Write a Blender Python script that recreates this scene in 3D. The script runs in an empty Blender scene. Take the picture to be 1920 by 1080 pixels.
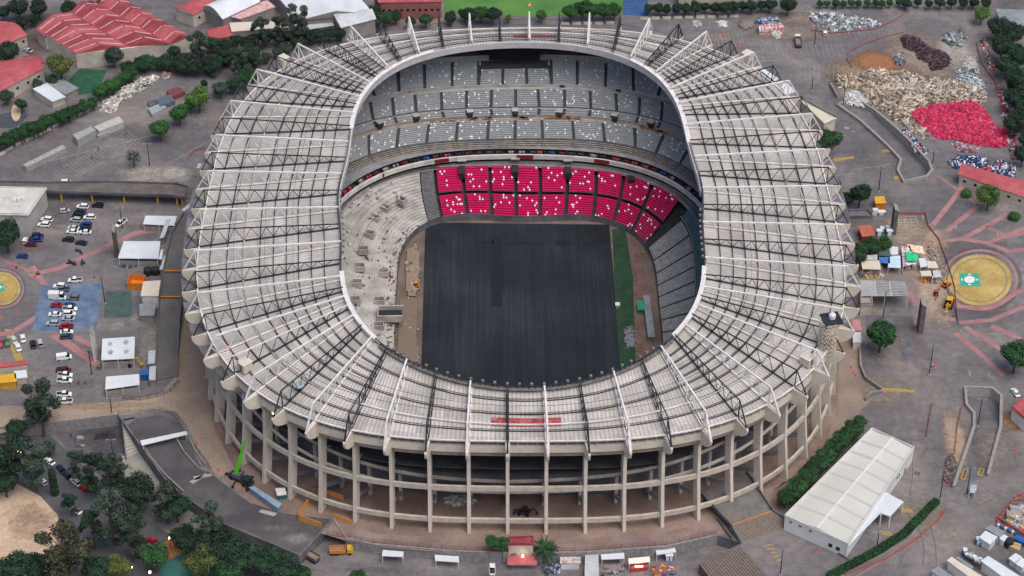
import bpy, bmesh, math, random
import numpy as np
from mathutils import Vector, Matrix
from mathutils.geometry import delaunay_2d_cdt
random.seed(7)
R=math.radians
scene=bpy.context.scene
col=scene.collection
# ---------------------------------------------------------------- camera
F=4422.56; TH=R(38.5137); YAW=R(.87932); DIST=F/5.3
fw=Vector((math.sin(YAW)*math.cos(TH),math.cos(YAW)*math.cos(TH),-math.sin(TH)))
rt=Vector((math.cos(YAW),-math.sin(YAW),0)); up=rt.cross(fw)
CAM=-DIST*fw
cd=bpy.data.cameras.new('camera'); cam=bpy.data.objects.new('camera',cd); col.objects.link(cam)
cam.matrix_world=Matrix((( rt.x,up.x,-fw.x,CAM.x),(rt.y,up.y,-fw.y,CAM.y),(rt.z,up.z,-fw.z,CAM.z),(0,0,0,1)))
cd.sensor_width=36; cd.lens=F/1920*36; cd.clip_start=5; cd.clip_end=20000
scene.camera=cam
def P(x,y,z=0.0):
    d=fw+rt*((x-960)/F)+up*((540-y)/F)
    t=(z-CAM.z)/d.z
    return CAM+d*t
def S(y=540): return 5.3   # px per metre near the middle
# ---------------------------------------------------------------- materials
def C(h):
    h=h.lstrip('#'); o=[]
    for i in (0,2,4):
        c=int(h[i:i+2],16)/255; o.append(c/12.92 if c<=.04045 else ((c+.055)/1.055)**2.4)
    return (*o,1)
MATS={}
def mat(name,c,c2=None,scale=.4,rough=.8,metal=0,bump=0,detail=6,emit=0,rnd=0,coord='Object',amount=None,fine=0,spec=None):
    if name in MATS: return MATS[name]
    m=bpy.data.materials.new(name); m.use_nodes=True; MATS[name]=m
    nt=m.node_tree; b=nt.nodes['Principled BSDF']; L=nt.links.new
    c=C(c) if isinstance(c,str) else c
    b.inputs['Base Color'].default_value=c; b.inputs['Roughness'].default_value=rough; b.inputs['Metallic'].default_value=metal
    if spec is not None: b.inputs['Specular IOR Level'].default_value=spec
    if emit:
        b.inputs['Emission Color'].default_value=c; b.inputs['Emission Strength'].default_value=emit
    if c2:
        c2=C(c2) if isinstance(c2,str) else c2
        tc=nt.nodes.new('ShaderNodeTexCoord'); n=nt.nodes.new('ShaderNodeTexNoise')
        n.inputs['Scale'].default_value=scale; n.inputs['Detail'].default_value=detail; n.inputs['Roughness'].default_value=.62
        L(tc.outputs[coord],n.inputs['Vector'])
        r=nt.nodes.new('ShaderNodeValToRGB'); r.color_ramp.elements[0].position=.38; r.color_ramp.elements[1].position=.64
        r.color_ramp.elements[0].color=c; r.color_ramp.elements[1].color=c2
        L(n.outputs['Fac'],r.inputs['Fac']); out=r.outputs['Color']
        if fine:
            n2=nt.nodes.new('ShaderNodeTexNoise'); n2.inputs['Scale'].default_value=fine; n2.inputs['Detail'].default_value=3
            L(tc.outputs[coord],n2.inputs['Vector'])
            mx=nt.nodes.new('ShaderNodeMix'); mx.data_type='RGBA'; mx.blend_type='OVERLAY'; mx.inputs[0].default_value=.32
            L(out,mx.inputs[6]); L(n2.outputs['Fac'],mx.inputs[7]); out=mx.outputs[2]
        if rnd:
            oi=nt.nodes.new('ShaderNodeObjectInfo'); hs=nt.nodes.new('ShaderNodeHueSaturation')
            mr=nt.nodes.new('ShaderNodeMapRange'); mr.inputs[3].default_value=1-rnd; mr.inputs[4].default_value=1+rnd
            L(oi.outputs['Random'],mr.inputs[0]); L(mr.outputs[0],hs.inputs['Value']); L(out,hs.inputs['Color']); out=hs.outputs['Color']
        L(out,b.inputs['Base Color'])
        if bump:
            bp=nt.nodes.new('ShaderNodeBump'); bp.inputs['Strength'].default_value=bump; bp.inputs['Distance'].default_value=.3
            L(n.outputs['Fac'],bp.inputs['Height']); L(bp.outputs[0],b.inputs['Normal'])
    return m
# ---------------------------------------------------------------- mesh builder
class MB:
    def __init__(s): s.v=[];s.f=[];s.m=[];s.uv={}
    def face(s,pts,mi=0,uv=None):
        n=len(s.v); s.v+= [tuple(p) for p in pts]; s.f.append(tuple(range(n,n+len(pts)))); s.m.append(mi)
        if uv: s.uv[len(s.f)-1]=uv
    def hexa(s,q,mi=0):   # q: 8 points bottom 4 then top 4 (ccw seen from above)
        n=len(s.v); s.v+=[tuple(p) for p in q]
        for f in ((3,2,1,0),(4,5,6,7),(0,1,5,4),(1,2,6,5),(2,3,7,6),(3,0,4,7)):
            s.f.append(tuple(n+i for i in f)); s.m.append(mi)
    def box(s,c,d,rz=0,mi=0,base=False):
        c=Vector(c); x,y,z=d[0]/2,d[1]/2,d[2]/2
        if base: c=c+Vector((0,0,z))
        a=Vector((math.cos(rz),math.sin(rz),0)); b=Vector((-math.sin(rz),math.cos(rz),0)); u=Vector((0,0,1))
        s.hexa([c+a*i*x+b*j*y+u*k*z for k in (-1,1) for i,j in ((-1,-1),(1,-1),(1,1),(-1,1))],mi)
    def beam(s,p,q,w,h=None,mi=0,n=4):
        p=Vector(p);q=Vector(q);h=h or w; d=(q-p)
        if d.length<1e-4: return
        d.normalize(); u=Vector((0,0,1))
        if abs(d.z)>.97: u=Vector((0,1,0))
        a=d.cross(u).normalized(); b=a.cross(d).normalized()
        if n==4:
            o=[(-1,-1),(1,-1),(1,1),(-1,1)]
        else: o=[(math.cos(2*math.pi*i/n),math.sin(2*math.pi*i/n)) for i in range(n)]
        k=len(s.v)
        for e in (p,q): s.v+=[tuple(e+a*(i*w/2)+b*(j*h/2)) for i,j in o]
        N=len(o)
        for i in range(N): s.f.append((k+i,k+(i+1)%N,k+N+(i+1)%N,k+N+i)); s.m.append(mi)
        s.f.append(tuple(k+N-1-i for i in range(N))); s.m.append(mi)
        s.f.append(tuple(k+N+i for i in range(N))); s.m.append(mi)
    def prism(s,poly,z0,z1,mi=0,mtop=None):   # poly ccw list of xy
        poly=[Vector((p[0],p[1])) for p in poly]
        A=sum(poly[i].x*poly[(i+1)%len(poly)].y-poly[(i+1)%len(poly)].x*poly[i].y for i in range(len(poly)))
        if A<0: poly=poly[::-1]
        n=len(poly); k=len(s.v)
        z0=z0 if callable(z0) else (lambda p,c=z0:c); z1=z1 if callable(z1) else (lambda p,c=z1:c)
        s.v+=[(p.x,p.y,z0(p)) for p in poly]+[(p.x,p.y,z1(p)) for p in poly]
        for i in range(n): s.f.append((k+i,k+(i+1)%n,k+n+(i+1)%n,k+n+i)); s.m.append(mi)
        s.f.append(tuple(k+n-1-i for i in range(n))); s.m.append(mi)
        s.f.append(tuple(k+n+i for i in range(n))); s.m.append(mi if mtop is None else mtop)
    def wall(s,pts,t,h,mi=0,closed=False):    # pts: 3d polyline at foot
        pts=[Vector(p) for p in pts]
        n=len(pts); idx=range(n if closed else n-1)
        # mitred offsets
        off=[]
        for i in range(n):
            d=Vector((0,0,0))
            if i>0 or closed: d+=(pts[i]-pts[i-1]).normalized()
            if i<n-1 or closed: d+=(pts[(i+1)%n]-pts[i]).normalized()
            d.z=0; d.normalize(); off.append(Vector((-d.y,d.x,0))*t/2)
        for i in idx:
            j=(i+1)%n; a,b=pts[i],pts[j]
            h0=h(i) if callable(h) else h; h1=h(j) if callable(h) else h
            u0=Vector((0,0,h0));u1=Vector((0,0,h1))
            s.hexa([a-off[i],b-off[j],b+off[j],a+off[i],a-off[i]+u0,b-off[j]+u1,b+off[j]+u1,a+off[i]+u0],mi)
    def tube(s,p,q,r,r2=None,n=8,mi=0,cap=True):
        p=Vector(p);q=Vector(q); r2=r if r2 is None else r2
        d=(q-p).normalized(); u=Vector((0,0,1)) if abs(d.z)<.9 else Vector((1,0,0))
        a=d.cross(u).normalized(); b=a.cross(d)
        k=len(s.v)
        for e,rr in ((p,r),(q,r2)): s.v+=[tuple(e+(a*math.cos(2*math.pi*i/n)-b*math.sin(2*math.pi*i/n))*rr) for i in range(n)]
        for i in range(n): s.f.append((k+i,k+n+i,k+n+(i+1)%n,k+(i+1)%n)); s.m.append(mi)
        if cap:
            s.f.append(tuple(k+i for i in range(n))); s.m.append(mi)
            s.f.append(tuple(k+n+n-1-i for i in range(n))); s.m.append(mi)
    def build(s,name,mats,parent=None,origin=None,smooth=False):
        if not isinstance(mats,(list,tuple)): mats=[mats]
        o0=Vector(origin) if origin is not None else (Vector(parent.location) if parent else Vector((0,0,0)))
        me=bpy.data.meshes.new(name); me.from_pydata([tuple(Vector(v)-o0) for v in s.v],[],s.f)
        for m in mats: me.materials.append(m)
        me.polygons.foreach_set('material_index',s.m)
        if s.uv:
            uvl=me.uv_layers.new(name='uv')
            for fi,uv in s.uv.items():
                for li,c in zip(me.polygons[fi].loop_indices,uv): uvl.data[li].uv=c
        if smooth: me.polygons.foreach_set('use_smooth',[True]*len(me.polygons))
        bm=bmesh.new(); bm.from_mesh(me); bmesh.ops.remove_doubles(bm,verts=bm.verts,dist=1e-4) if smooth else None
        bm.to_mesh(me); bm.free()
        o=bpy.data.objects.new(name,me); col.objects.link(o)
        if parent: o.parent=parent
        elif origin is not None: o.location=o0
        return o
def tag(o,label=None,cat=None,group=None,kind=None):
    if label: o['label']=label
    if cat: o['category']=cat
    if group: o['group']=group
    if kind: o['kind']=kind
    return o
def thing(name,label,cat,loc=(0,0,0),rz=0,group=None):
    o=bpy.data.objects.new(name,None); col.objects.link(o); o.empty_display_size=.5
    o.location=loc; o.rotation_euler=(0,0,rz); tag(o,label,cat,group); return o
def copy_tree(o,parent=None,mats=None):
    c=o.copy(); col.objects.link(c); c.parent=parent
    for ch in list(o.children): copy_tree(ch,c)
    return c
def struct(o): o['kind']='structure'; return o
ORD=['first','second','third','fourth','fifth','sixth','seventh','eighth','ninth','tenth','eleventh','twelfth','thirteenth','fourteenth','fifteenth','sixteenth','seventeenth','eighteenth','nineteenth','twentieth','twenty-first','twenty-second','twenty-third','twenty-fourth','twenty-fifth','twenty-sixth','twenty-seventh','twenty-eighth','twenty-ninth','thirtieth']
def heading(p,q): d=Vector(q)-Vector(p); return math.atan2(d.y,d.x)

# ---------------------------------------------------------------- light
w=bpy.data.worlds.new('World'); scene.world=w; w.use_nodes=True
nt=w.node_tree; bg=nt.nodes['Background']; sky=nt.nodes.new('ShaderNodeTexSky')
sky.sky_type='NISHITA'; sky.sun_disc=False; sky.sun_elevation=R(66); sky.sun_rotation=R(140); sky.dust_density=4; sky.air_density=1.0; sky.ozone_density=1.0
nt.links.new(sky.outputs[0],bg.inputs[0]); bg.inputs[1].default_value=.1
sl=bpy.data.lights.new('sun','SUN'); sl.energy=1.5; sl.angle=R(50); sl.color=(1,.95,.90)
so=bpy.data.objects.new('sun',sl); col.objects.link(so)
az=R(140); el=R(66)
sd=Vector((math.sin(az)*math.cos(el),math.cos(az)*math.cos(el),math.sin(el)))
so.rotation_euler=sd.to_track_quat('Z','Y').to_euler()
vs=scene.view_settings; vs.view_transform='Standard'; vs.look='None'; vs.exposure=EXPO if 'EXPO' in globals() else 0.42; vs.gamma=1
# ---------------------------------------------------------------- shared materials
asph=mat('asphalt','#4e4b4d','#716b69',.06,.9,fine=.9)
conc=mat('concrete','#8d8780','#aaa298',.12,.85,fine=1.2)
concd=mat('dark_concrete','#55555a','#727278',.2,.85,fine=2)
steel_w=mat('white_steel','#e8e4e0','#cfcac6',.5,.5)
steel_d=mat('dark_steel','#1e242c','#2b313a',.6,.5)
fin_m=mat('painted_concrete','#d6cdbf','#cabfb0',.3,.8)
beam_m=mat('beam_concrete','#c9c0b3','#b4a99b',.5,.85)
white_m=mat('white_paint','#e3e3e0','#cfcfcc',.3,.55)
black_m=mat('black_rubber','#141414',None)
glass_m=mat('dark_glass','#12181e',None,rough=.12)
red_m=mat('red_plastic','#b8464c','#a03a40',1)
orange_m=mat('orange_paint','#e08a2a','#c5701c',.8)
yellow_m=mat('yellow_paint','#d9a92c','#bd8f25',.8)
green_m=mat('green_paint','#2f9a78','#23806a',.8)
blue_m=mat('blue_paint','#2a63ad','#1f4f8f',.8)
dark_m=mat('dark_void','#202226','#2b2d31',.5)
LOW=-4.0
# ================================================================ STADIUM
CX,CY=2.7,-6.7
ZE,ZI=38.5,45.0
from math import cos,sin,pi
T=[('w', (993, 15), None, (993, 50), (993, 78)),
('d', (936, 21), None, (936, 52), (937, 78)),
('w', (877, 23), None, (881, 55), (886, 83)),
('d', (820, 27), None, (824, 60), (833, 94)),
('w', (764, 30), (761, 50), (770, 67), (783, 108)),
('d', (709, 38), (703, 57), (713, 69), (753, 118)),
('w', (656, 50), (646, 66), (657, 78), (727, 132)),
('d', (606, 65), (595, 82), (610, 93), (707, 145)),
('w', (560, 82), (545, 103), (560, 111), (692, 160)),
('d', (516, 105), (500, 127), (519, 136), (680, 174)),
('w', (483, 132), (463, 154), (485, 160), (674, 187)),
('d', (458, 162), (442, 183), (459, 189), (668, 201)),
('w', (436, 191), (414, 219), (437, 219), (667, 216)),
('d', (423, 225), (405, 249), (423, 252), (661, 242)),
('w', (411, 256), (386, 283), (413, 284), (652, 271)),
('d', (398, 289), (374, 319), (400, 316), (646, 300)),
('w', (389, 324), (363, 354), (391, 351), (640, 332)),
('d', (382, 360), (357, 390), (384, 387), (637, 364)),
('w', (376, 395), (351, 427), (378, 424), (635, 395)),
('d', (372, 434), (347, 466), (374, 463), (636, 428)),
('w', (371, 471), (346, 504), (372, 500), (638, 461)),
('d', (371, 512), (345, 545), (374, 542), (641, 494)),
('w', (374, 550), (348, 586), (376, 580), (642, 529)),
('d', (383, 592), (358, 630), (386, 622), (644, 546)),
('w', (405, 632), (379, 671), (408, 662), (647, 562)),
('d', (436, 669), (412, 713), (440, 700), (653, 578)),
('w', (478, 702), (457, 752), (480, 736), (664, 597)),
('d', (527, 735), (512, 782), (530, 763), (678, 615)),
('w', (589, 757), (574, 813), (592, 786), (700, 635)),
('d', (655, 774), (645, 830), (655, 807), (724, 659)),
('w', (725, 784), (720, 844), (728, 817), (758, 679)),
('d', (800, 790), (797, 853), (800, 823), (818, 702)),
('w', (877, 794), (875, 858), (878, 827), (883, 722)),
('d', (951, 797), (951, 858), (951, 830), (951, 733)),
('w', (1025, 795), (1028, 858), (1026, 828), (1021, 727)),
('d', (1102, 793), (1104, 857), (1102, 827), (1088, 724)),
('w', (1178, 789), (1180, 852), (1177, 822), (1149, 703)),
('d', (1252, 784), (1257, 844), (1250, 815), (1208, 679)),
('w', (1323, 770), (1333, 831), (1321, 801), (1238, 654)),
('d', (1387, 752), (1401, 805), (1384, 784), (1265, 633)),
('w', (1444, 726), (1462, 777), (1441, 757), (1283, 612)),
('d', (1494, 698), (1512, 743), (1490, 726), (1297, 597)),
('w', (1533, 659), (1556, 703), (1528, 689), (1309, 577)),
('d', (1562, 621), (1585, 663), (1557, 651), (1313, 562)),
('w', (1580, 583), (1604, 620), (1575, 611), (1317, 545)),
('d', (1586, 542), (1611, 575), (1583, 573), (1320, 526)),
('w', (1585, 501), (1611, 534), (1581, 530), (1319, 490)),
('d', (1585, 463), (1608, 494), (1577, 491), (1320, 455)),
('w', (1578, 424), (1603, 456), (1575, 452), (1319, 425)),
('d', (1574, 388), (1598, 419), (1568, 417), (1318, 390)),
('w', (1565, 352), (1590, 382), (1563, 378), (1314, 359)),
('d', (1557, 317), (1580, 347), (1552, 344), (1310, 328)),
('w', (1544, 282), (1567, 311), (1540, 311), (1303, 299)),
('d', (1532, 250), (1553, 278), (1527, 276), (1296, 268)),
('w', (1517, 216), (1538, 243), (1513, 245), (1283, 238)),
('d', (1501, 185), (1521, 213), (1498, 212), (1276, 213)),
('w', (1479, 155), (1500, 180), (1478, 181), (1272, 199)),
('d', (1450, 128), (1469, 150), (1448, 153), (1268, 185)),
('w', (1415, 100), (1430, 123), (1412, 126), (1260, 171)),
('d', (1371, 79), (1384, 98), (1369, 106), (1247, 155)),
('w', (1325, 61), (1335, 79), (1323, 90), (1231, 141)),
('d', (1274, 47), (1282, 64), (1269, 76), (1209, 126)),
('w', (1220, 35), (1225, 51), (1216, 66), (1182, 114)),
('d', (1165, 30), (1168, 45), (1161, 59), (1153, 101)),
('w', (1107, 23), None, (1105, 55), (1101, 90)),
('d', (1050, 22), None, (1048, 53), (1047, 81))]
N=len(T)
def polar(p): return math.atan2(p.y-CY,p.x-CX),math.hypot(p.x-CX,p.y-CY)
def fitring(pts,K,lam=0,odd=True,mirror=False):
    A=[];b=[]
    for p in pts:
        ph,r=polar(p)
        for s in ((1,-1) if mirror else (1,)):
            A.append([1]+[cos(k*ph) for k in range(1,K+1)]+([sin(k*ph*s) for k in range(1,K+1)] if odd else [])); b.append(r)
    A=np.array(A);b=np.array(b)
    n=A.shape[1]; reg=lam*np.diag([0]+[1]*(n-1)) if not odd else lam*np.eye(n)
    q=np.linalg.solve(A.T@A+reg,A.T@b)
    def r(ph): 
        v=[1]+[cos(k*ph) for k in range(1,K+1)]+([sin(k*ph) for k in range(1,K+1)] if odd else [])
        return float(np.dot(v,q))
    return r
Epx=[P(*t[3],ZE) for t in T]; Ipx=[P(*t[4],ZI) for t in T]
rE=fitring(Epx,7,.01); rI=fitring(Ipx,8,.01)
def unwrap(a):
    a=list(a)
    for i in range(1,len(a)):
        while a[i]-a[i-1]>pi: a[i]-=2*pi
        while a[i]-a[i-1]<-pi: a[i]+=2*pi
    return a
phE=unwrap([polar(p)[0] for p in Epx]); phI=unwrap([polar(p)[0] for p in Ipx])
def smooth(a):
    n=len(a); tot=2*pi*(1 if a[-1]>a[0] else -1); g=lambda i:a[i%n]+tot*(i//n)
    return [.25*g(i-1)+.5*g(i)+.25*g(i+1) for i in range(n)]
phE=smooth(phE); phI=smooth(phI)
TOT=2*pi*(1 if phE[-1]>phE[0] else -1)
def ang(a,t):
    i=math.floor(t); f=t-i; g=lambda j:a[j%N]+TOT*(j//N)
    return g(i)*(1-f)+g(i+1)*f
def pol(ph,r,z=0): return Vector((CX+r*cos(ph),CY+r*sin(ph),z))
def Ept(t,z=ZE,s=0):
    a=ang(phE,t); e=pol(a,rE(a),z)
    if s:
        i=pol(ang(phI,t),rI(ang(phI,t)),z); e=e+(e-i).normalized()*s
    return e
def Ipt(t,z=ZI): a=ang(phI,t); return pol(a,rI(a),z)
def roofpt(t,v,dz=0): 
    e=Ept(t);i=Ipt(t); p=e.lerp(i,v); p.z+=dz; return p
stad=thing('stadium','huge oval concrete stadium with a pale ring roof under white and black radial trusses','stadium',(CX,CY,0))
# roof sheets with ribs
rm=bpy.data.materials.new('roof_sheet'); rm.use_nodes=True; nt=rm.node_tree; b=nt.nodes['Principled BSDF']; L=nt.links.new
uvn=nt.nodes.new('ShaderNodeUVMap'); uvn.uv_map='uv'; sx=nt.nodes.new('ShaderNodeSeparateXYZ'); L(uvn.outputs[0],sx.inputs[0])
wv=nt.nodes.new('ShaderNodeMath'); wv.operation='MULTIPLY'; wv.inputs[1].default_value=2*pi*9; L(sx.outputs[0],wv.inputs[0])
sn=nt.nodes.new('ShaderNodeMath'); sn.operation='SINE'; L(wv.outputs[0],sn.inputs[0])
rmp=nt.nodes.new('ShaderNodeMapRange'); rmp.inputs[1].default_value=.35; rmp.inputs[2].default_value=1; rmp.inputs[3].default_value=0; rmp.inputs[4].default_value=1; L(sn.outputs[0],rmp.inputs[0])
tc=nt.nodes.new('ShaderNodeTexCoord'); n1=nt.nodes.new('ShaderNodeTexNoise'); n1.inputs['Scale'].default_value=.06; n1.inputs['Detail'].default_value=8; n1.inputs['Roughness'].default_value=.7
L(tc.outputs['Object'],n1.inputs[0])
mp=nt.nodes.new('ShaderNodeMapping'); mp.inputs['Scale'].default_value=(5,9,1); L(uvn.outputs[0],mp.inputs[0])
n2=nt.nodes.new('ShaderNodeTexNoise'); n2.inputs['Scale'].default_value=2.2; n2.inputs['Detail'].default_value=5; L(mp.outputs[0],n2.inputs[0])
# sheet-to-sheet tone (each bay of sheeting laid at another time)
fl=nt.nodes.new('ShaderNodeVectorMath'); fl.operation='FLOOR'; mp2=nt.nodes.new('ShaderNodeMapping'); mp2.inputs['Scale'].default_value=(1.5,10,1); L(uvn.outputs[0],mp2.inputs[0]); L(mp2.outputs[0],fl.inputs[0])
wn=nt.nodes.new('ShaderNodeTexWhiteNoise'); L(fl.outputs[0],wn.inputs[0])
cr=nt.nodes.new('ShaderNodeValToRGB'); cr.color_ramp.elements[0].position=.3; cr.color_ramp.elements[0].color=C('#aca6a0'); cr.color_ramp.elements[1].position=.62; cr.color_ramp.elements[1].color=C('#d2ccc6'); L(n1.outputs['Fac'],cr.inputs[0])
m1=nt.nodes.new('ShaderNodeMix'); m1.data_type='RGBA'; m1.blend_type='MULTIPLY'; m1.inputs[0].default_value=.4; L(cr.outputs[0],m1.inputs[6])
mr2=nt.nodes.new('ShaderNodeMapRange'); mr2.inputs[1].default_value=.3; mr2.inputs[2].default_value=.6; mr2.inputs[3].default_value=.5; mr2.inputs[4].default_value=1; L(n2.outputs['Fac'],mr2.inputs[0]); L(mr2.outputs[0],m1.inputs[7])
m2=nt.nodes.new('ShaderNodeMix'); m2.data_type='RGBA'; L(rmp.outputs[0],m2.inputs[0]); L(m1.outputs[2],m2.inputs[6]); m2.inputs[7].default_value=C('#a19b96')
m3=nt.nodes.new('ShaderNodeMix'); m3.data_type='RGBA'; m3.blend_type='MULTIPLY'; m3.inputs[0].default_value=1; L(m2.outputs[2],m3.inputs[6])
mr3=nt.nodes.new('ShaderNodeMapRange'); mr3.inputs[3].default_value=.78; mr3.inputs[4].default_value=1.04; L(wn.outputs[0],mr3.inputs[0]); L(mr3.outputs[0],m3.inputs[7])
L(m3.outputs[2],b.inputs['Base Color']); b.inputs['Roughness'].default_value=.6
bp=nt.nodes.new('ShaderNodeBump'); bp.inputs['Strength'].default_value=.5; bp.inputs['Distance'].default_value=.1; L(sn.outputs[0],bp.inputs['Height']); L(bp.outputs[0],b.inputs['Normal'])
VF=[0.0,.085,.205,.32,.435,.53,.62,.705,.795,.885,1.0]
mb=MB(); SUB=2
for k in range(N*SUB):
    t0,t1=k/SUB,(k+1)/SUB
    for j in range(len(VF)-1):
        a,bb=VF[j],VF[j+1]
        q=[roofpt(t0,a,-.45),roofpt(t1,a,-.45),roofpt(t1,bb,-.45),roofpt(t0,bb,-.45)]
        if TOT<0: q=q[::-1]; uv=[(t0,bb),(t1,bb),(t1,a),(t0,a)]
        else: uv=[(t0,a),(t1,a),(t1,bb),(t0,bb)]
        mb.face(q,0,uv)
        mb.face([p-Vector((0,0,.12)) for p in q[::-1]],0,uv[::-1])
mb.build('roof',rm,stad)
# painted red rectangle on sheets (front and far)
pm=mat('faded_red_paint','#8e2f36','#b0686a',.5,.8,fine=2)
def patch(ta,tb,va,vb,name):
    mb=MB(); n=8
    for i in range(n):
        t0=ta+(tb-ta)*i/n; t1=ta+(tb-ta)*(i+1)/n
        q=[roofpt(t0,va,-.40),roofpt(t1,va,-.40),roofpt(t1,vb,-.40),roofpt(t0,vb,-.40)]
        if TOT<0:q=q[::-1]
        mb.face(q)
    mb.build(name,pm,stad)
patch(32.57,34.4,.30,.47,'painted_panel'); patch(-.9,.55,.42,.62,'painted_panel')
# purlins
rlen=lambda t:(Ept(t)-Ipt(t)).length
for j,v in enumerate(VF):
    mb=MB(); white=(j in (0,3))
    for k in range(N):
        for s in range(2):
            a=roofpt(k+s/2,v); bb=roofpt(k+(s+1)/2,v)
            if white: mb.beam(a+Vector((0,0,.1)),bb+Vector((0,0,.1)),.42)
            if v<1 and j>0 and (rlen(k+.5)>33 or j in (2,5,8)):
                mb.beam(a+Vector((0,0,-.25)),bb+Vector((0,0,-.25)),.22,.2,1)
                mb.beam(a+Vector((0,0,.5)),bb+Vector((0,0,.5)),.13,.13,1)
                m=5
                for i in range(m):
                    p=a.lerp(bb,i/m);q=a.lerp(bb,(i+.5)/m);r_=a.lerp(bb,(i+1)/m)
                    mb.beam(p+Vector((0,0,-.2)),q+Vector((0,0,.5)),.06,.06,1); mb.beam(q+Vector((0,0,.5)),r_+Vector((0,0,-.2)),.06,.06,1)
    mb.build('gutter' if j==0 else 'purlin',[steel_w,steel_d],stad)
# thin cables between the top chords
for v in (.26,.475,.67):
    mb=MB()
    for k in range(N):
        mb.beam(Ept(k,ZE+7).lerp(Ipt(k,ZI+1.6),v),Ept(k+1,ZE+7).lerp(Ipt(k+1,ZI+1.6),v),.09)
    mb.build('cable',steel_d,stad)
# trusses, fins, columns
fin_prof=[(0,ZE-.35),(5.0,ZE-1.0),(5.25,ZE-1.5),(4.9,ZE-3.0),(4.1,ZE-4.3),(2.9,ZE-5.3),(1.4,ZE-6.0),(0,ZE-6.3)]
for k in range(N):
    colr=T[k][0]; e=Ept(k); i=Ipt(k); d=(e-i); d.z=0; d.normalize(); sd_=Vector((-d.y,d.x,0))
    mt=steel_w if colr=='w' else steel_d
    mb=MB(); W_=.8 if colr=='w' else .7; far=(k<4 or k>N-4)
    pk=e+Vector((0,0,7.0))+d*.3; tip=e+d*4.6+Vector((0,0,-.9)); it=i+Vector((0,0,1.6))
    cw=.5 if colr=='w' else .32
    topm=0
    if T[k][1]==(436,669) : topm=1
    mb.beam(pk,it,cw,cw,topm); 
    for s in (-1,1):
        o=sd_*s*W_*(.55 if rlen(k)<=33 else .2)
        mb.beam(e+o,i+o,cw*.6,cw*.7); mb.beam(pk,e+o+Vector((0,0,-.2)),cw*.75); mb.beam(pk,tip+o*.5,cw*.85)
    mb.beam(tip,e,cw*.7); mb.beam(pk.lerp(tip,.5),e,.22)
    # web nodes: bottoms at the purlins, tops between
    VK=VF if rlen(k)>33 else [0,.205,.37,.53,.66,.795,1.0]
    for j in range(1,len(VK)-1):
        bpt=e.lerp(i,VK[j]); va=VK[j-1]; vb=VK[j+1]
        ta=pk.lerp(it,(va+VK[j])/2 if j>1 else 0); tb=pk.lerp(it,(VK[j]+vb)/2)
        for s in ((-1,1) if rlen(k)<=33 else (0,)):
            o=sd_*s*W_*.5
            mb.beam(bpt+o,ta,.25 if colr=='w' else .17); mb.beam(bpt+o,tb,.25 if colr=='w' else .17)
    mb.build('white_truss' if colr=='w' else 'dark_truss',[mt,steel_w],stad)
    # fin head
    mb=MB(); n=len(fin_prof)
    def ring(s,wf):
        return [e+d*x+Vector((0,0,z-ZE))+sd_*s*(1.15-.12*x)*wf for x,z in fin_prof]
    A=ring(1,.66);B=ring(-1,.66)
    mb.face(A if False else A[::-1]); mb.face(B)
    for q in range(n): mb.face([A[q],A[(q+1)%n],B[(q+1)%n],B[q]])
    # back block carrying the fin
    mb.hexa([e+d*x+sd_*s*.75+Vector((0,0,z)) for z in (-6.3,-.4) for x,s in ((-2.6,-1),(-.01,-1),(-.01,1),(-2.6,1))])
    mb.build('fin',fin_m,stad)
    # column: outer face flares out to the fin, foot spread outward
    mb=MB(); oc=[(-.05,ZE-6.32),(-.7,ZE-6.6),(-1.5,ZE-7.6),(-2.0,ZE-9.4),(-1.2,16),(.7,0)]; inn=[(-5.4,ZE-6.32),(-5.4,ZE-6.6),(-5.4,ZE-7.6),(-5.2,ZE-9.4),(-4.2,16),(-2.4,0)]
    for q in range(len(oc)-1):
        pts=[]
        for (xo,zo),(xi,zi) in ((oc[q+1],inn[q+1]),(oc[q],inn[q])):
            for x,s in ((xi,-1),(xo,-1),(xo,1),(xi,1)): 
                p=e+d*x+sd_*s*.54; p.z=zo; pts.append(p)
        mb.hexa(pts)
    mb.build('column',fin_m,stad)
    # raking beam behind the column
    mb=MB(); a=e-d*2.6; a.z=9; c_=e-d*17; c_.z=.5; mb.beam(a,c_,.9,1.3); a.z=25;c_.z=15; mb.beam(a,c_,.8,1.2)
    mb.build('raking_beam',mat('bluish_concrete','#8f959c','#767d86',.2),stad)
def ringbeam(name,s,z0,z1,w_,m,ks=range(N),zf=None,sub=2):
    mb=MB()
    for k in ks:
        for q in range(sub):
            a,b_=k+q/sub,k+(q+1)/sub
            f0=zf(a) if zf else 0; f1=zf(b_) if zf else 0
            o0,o1=Ept(a,0,s),Ept(b_,0,s); i0,i1=Ept(a,0,s-w_),Ept(b_,0,s-w_)
            pts=[(i0,f0),(o0,f0),(o1,f1),(i1,f1)]
            if TOT<0: pts=[(o0,f0),(i0,f0),(i1,f1),(o1,f1)]
            mb.hexa([p+Vector((0,0,z+f)) for z in (z0,z1) for p,f in pts])
    return mb.build(name,m,stad)
ringbeam('fascia_beam',-.35,ZE-5.0,ZE-2.5,1.2,fin_m)
ringbeam('slot_shade',-2.4,ZE-2.5,ZE-.7,.2,dark_m)  # dark panel stands in for the shade in the slot under the gutter
ringbeam('soffit_beam',-1.5,ZE-7.4,ZE-5.0,1.2,mat('stained_beam','#a89c8d','#8a7d70',.9,.9,detail=8))
ringbeam('floor_slab',-1.6,ZE-2.9,ZE-2.2,7,concd)
ringbeam('ring_beam',-1.5,16.2,18.0,.8,beam_m)
ringbeam('ring_beam',-.5,3.5,5.2,.8,beam_m)
ringbeam('upper_rail_beam',-9,27.6,28.4,.6,beam_m)
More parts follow.
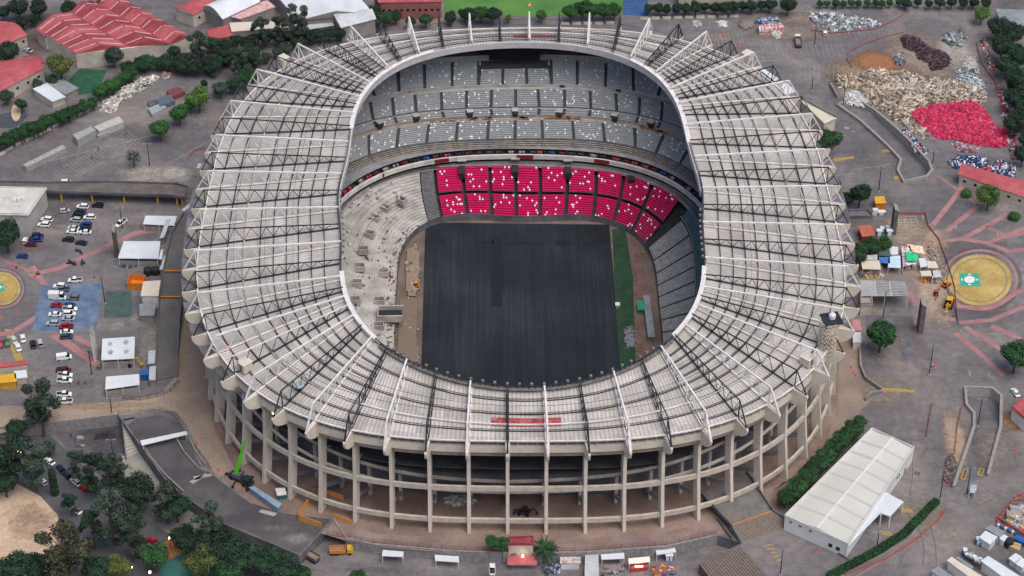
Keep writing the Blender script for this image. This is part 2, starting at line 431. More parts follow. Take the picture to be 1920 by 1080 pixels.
# sloping ramps behind the columns (lowest at the front centre)
def kf(t): # distance in bays from front centre
    d_=abs(((t-33.0)+N/2)%N-N/2); return d_
ringbeam('ramp_parapet',-5.2,16.2,17.3,.4,conc,range(21,45),lambda t:min(11,kf(t)*kf(t)*.16+kf(t)*.35))
ringbeam('ramp_slab',-5.6,15.5,15.9,6,mat('ramp_floor','#4c4c50','#605f62',.3),range(21,45),lambda t:min(11,kf(t)*kf(t)*.16+kf(t)*.35))
ringbeam('ramp_parapet',-4.2,12.6,13.6,.5,beam_m,range(23,43),lambda t:min(9,kf(t)*kf(t)*.12+kf(t)*.2))
# railing in the open slot under the gutter
mb=MB()
for k in range(N):
    for q in range(4): p=Ept(k+q/4,0,-.3); mb.beam(p+Vector((0,0,ZE-2.5)),p+Vector((0,0,ZE-.3)),.12)
mb.build('railing',steel_w,stad)
# back wall + underside of the stands
ringbeam('inner_wall',-17,0,23,.8,concd)
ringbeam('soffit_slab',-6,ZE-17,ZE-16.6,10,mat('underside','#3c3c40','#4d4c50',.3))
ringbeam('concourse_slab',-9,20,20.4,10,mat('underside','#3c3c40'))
for nm,s in (('inner_column',-13),):
    for k in range(22,45):
        mb=MB(); p=Ept(k,0,s); mb.box(p,(1,1,26),ang(phE,k),base=True); mb.build(nm,beam_m,stad)
# ---------------- bowl
def rp(l,z): return [P(x,y,z) for x,y in l]
lft=lambda x,y:Vector((x,y,0))
r0=fitring(rp([(738,647),(743,553),(755,483),(770,437),(797,418),(840,409),(900,406),(960,405),(1050,405),(1110,408),(1160,418),(1190,436),(1203,447),(1230,527),(1240,593),(1243,637)],-3),6,.05,False)
rA=fitring(rp([(830,372),(880,369),(960,367),(1050,368),(1110,372),(1165,384),(1200,401),(1222,416)],1)+[lft(CX-55,-6),lft(CX+54,-6),lft(CX-54,25),lft(CX+53,20),],5,.05,False)
r1=fitring(rp([(655,400),(680,362),(720,337),(770,324),(820,318),(880,316),(980,315),(1060,316),(1110,318),(1165,326),(1220,345),(1258,365),(1272,378)],4.5)+[lft(CX-68,-6),lft(CX+66,-6),lft(CX+65,10)],5,.05,False)
r2=fitring(rp([(650,375),(680,350),(740,322),(830,302),(900,298),(960,297),(1060,299),(1117,304),(1200,318),(1260,345),(1290,372)],8)+[lft(CX-73,-6),lft(CX+72,-6)],5,.05,False)
r4=fitring(rp([(640,333),(707,302),(807,283),(880,277),(960,275),(1040,276),(1117,280),(1223,298),(1273,327)],11.5)+[lft(CX-77,-6),lft(CX+76,-6)],5,.05,False)
off=lambda d_:(lambda ph:r4(ph)+d_*min(1,max(.0,1.0)))
r5,r5b,r6,r6b,r7=off(9.6),off(11),off(19),off(20.3),off(28.4)
seat_g=mat('grey_seats','#979a9d','#a8abad',.8,.6)
seat_p=mat('pink_seats','#cf1762','#bd1257',.6,.6)
seat_w=mat('white_seats','#eef0f2','#dcdfe2',1,.5)
step_d=mat('step_concrete','#393b3f','#4c4e52',.4,.85)
step_l=mat('new_concrete','#989590','#bcb9b5',.22,.88,detail=9)
step_b=mat('bare_terrace','#80776e','#a39a8f',.5,.9,fine=2)
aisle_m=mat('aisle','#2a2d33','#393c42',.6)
def phpx(x,y,z): return polar(P(x,y,z))[0]
def block(name,ra,rb,za,zb,a0,a1,b0,b1,rows,mats,seats=True,wf=.03,seg=None,gap=.6,mb=None,parent=stad):
    """stepped block between aisles; a* inner angles, b* outer angles. a0>a1 runs clockwise."""
    own=mb is None; mb=mb or MB()
    L_=abs(a1-a0)*(ra((a0+a1)/2)+rb((a0+a1)/2))/2
    seg=seg or max(1,int(L_/3.5))
    ga=gap/max(L_,1)
    def pt(u,v,dz=0):
        u=ga+u*(1-2*ga); ph=(a0*(1-v)+b0*v)*(1-u)+(a1*(1-v)+b1*v)*u
        r_=ra(ph)*(1-v)+rb(ph)*v; return pol(ph,r_,za+(zb-za)*0+dz)
    flip=(a1<a0)
    def quad(q,mi):
        mb.face(q[::-1] if flip else q,mi)
    for r_ in range(rows):
        v0,v1=r_/rows,(r_+1)/rows; z=(zb-za)*r_/rows; z1=(zb-za)*(r_+1)/rows
        for s in range(seg):
            u0,u1=s/seg,(s+1)/seg
            quad([pt(u1,v0,z),pt(u0,v0,z),pt(u0,v1,z),pt(u1,v1,z)][::1],0)   # tread
            quad([pt(u1,v1,z),pt(u0,v1,z),pt(u0,v1,z1),pt(u1,v1,z1)],0) # riser
            if seats:
                va=v0+(v1-v0)*.45; vb=v0+(v1-v0)*.93; h=.42; hb=.82
                quad([pt(u1,va,z+h),pt(u0,va,z+h),pt(u0,vb,z+h),pt(u1,vb,z+h)],1)
                quad([pt(u1,va,z),pt(u0,va,z),pt(u0,va,z+h),pt(u1,va,z+h)],1)
                quad([pt(u1,vb,z+h),pt(u0,vb,z+h),pt(u0,vb,z+hb),pt(u1,vb,z+hb)],1)
        if seats:
            nS=int(L_/.62)
            for q in range(nS):
                if random.random()<wf:
                    u0=q/nS;u1=(q+.95)/nS; va=v0+(v1-v0)*.28; vb=v0+(v1-v0)*1.0; h=.55;hb=.75
                    lo=[pt(u1,va,z+.2),pt(u0,va,z+.2),pt(u0,vb,z+.2),pt(u1,vb,z+.2)]; hi=[pt(u1,va,z+h),pt(u0,va,z+h),pt(u0,vb,z+hb),pt(u1,vb,z+hb)]
                    if flip: lo=[lo[1],lo[0],lo[3],lo[2]]; hi=[hi[1],hi[0],hi[3],hi[2]]
                    mb.hexa(lo+hi,2)
    if own: return mb.build(name,mats,parent)
def aisles(lo,hi,zl,zh,first=None,last=None,n0=0,n1=0):
    A=[phpx(x,y,zl) for x,y in lo]; B=[phpx(x,y,zh) for x,y in hi]
    da=A[0]-A[1]; 
    for _ in range(n0): A.insert(0,A[0]+.125); B.insert(0,B[0]+.125)
    for _ in range(n1): A.append(A[-1]-.125); B.append(B[-1]-.125)
    return A,B
sm=[step_d,seat_g,seat_w]
# tier 1 (above the boxes)
A1,B1=aisles([(753,292),(806,283),(859,278),(916,276),(966,275),(1016,275),(1072,277),(1128,281),(1185,289),(1225,298)],[(748,240),(803,230),(858,227),(916,225),(966,225),(1016,225),(1073,227),(1130,230),(1192,236),(1247,252)],11.5,17,n0=7,n1=7)
A2,B2=aisles([(712,245),(748,236),(786,227),(832,221),(877,219),(922,218),(967,217),(1010,217),(1056,219),(1103,222),(1150,227),(1190,234),(1228,246)],[(698,196),(735,183),(777,177),(827,173),(875,171),(922,170),(967,170),(1008,170),(1058,171),(1105,174),(1153,178),(1197,186),(1237,197)],18,24.5,n0=7,n1=7)
A3,B3=aisles([(707,185),(750,176),(798,170),(849,167),(898,166),(943,165),(988,165),(1033,166),(1080,168),(1132,171),(1183,179),(1226,190)],[(695,150),(743,120),(793,115),(847,112),(897,110),(942,109),(987,109),(1033,110),(1083,111),(1137,115),(1187,120),(1235,145)],25.5,32,n0=7,n1=7)
mixr=lambda ra,rb,v:(lambda ph:ra(ph)*(1-v)+rb(ph)*v)
for i in range(len(A1)-1):
    rm_=mixr(r4,r5,.3)
    block('bare_terrace',r4,rm_,11.5,13.1,A1[i],A1[i+1],A1[i],A1[i+1],4,[step_b],False,gap=.1)
    block('seat_block',rm_,r5,13.1,17,A1[i],A1[i+1],B1[i],B1[i+1],10,sm,True,.055)
for i in range(len(A2)-1):
    rm_=mixr(r5b,r6,.27); rn_=mixr(r5b,r6,.33)
    block('middle_seat_block',r5b,rm_,18,19.6,A2[i],A2[i+1],A2[i],A2[i+1],3,sm,True,.05)
    block('walkway',rm_,rn_,19.8,20.0,A2[i],A2[i+1],A2[i],A2[i+1],1,[mat('pale_walkway','#a9a6a2','#8d8a87',.4)],False,gap=0)
    block('middle_seat_block',rn_,r6,20.2,24.5,A2[i],A2[i+1],B2[i],B2[i+1],9,sm,True,.055)
for i in range(len(A3)-1):
    mid=(A3[i]+A3[i+1])/2
    cut=phpx(900,140,28)>mid>phpx(1030,140,28)
    if cut:
        block('upper_seat_block',r6b,mixr(r6b,r7,.62),25.5,29.5,A3[i],A3[i+1],B3[i],B3[i+1],8,sm,True,.05)
    else: block('upper_seat_block',r6b,r7,25.5,32,A3[i],A3[i+1],B3[i],B3[i+1],12,sm,True,.05)
def annulus(name,ra,rb,za,zb,m,n=120,p0=-pi,p1=pi,up_=True,mb=None,mi=0):
    own=mb is None; mb=mb or MB()
    for i in range(n):
        a=p0+(p1-p0)*i/n;b_=p0+(p1-p0)*(i+1)/n
        q=[pol(a,ra(a),za),pol(a,rb(a),zb),pol(b_,rb(b_),zb),pol(b_,ra(b_),za)]
        mb.face(q,mi)
    if own: return mb.build(name,m,stad)
plus=lambda r_,d_:(lambda ph:r_(ph)+d_)
# slabs under the tiers (seen as aisles and gangways)
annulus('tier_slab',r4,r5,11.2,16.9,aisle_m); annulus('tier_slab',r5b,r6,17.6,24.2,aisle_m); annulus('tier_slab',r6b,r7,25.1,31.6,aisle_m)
annulus('gangway',r5,r5b,17,17.2,step_b); annulus('gangway',r6,r6b,24.6,24.7,mat('pale_walkway','#a9a6a2'))
annulus('tier_wall',r5b,plus(r5b,.05),17.0,18.4,conc); annulus('tier_wall',r6b,plus(r6b,.05),24.6,26.1,step_l)
annulus('back_wall',r7,plus(r7,.1),31,34,conc); annulus('top_gangway',plus(r7,.1),plus(r7,9),33.5,33.5,concd)
# boxes level: concourse floor, white fascia, suites, grey roof
annulus('concourse_floor',r1,plus(r2,.5),5.0,6.4,mat('worn_floor','#54535a','#6a6769',.3,fine=1)); annulus('concourse_wall',r1,plus(r1,.05),4.4,5.9,step_l)
annulus('suite_floor',r2,plus(r2,3.4),8.3,8.3,concd)
annulus('suite_fascia',r2,plus(r2,.1),7.5,9.3,mat('white_band','#d8d6d2','#b9b7b4',.3)); annulus('suite_fascia_top',plus(r2,.1),plus(r2,.7),9.3,9.3,mat('white_band',''))
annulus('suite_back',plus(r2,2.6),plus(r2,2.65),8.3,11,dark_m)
annulus('suite_roof',plus(r2,1.9),r4,10.9,11.3,mat('grey_roof','#77777c','#8c8c90',.3))
for i in range(64):
    ph=phpx(980,290,10)+(i-32)*.036; a=pol(ph,r2(ph)+.9,8.4); b_=pol(ph,r2(ph)+2.5,8.4); mb=MB(); mb.beam(a+Vector((0,0,1)),b_+Vector((0,0,1)),.15,2.0); mb.build('suite_partition',step_d,stad)
pr=random.Random(3)
for i in range(46):
    ph=phpx(980,290,10)+(i-23)*.05+pr.uniform(0,.02); c_=pr.choice([red_m,blue_m,dark_m,step_d,mat('maroon','#7a2030','#5c1824',1),conc])
    mb=MB(); mb.box(pol(ph,r2(ph)+1.9,8.4),(.9,2.2,1.3),ph,base=True); mb.build('suite_furniture',c_,stad)
for x0,x1 in ((809,839),(969,1000),(1118,1150),(672,678)):
    mb=MB(); a,b_=phpx(x0,297,8),phpx(x1,297,8); n=4
    for i in range(n):
        p,q=a+(b_-a)*i/n,a+(b_-a)*(i+1)/n
        mb.face([pol(p,r2(p)-.05,7.6),pol(q,r2(q)-.05,7.6),pol(q,r2(q)-.05,9.4),pol(p,r2(p)-.05,9.4)])
    mb.build('red_banner',mat('maroon_cloth','#8a1f2c','#72202a',1),stad)
# lower stand
LA,LB=[],[]
for (x0,y0),(x1,y1) in [((823,403),(818,322)),((877,404),(870,320)),((923,405),(920,318)),((968,405),(967,317)),((1013,405),(1012,317)),((1060,405),(1063,318)),((1111,408),(1118,320)),((1152,414),(1172,327)),((1186,432),(1223,346)),((1218,425),(1275,377))]:
    LA.append(phpx(x0,y0,-3)); LB.append(phpx(x1,y1,4.5))
LA[-1]=phpx(1222,470,-3)+.07; 
sp=[step_d,seat_p,seat_w]
for i in range(len(LA)-1):
    la,lb,ma,mb_=LA[i],LB[i],LA[i+1],LB[i+1]
    h=lambda a,b_,v:a*(1-v)+b_*v
    block('pink_seat_block',r0,mixr(r0,r1,.42),-3,.6,la,ma,h(la,lb,.42),h(ma,mb_,.42),9,sp,True,.065,gap=.7)
    block('pink_seat_block',mixr(r0,r1,.5),r1,.9,4.5,h(la,lb,.5),h(ma,mb_,.5),lb,mb_,10,sp,True,.055,gap=.7)
# blue roof patch / timber on the gangway
# bare stepped block left of the pink ones
dstep=[mat('stripped_steps','#5a5a5e','#707073',.5,fine=2)]
block('stripped_terrace',r0,r1,-3,4.5,LA[0]+.09,LA[0]+.004,LB[0]+.07,LB[0]+.004,22,dstep,False,gap=.2)
# right lower: stripped grey benches
a=LA[-1]-.03; i=0
gb=[mat('bench_concrete','#7d7f80','#979898',.5,fine=2)]
while a>-1.0:
    w_=.13; block('grey_terrace',r0,mixr(r0,r1,.78),-3,3.0,a,a-w_,a,a-w_,15,gb,False,gap=.35); a-=w_
annulus('green_screen',mixr(r0,r1,.8),plus(r1,1),3.2,6.0,mat('green_gauze','#35545a','#45666b',.2,fine=.6),40,-1.0,LA[-1]-.02)
annulus('terrace_kerb',mixr(r0,r1,.785),mixr(r0,r1,.8),3.9,3.9,conc,40,-1.0,LA[-1]-.02)
# left lower: freshly poured pale concrete terraces
def ringsteps(name,ra,rb,za,zb,rows,p0,p1,m,n=40):
    mb=MB()
    for r_ in range(rows):
        v0,v1=r_/rows,(r_+1)/rows; z0_=za+(zb-za)*v0; z1_=za+(zb-za)*v1
        annulus('',mixr(ra,rb,v0),mixr(ra,rb,v1),z0_,z0_,None,n,p0,p1,mb=mb); annulus('',mixr(ra,rb,v1),plus(mixr(ra,rb,v1),.01),z0_,z1_,None,n,p0,p1,mb=mb)
    return mb.build(name,m,stad)
pl=LA[0]+.10
ringsteps('concrete_terrace',r0,mixr(r0,r1,.6),-3,1.5,11,pl,pl+2.2,[step_l],44)
ringsteps('concrete_terrace',mixr(r0,r1,.6),r1,1.7,4.5,5,pl,pl+2.2,[step_l],44)
block('concrete_terrace',r0,r1,-3,4.5,pl+.002,LA[0]+.093,pl+.002,LB[0]+.073,16,[step_l],False,gap=0)
ringsteps('near_terrace',r0,r1,-3,4.5,8,pl+2.2-2*pi,-1.0,[conc],40)
annulus('front_wall',plus(r0,-.1),r0,-5,-2.2,concd,160)
annulus('under_fill',plus(r0,.02),plus(r4,4),-3.5,4.0,dark_m)
# vomitories on the pale stand and above, dark boxes painting the shade inside
vz=[(45,80,.9,-28),(250,95,.62,-30),(340,50,.85,-40),(190,150,.6,-22),(160,240,.6,-18),(125,330,.75,0),(105,425,.75,0),(240,455,.35,0),(90,515,.7,0),(80,612,.7,0),(215,615,.3,0),(212,755,.3,0)]
for x,y,v,rot in vz:
    z=-3+7.5*v; p=P(640+x/3,360+y/3,z); ph,r_=polar(p); ph2=ph
    mb=MB(); a=R(rot)
    for dx,dy,sx_,sy_ in ((0,1.1,3.4,.3),(0,-1.1,3.4,.3),(1.6,0,.3,1.9)):
        q=p+Vector((dx*cos(a)-dy*sin(a),dx*sin(a)+dy*cos(a),0)); mb.box(q-Vector((0,0,1)),(sx_,sy_,2.3),a,base=True)
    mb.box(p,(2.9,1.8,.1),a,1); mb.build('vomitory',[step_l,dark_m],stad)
mb=MB(); p=P(732,590,-.5); 
for dx,dy,sx_,sy_ in ((0,2.8,9,.5),(0,-2.8,9,.5),(-4.3,0,.4,5)): mb.box(p+Vector((dx,dy,-1)),(sx_,sy_,2.8),0,base=True)
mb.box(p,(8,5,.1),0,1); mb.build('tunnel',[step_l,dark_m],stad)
for x,y,z in ((866,305,6.6),(966,302,6.6),(1065,305,6.6),(1183,316,6.6)):
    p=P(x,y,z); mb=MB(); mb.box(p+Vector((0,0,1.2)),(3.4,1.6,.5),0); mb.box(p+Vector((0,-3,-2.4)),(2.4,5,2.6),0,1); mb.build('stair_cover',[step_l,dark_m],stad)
for z,lst in ((25,[(770,167),(876,157),(965,156),(1054,157),(1160,165)]),(18.6,[(712,233),(780,220),(881,212),(966,210),(1049,212),(1153,219),(1221,232)])):
    for x,y in lst:
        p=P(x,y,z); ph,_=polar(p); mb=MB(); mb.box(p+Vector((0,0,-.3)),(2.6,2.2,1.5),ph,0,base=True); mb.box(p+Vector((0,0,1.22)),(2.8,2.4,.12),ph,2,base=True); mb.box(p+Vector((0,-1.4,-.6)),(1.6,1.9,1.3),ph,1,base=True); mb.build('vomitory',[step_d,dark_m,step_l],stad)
# rubble boxes on the gangway
for i in range(60):
    x=random.choice([random.uniform(790,850),random.uniform(880,920),random.uniform(975,990),random.uniform(1020,1100),random.uniform(1215,1290)])
    ph=phpx(x,222,17); mb=MB() if i==0 else mb
    mb.box(pol(ph,r5(ph)+random.uniform(.2,1.1),17.2),(.8,1.4,.7),ph,base=True)
mb.build('timber_stack',mat('timber','#93674a','#a87c5c',1),stad)['kind']='stuff'
# loose boards, rubble and tools lying on the pale terraces
mb=MB(); rr=random.Random(9); ds=[mat('loose_dark','#4b4844',None),mat('loose_rust','#8a5a48',None),mat('loose_pale','#cfccc6',None),mat('loose_board','#96856d',None)]
for i in range(230):
    f=rr.random(); ph=pl+rr.uniform(.03,1.5); v=rr.random()**.8
    if f<.35: v=rr.uniform(0,.12)
    r_=r0(ph)*(1-v)+r1(ph)*v; z=-3+7.5*v+.15; s=rr.uniform(.2,.9); mb.box(pol(ph,r_,z),(s*rr.uniform(.5,2),s*.6,rr.uniform(.15,.6)),rr.uniform(0,3),rr.randrange(4),base=True)
mb.build('loose_debris',ds,stad)['kind']='stuff'
# ---------------- scoreboard
p0=P(900,125,29.3); p1=P(1030,125,29.3); yb=max(p0.y,p1.y)
mb=MB(); wv_=P(918,90,38),P(1013,90,38)
zt=40.2; xs0,xs1=P(917,113,34).x,P(1013,113,34).x; ys=P(960,113,34).y
mb.box(((xs0+xs1)/2,ys+.6,(34+39.8)/2),(xs1-xs0,1.0,5.8)); mb.build('scoreboard_screen',mat('screen','#0d131d','#141c28',.3,.3),stad)
mb=MB(); xa,xb=P(900,125,29.5).x,P(1029,125,29.5).x; yy=P(960,126,29.5).y
mb.box(((xa+xb)/2,yy,29.4),(xb-xa,.6,1.2)); mb.box((xa,yy+5,30.6),(.6,10,2.6)); mb.box((xb,yy+5,30.6),(.6,10,2.6)); mb.box(((xa+xb)/2,yy+5,29.0),(xb-xa-.7,9.3,.3),0,1)
mb.build('scoreboard_platform',[step_l,dark_m],stad)
# ---------------- roof lip
def lip(name,t0,t1,dz0,dz1,s0,s1,m,parent=stad):
    mb=MB(); n=int(abs(t1-t0)*2)
    for i in range(n):
        a=t0+(t1-t0)*i/n;b_=t0+(t1-t0)*(i+1)/n
        def q(t,s,dz):
            I_=Ipt(t,ZI); e_=Ept(t,ZI); d_=(I_-e_).normalized(); return I_+d_*s+Vector((0,0,dz))
        pts=[q(a,s0,dz0),q(b_,s0,dz0),q(b_,s1,dz0),q(a,s1,dz0),q(a,s0,dz1),q(b_,s0,dz1),q(b_,s1,dz1),q(a,s1,dz1)]
        mb.hexa(pts if True else 0)
    return mb.build(name,m,parent)
lipm=mat('lip_panels','#b9b6b8','#c9c6c6',.3,.6)
lip('lip_fascia',-16,18,-2.3,.25,.2,.7,lipm)
lip('lip_flashing',3.4,13,.25,.55,-.7,.9,steel_w); lip('lip_flashing',-13,-4,.25,.55,-.7,.9,steel_w)
flash=mat('white_flashing','#dedcd9','#cfccc8',.5,.5)
lip('lip_flashing',21.7,28.2,.7,1.6,-.5,1.0,flash); lip('lip_flashing',38.9,45.5,.7,1.6,-.5,1.0,flash)
# near lip truss with floodlights
for dz,s in ((.1,.3),(1.4,.3),(-1.2,.6)):
    mb=MB()
    for k in range(16,51):
        mb.beam(Ipt(k,ZI+dz),Ipt(k+1,ZI+dz),.25)
        for q in range(6):
            mb.beam(Ipt(k+q/6,ZI-1.2),Ipt(k+(q+.5)/6,ZI+1.4),.09)
            mb.beam(Ipt(k+(q+.5)/6,ZI+1.4),Ipt(k+(q+1)/6,ZI-1.2),.09)
    mb.build('lip_truss',steel_d,stad)
lip('lip_catwalk',13.2,21.6,.5,.62,-.4,.25,mat('lip_walk','#55524f','#7b7772',1)); lip('lip_catwalk',28.5,38.8,.5,.62,-1.0,.6,mat('lip_walk','#3b3a3c','#6a6663',1)); lip('lip_catwalk',45.8,53,.5,.62,-.4,.25,mat('lip_walk',''))
fl_m=mat('floodlight_grey','#8b8784','#6d6a69',1)
for k in range(16,51):
    for q in (.0,.33,.66):
        if 17<=k<=48 and not (21<=k<=28 or 38<=k<=45):
            p=Ipt(k+q,ZI+1.7); 
            if k%1==0 and (k*3+int(q*3))%1==0 and len([c for c in stad.children if c.name.startswith('floodlight')])<98:
                mb=MB(); ph=polar(p)[0]; mb.box(p-Vector((cos(ph),sin(ph),0))*.9,(.6,.8,.7),ph); mb.build('floodlight',fl_m,stad)
# cabins and masts on the roof
def roof_at(x,y,z): return P(x,y,z)
for x,y,z,sz,lab in ((460,693,40,(3.4,3.4,3.2),'white square equipment cabin on the roof beside the lower left trusses'),(1513,682,40,(3.4,3.0,2.8),'cream equipment cabin on the roof beside the lower right white truss'),(532,122,40,(3.2,3.2,3.4),'cream equipment cabin at the upper left rim of the roof'),(1401,112,40.5,(3.2,3.2,3),'cream equipment cabin at the upper right rim of the roof'),):
    p=P(x,y,z-1); mb=MB(); rz=polar(p)[0]; mb.box(p,sz,rz,base=True); mb.box(p+Vector((0,0,sz[2])),(sz[0]+.4,sz[1]+.4,.25),rz,base=True)
    o=thing('equipment_cabin',lab,'cabin',p); mb.build('cabin_body',mat('cream_metal','#d3ccbc','#c3bbab',1),o)
    m2=MB(); m2.box(p+Vector((cos(rz),sin(rz),0))*(sz[0]/2+.03)+Vector((0,0,.2)),(.06,1.1,2.2),rz,base=True); m2.build('cabin_door',concd,o)
p=P(1550,655,37); o=thing('antenna_tower','round lattice antenna tower with white domes at the right rim of the roof','antenna tower',p)
mb=MB()
for i in range(14):
    a=i*2*pi/14
    for j in range(7):
        z0_=j*1.7; b_=a+2*pi/14*.5
        f=lambda aa,z:p+Vector((3*cos(aa),3*sin(aa),z))
        mb.beam(f(a,z0_),f(b_+(.0),z0_+1.7),.2); mb.beam(f(a,z0_),f(a-2*pi/28,z0_+1.7),.2)
    for j in range(8): mb.beam(p+Vector((3*cos(a),3*sin(a),j*1.7)),p+Vector((3*cos(a+2*pi/14),3*sin(a+2*pi/14),j*1.7)),.18)
mb.build('lattice_drum',mat('cream_lattice','#d8cbb4','#c0b39c',1),o)
mb=MB(); mb.box(p+Vector((.6,.6,12)),(6,6,.5),R(12)); mb.build('platform',steel_d,o)
for dx,dy,z in ((.8,.8,12.3),(.3,-1.8,8)):
    mb=MB(); q=p+Vector((dx,dy,z)); mb.tube(q,q+Vector((0,0,1.3)),1.1,n=14); mb.tube(q+Vector((0,0,1.3)),q+Vector((0,0,1.9)),1.1,.5,n=14); mb.build('dome',white_m,o,smooth=False)
# dish on the roof
p=P(561,727,40.6); o=thing('roof_dish','pale green round dish on the roof beside a black truss at lower left','dish',p); mb=MB(); mb.tube(p+Vector((0,0,.6)),p+Vector((0,0,1.1)),1.2,1.6,n=20); mb.tube(p,p+Vector((0,0,.6)),.2,n=8); mb.build('dish',mat('pale_green','#8fa3a4','#a0b3b3',1),o)
# red warning lights
rl=mat('red_lamp','#ff4040',None,emit=3)
for i,(x,y,z,lab) in enumerate([(993,10,ZE+8,'on the tall white post at the far rim'),(429,653,45,'on the lower left roof'),(1513,213,42,'near the right rim of the roof')][:2]):
    p=P(x,y,z); mb=MB(); mb.tube(p+Vector((0,0,-.8)),p,.1); mb.tube(p,p+Vector((0,0,.6)),.35,.2,n=10,mi=1); ob=mb.build('warning_light',[steel_w,rl],None,origin=p); tag(ob,'small red warning light '+lab,'light')
# white flood lamp under the fin, lit
p=P(513,774,32); mb=MB(); mb.tube(p,p+Vector((.2,-.5,.2)),.45,n=12); o=mb.build('lit_floodlight',mat('lit_lamp','#f4ffff',None,emit=12),None,origin=p); tag(o,'bright lit floodlight hanging by the lower left roof rim','light')
# ---------------- pitch
ZP=-5
def sheet(name,px,z,m,kind='structure',holes=None,mi=None):
    mb=MB(); pts=[P(x,y,z) for x,y in px]
    A=sum(pts[i].x*pts[(i+1)%len(pts)].y-pts[(i+1)%len(pts)].x*pts[i].y for i in range(len(pts)))
    if A<0: pts=pts[::-1]
    mb.face(pts); o=mb.build(name,m)
    if kind: o['kind']=kind
    return o
pit=MB()
for i in range(120):
    a,b_=2*pi*i/120,2*pi*(i+1)/120
    pit.face([Vector((CX,CY,ZP-.1)),pol(a,r0(a)+1,ZP-.1),pol(b_,r0(b_)+1,ZP-.1)])
struct(pit.build('pitch_ground',mat('pit_earth','#5f534c','#7a6a60',.12,.95,fine=1.5)))
grass=mat('turf','#1b3a2b','#2b4a30',.25,.95)
xl=P(795,500,ZP).x;xr=P(1148,500,ZP).x
cv=bpy.data.materials.new('ground_cover'); cv.use_nodes=True; nt=cv.node_tree; b=nt.nodes['Principled BSDF']; L=nt.links.new
tc=nt.nodes.new('ShaderNodeTexCoord'); mp=nt.nodes.new('ShaderNodeMapping'); mp.inputs['Scale'].default_value=(.6,.012,1); L(tc.outputs['Object'],mp.inputs[0])
n1=nt.nodes.new('ShaderNodeTexNoise'); n1.inputs['Scale'].default_value=1.6; n1.inputs['Detail'].default_value=8; n1.inputs['Roughness'].default_value=.75; L(mp.outputs[0],n1.inputs[0])
n3=nt.nodes.new('ShaderNodeTexNoise'); n3.inputs['Scale'].default_value=.035; n3.inputs['Detail'].default_value=4; L(tc.outputs['Object'],n3.inputs[0])
ad=nt.nodes.new('ShaderNodeMath'); ad.operation='ADD'; L(n1.outputs['Fac'],ad.inputs[0]); L(n3.outputs['Fac'],ad.inputs[1])
cr=nt.nodes.new('ShaderNodeValToRGB'); cr.color_ramp.elements[0].position=.7; cr.color_ramp.elements[0].color=C('#22262c'); cr.color_ramp.elements[1].position=1.25; cr.color_ramp.elements[1].color=C('#383d44')
e2=cr.color_ramp.elements.new(.98); e2.color=C('#2b3036')
dv=nt.nodes.new('ShaderNodeMath'); dv.operation='MULTIPLY'; dv.inputs[1].default_value=.8; L(ad.outputs[0],dv.inputs[0])
cr.color_ramp.elements[0].position=.62; cr.color_ramp.elements[1].position=.82; cr.color_ramp.elements[2].position=1.0
L(dv.outputs[0],cr.inputs[0]); L(cr.outputs[0],b.inputs['Base Color']); b.inputs['Roughness'].default_value=1; b.inputs['Specular IOR Level'].default_value=.15
pk=[(798,417),(1142,421),(1151,520),(1162,690),(1167,800),(787,800),(790,690)]
o=sheet('pitch_cover',pk,ZP+.12,cv,None); 
tag(o,'dark grey protective cover laid in long strips over the pitch','ground cover')
seam=mat('cover_dark','#090f18','#0d141e',.5)
def slab(name,label,cat,px,z,th,m,group=None):
    mb=MB(); mb.prism([P(x,y,z) for x,y in px],z-th,z,0); q=P(*px[0],z); o=mb.build(name,m); tag(o,label,cat,group); return o
for j,(px,lab) in enumerate([([(923,445),(940,444),(941,575),(921,575)],'long dark overlap strip lying down the middle of the pitch cover'),([(803,445),(838,449),(836,455),(800,453)],'dark overlap patch at the left end of the far seam of the pitch cover'),([(895,453),(925,451),(925,456),(893,456)],'short dark patch left of the long strip on the pitch cover'),([(953,455),(985,453),(1021,455),(1020,460),(985,458),(952,457)],'long thin dark patch on the far seam of the pitch cover'),([(1040,452),(1055,450),(1074,453),(1073,460),(1042,461)],'dark patch right of centre on the far seam of the pitch cover'),([(1094,454),(1125,451),(1125,446),(1143,446),(1143,457),(1094,460)],'dark overlap patch at the right end of the far seam of the pitch cover')]):
    slab('cover_strip',lab,'ground cover',px,ZP+.16,.03,seam,'dark overlaps on the pitch cover')
sheet('turf_strip',[(1148,430),(1172,428),(1187,520),(1190,620),(1195,800),(1163,800),(1155,600)],ZP+.05,grass)
sheet('dirt_track',[(1172,426),(1190,436),(1215,540),(1222,640),(1225,800),(1195,800),(1190,620),(1187,520)],ZP+.03,mat('track_earth','#65504a','#7d655c',.3,.95,fine=1))
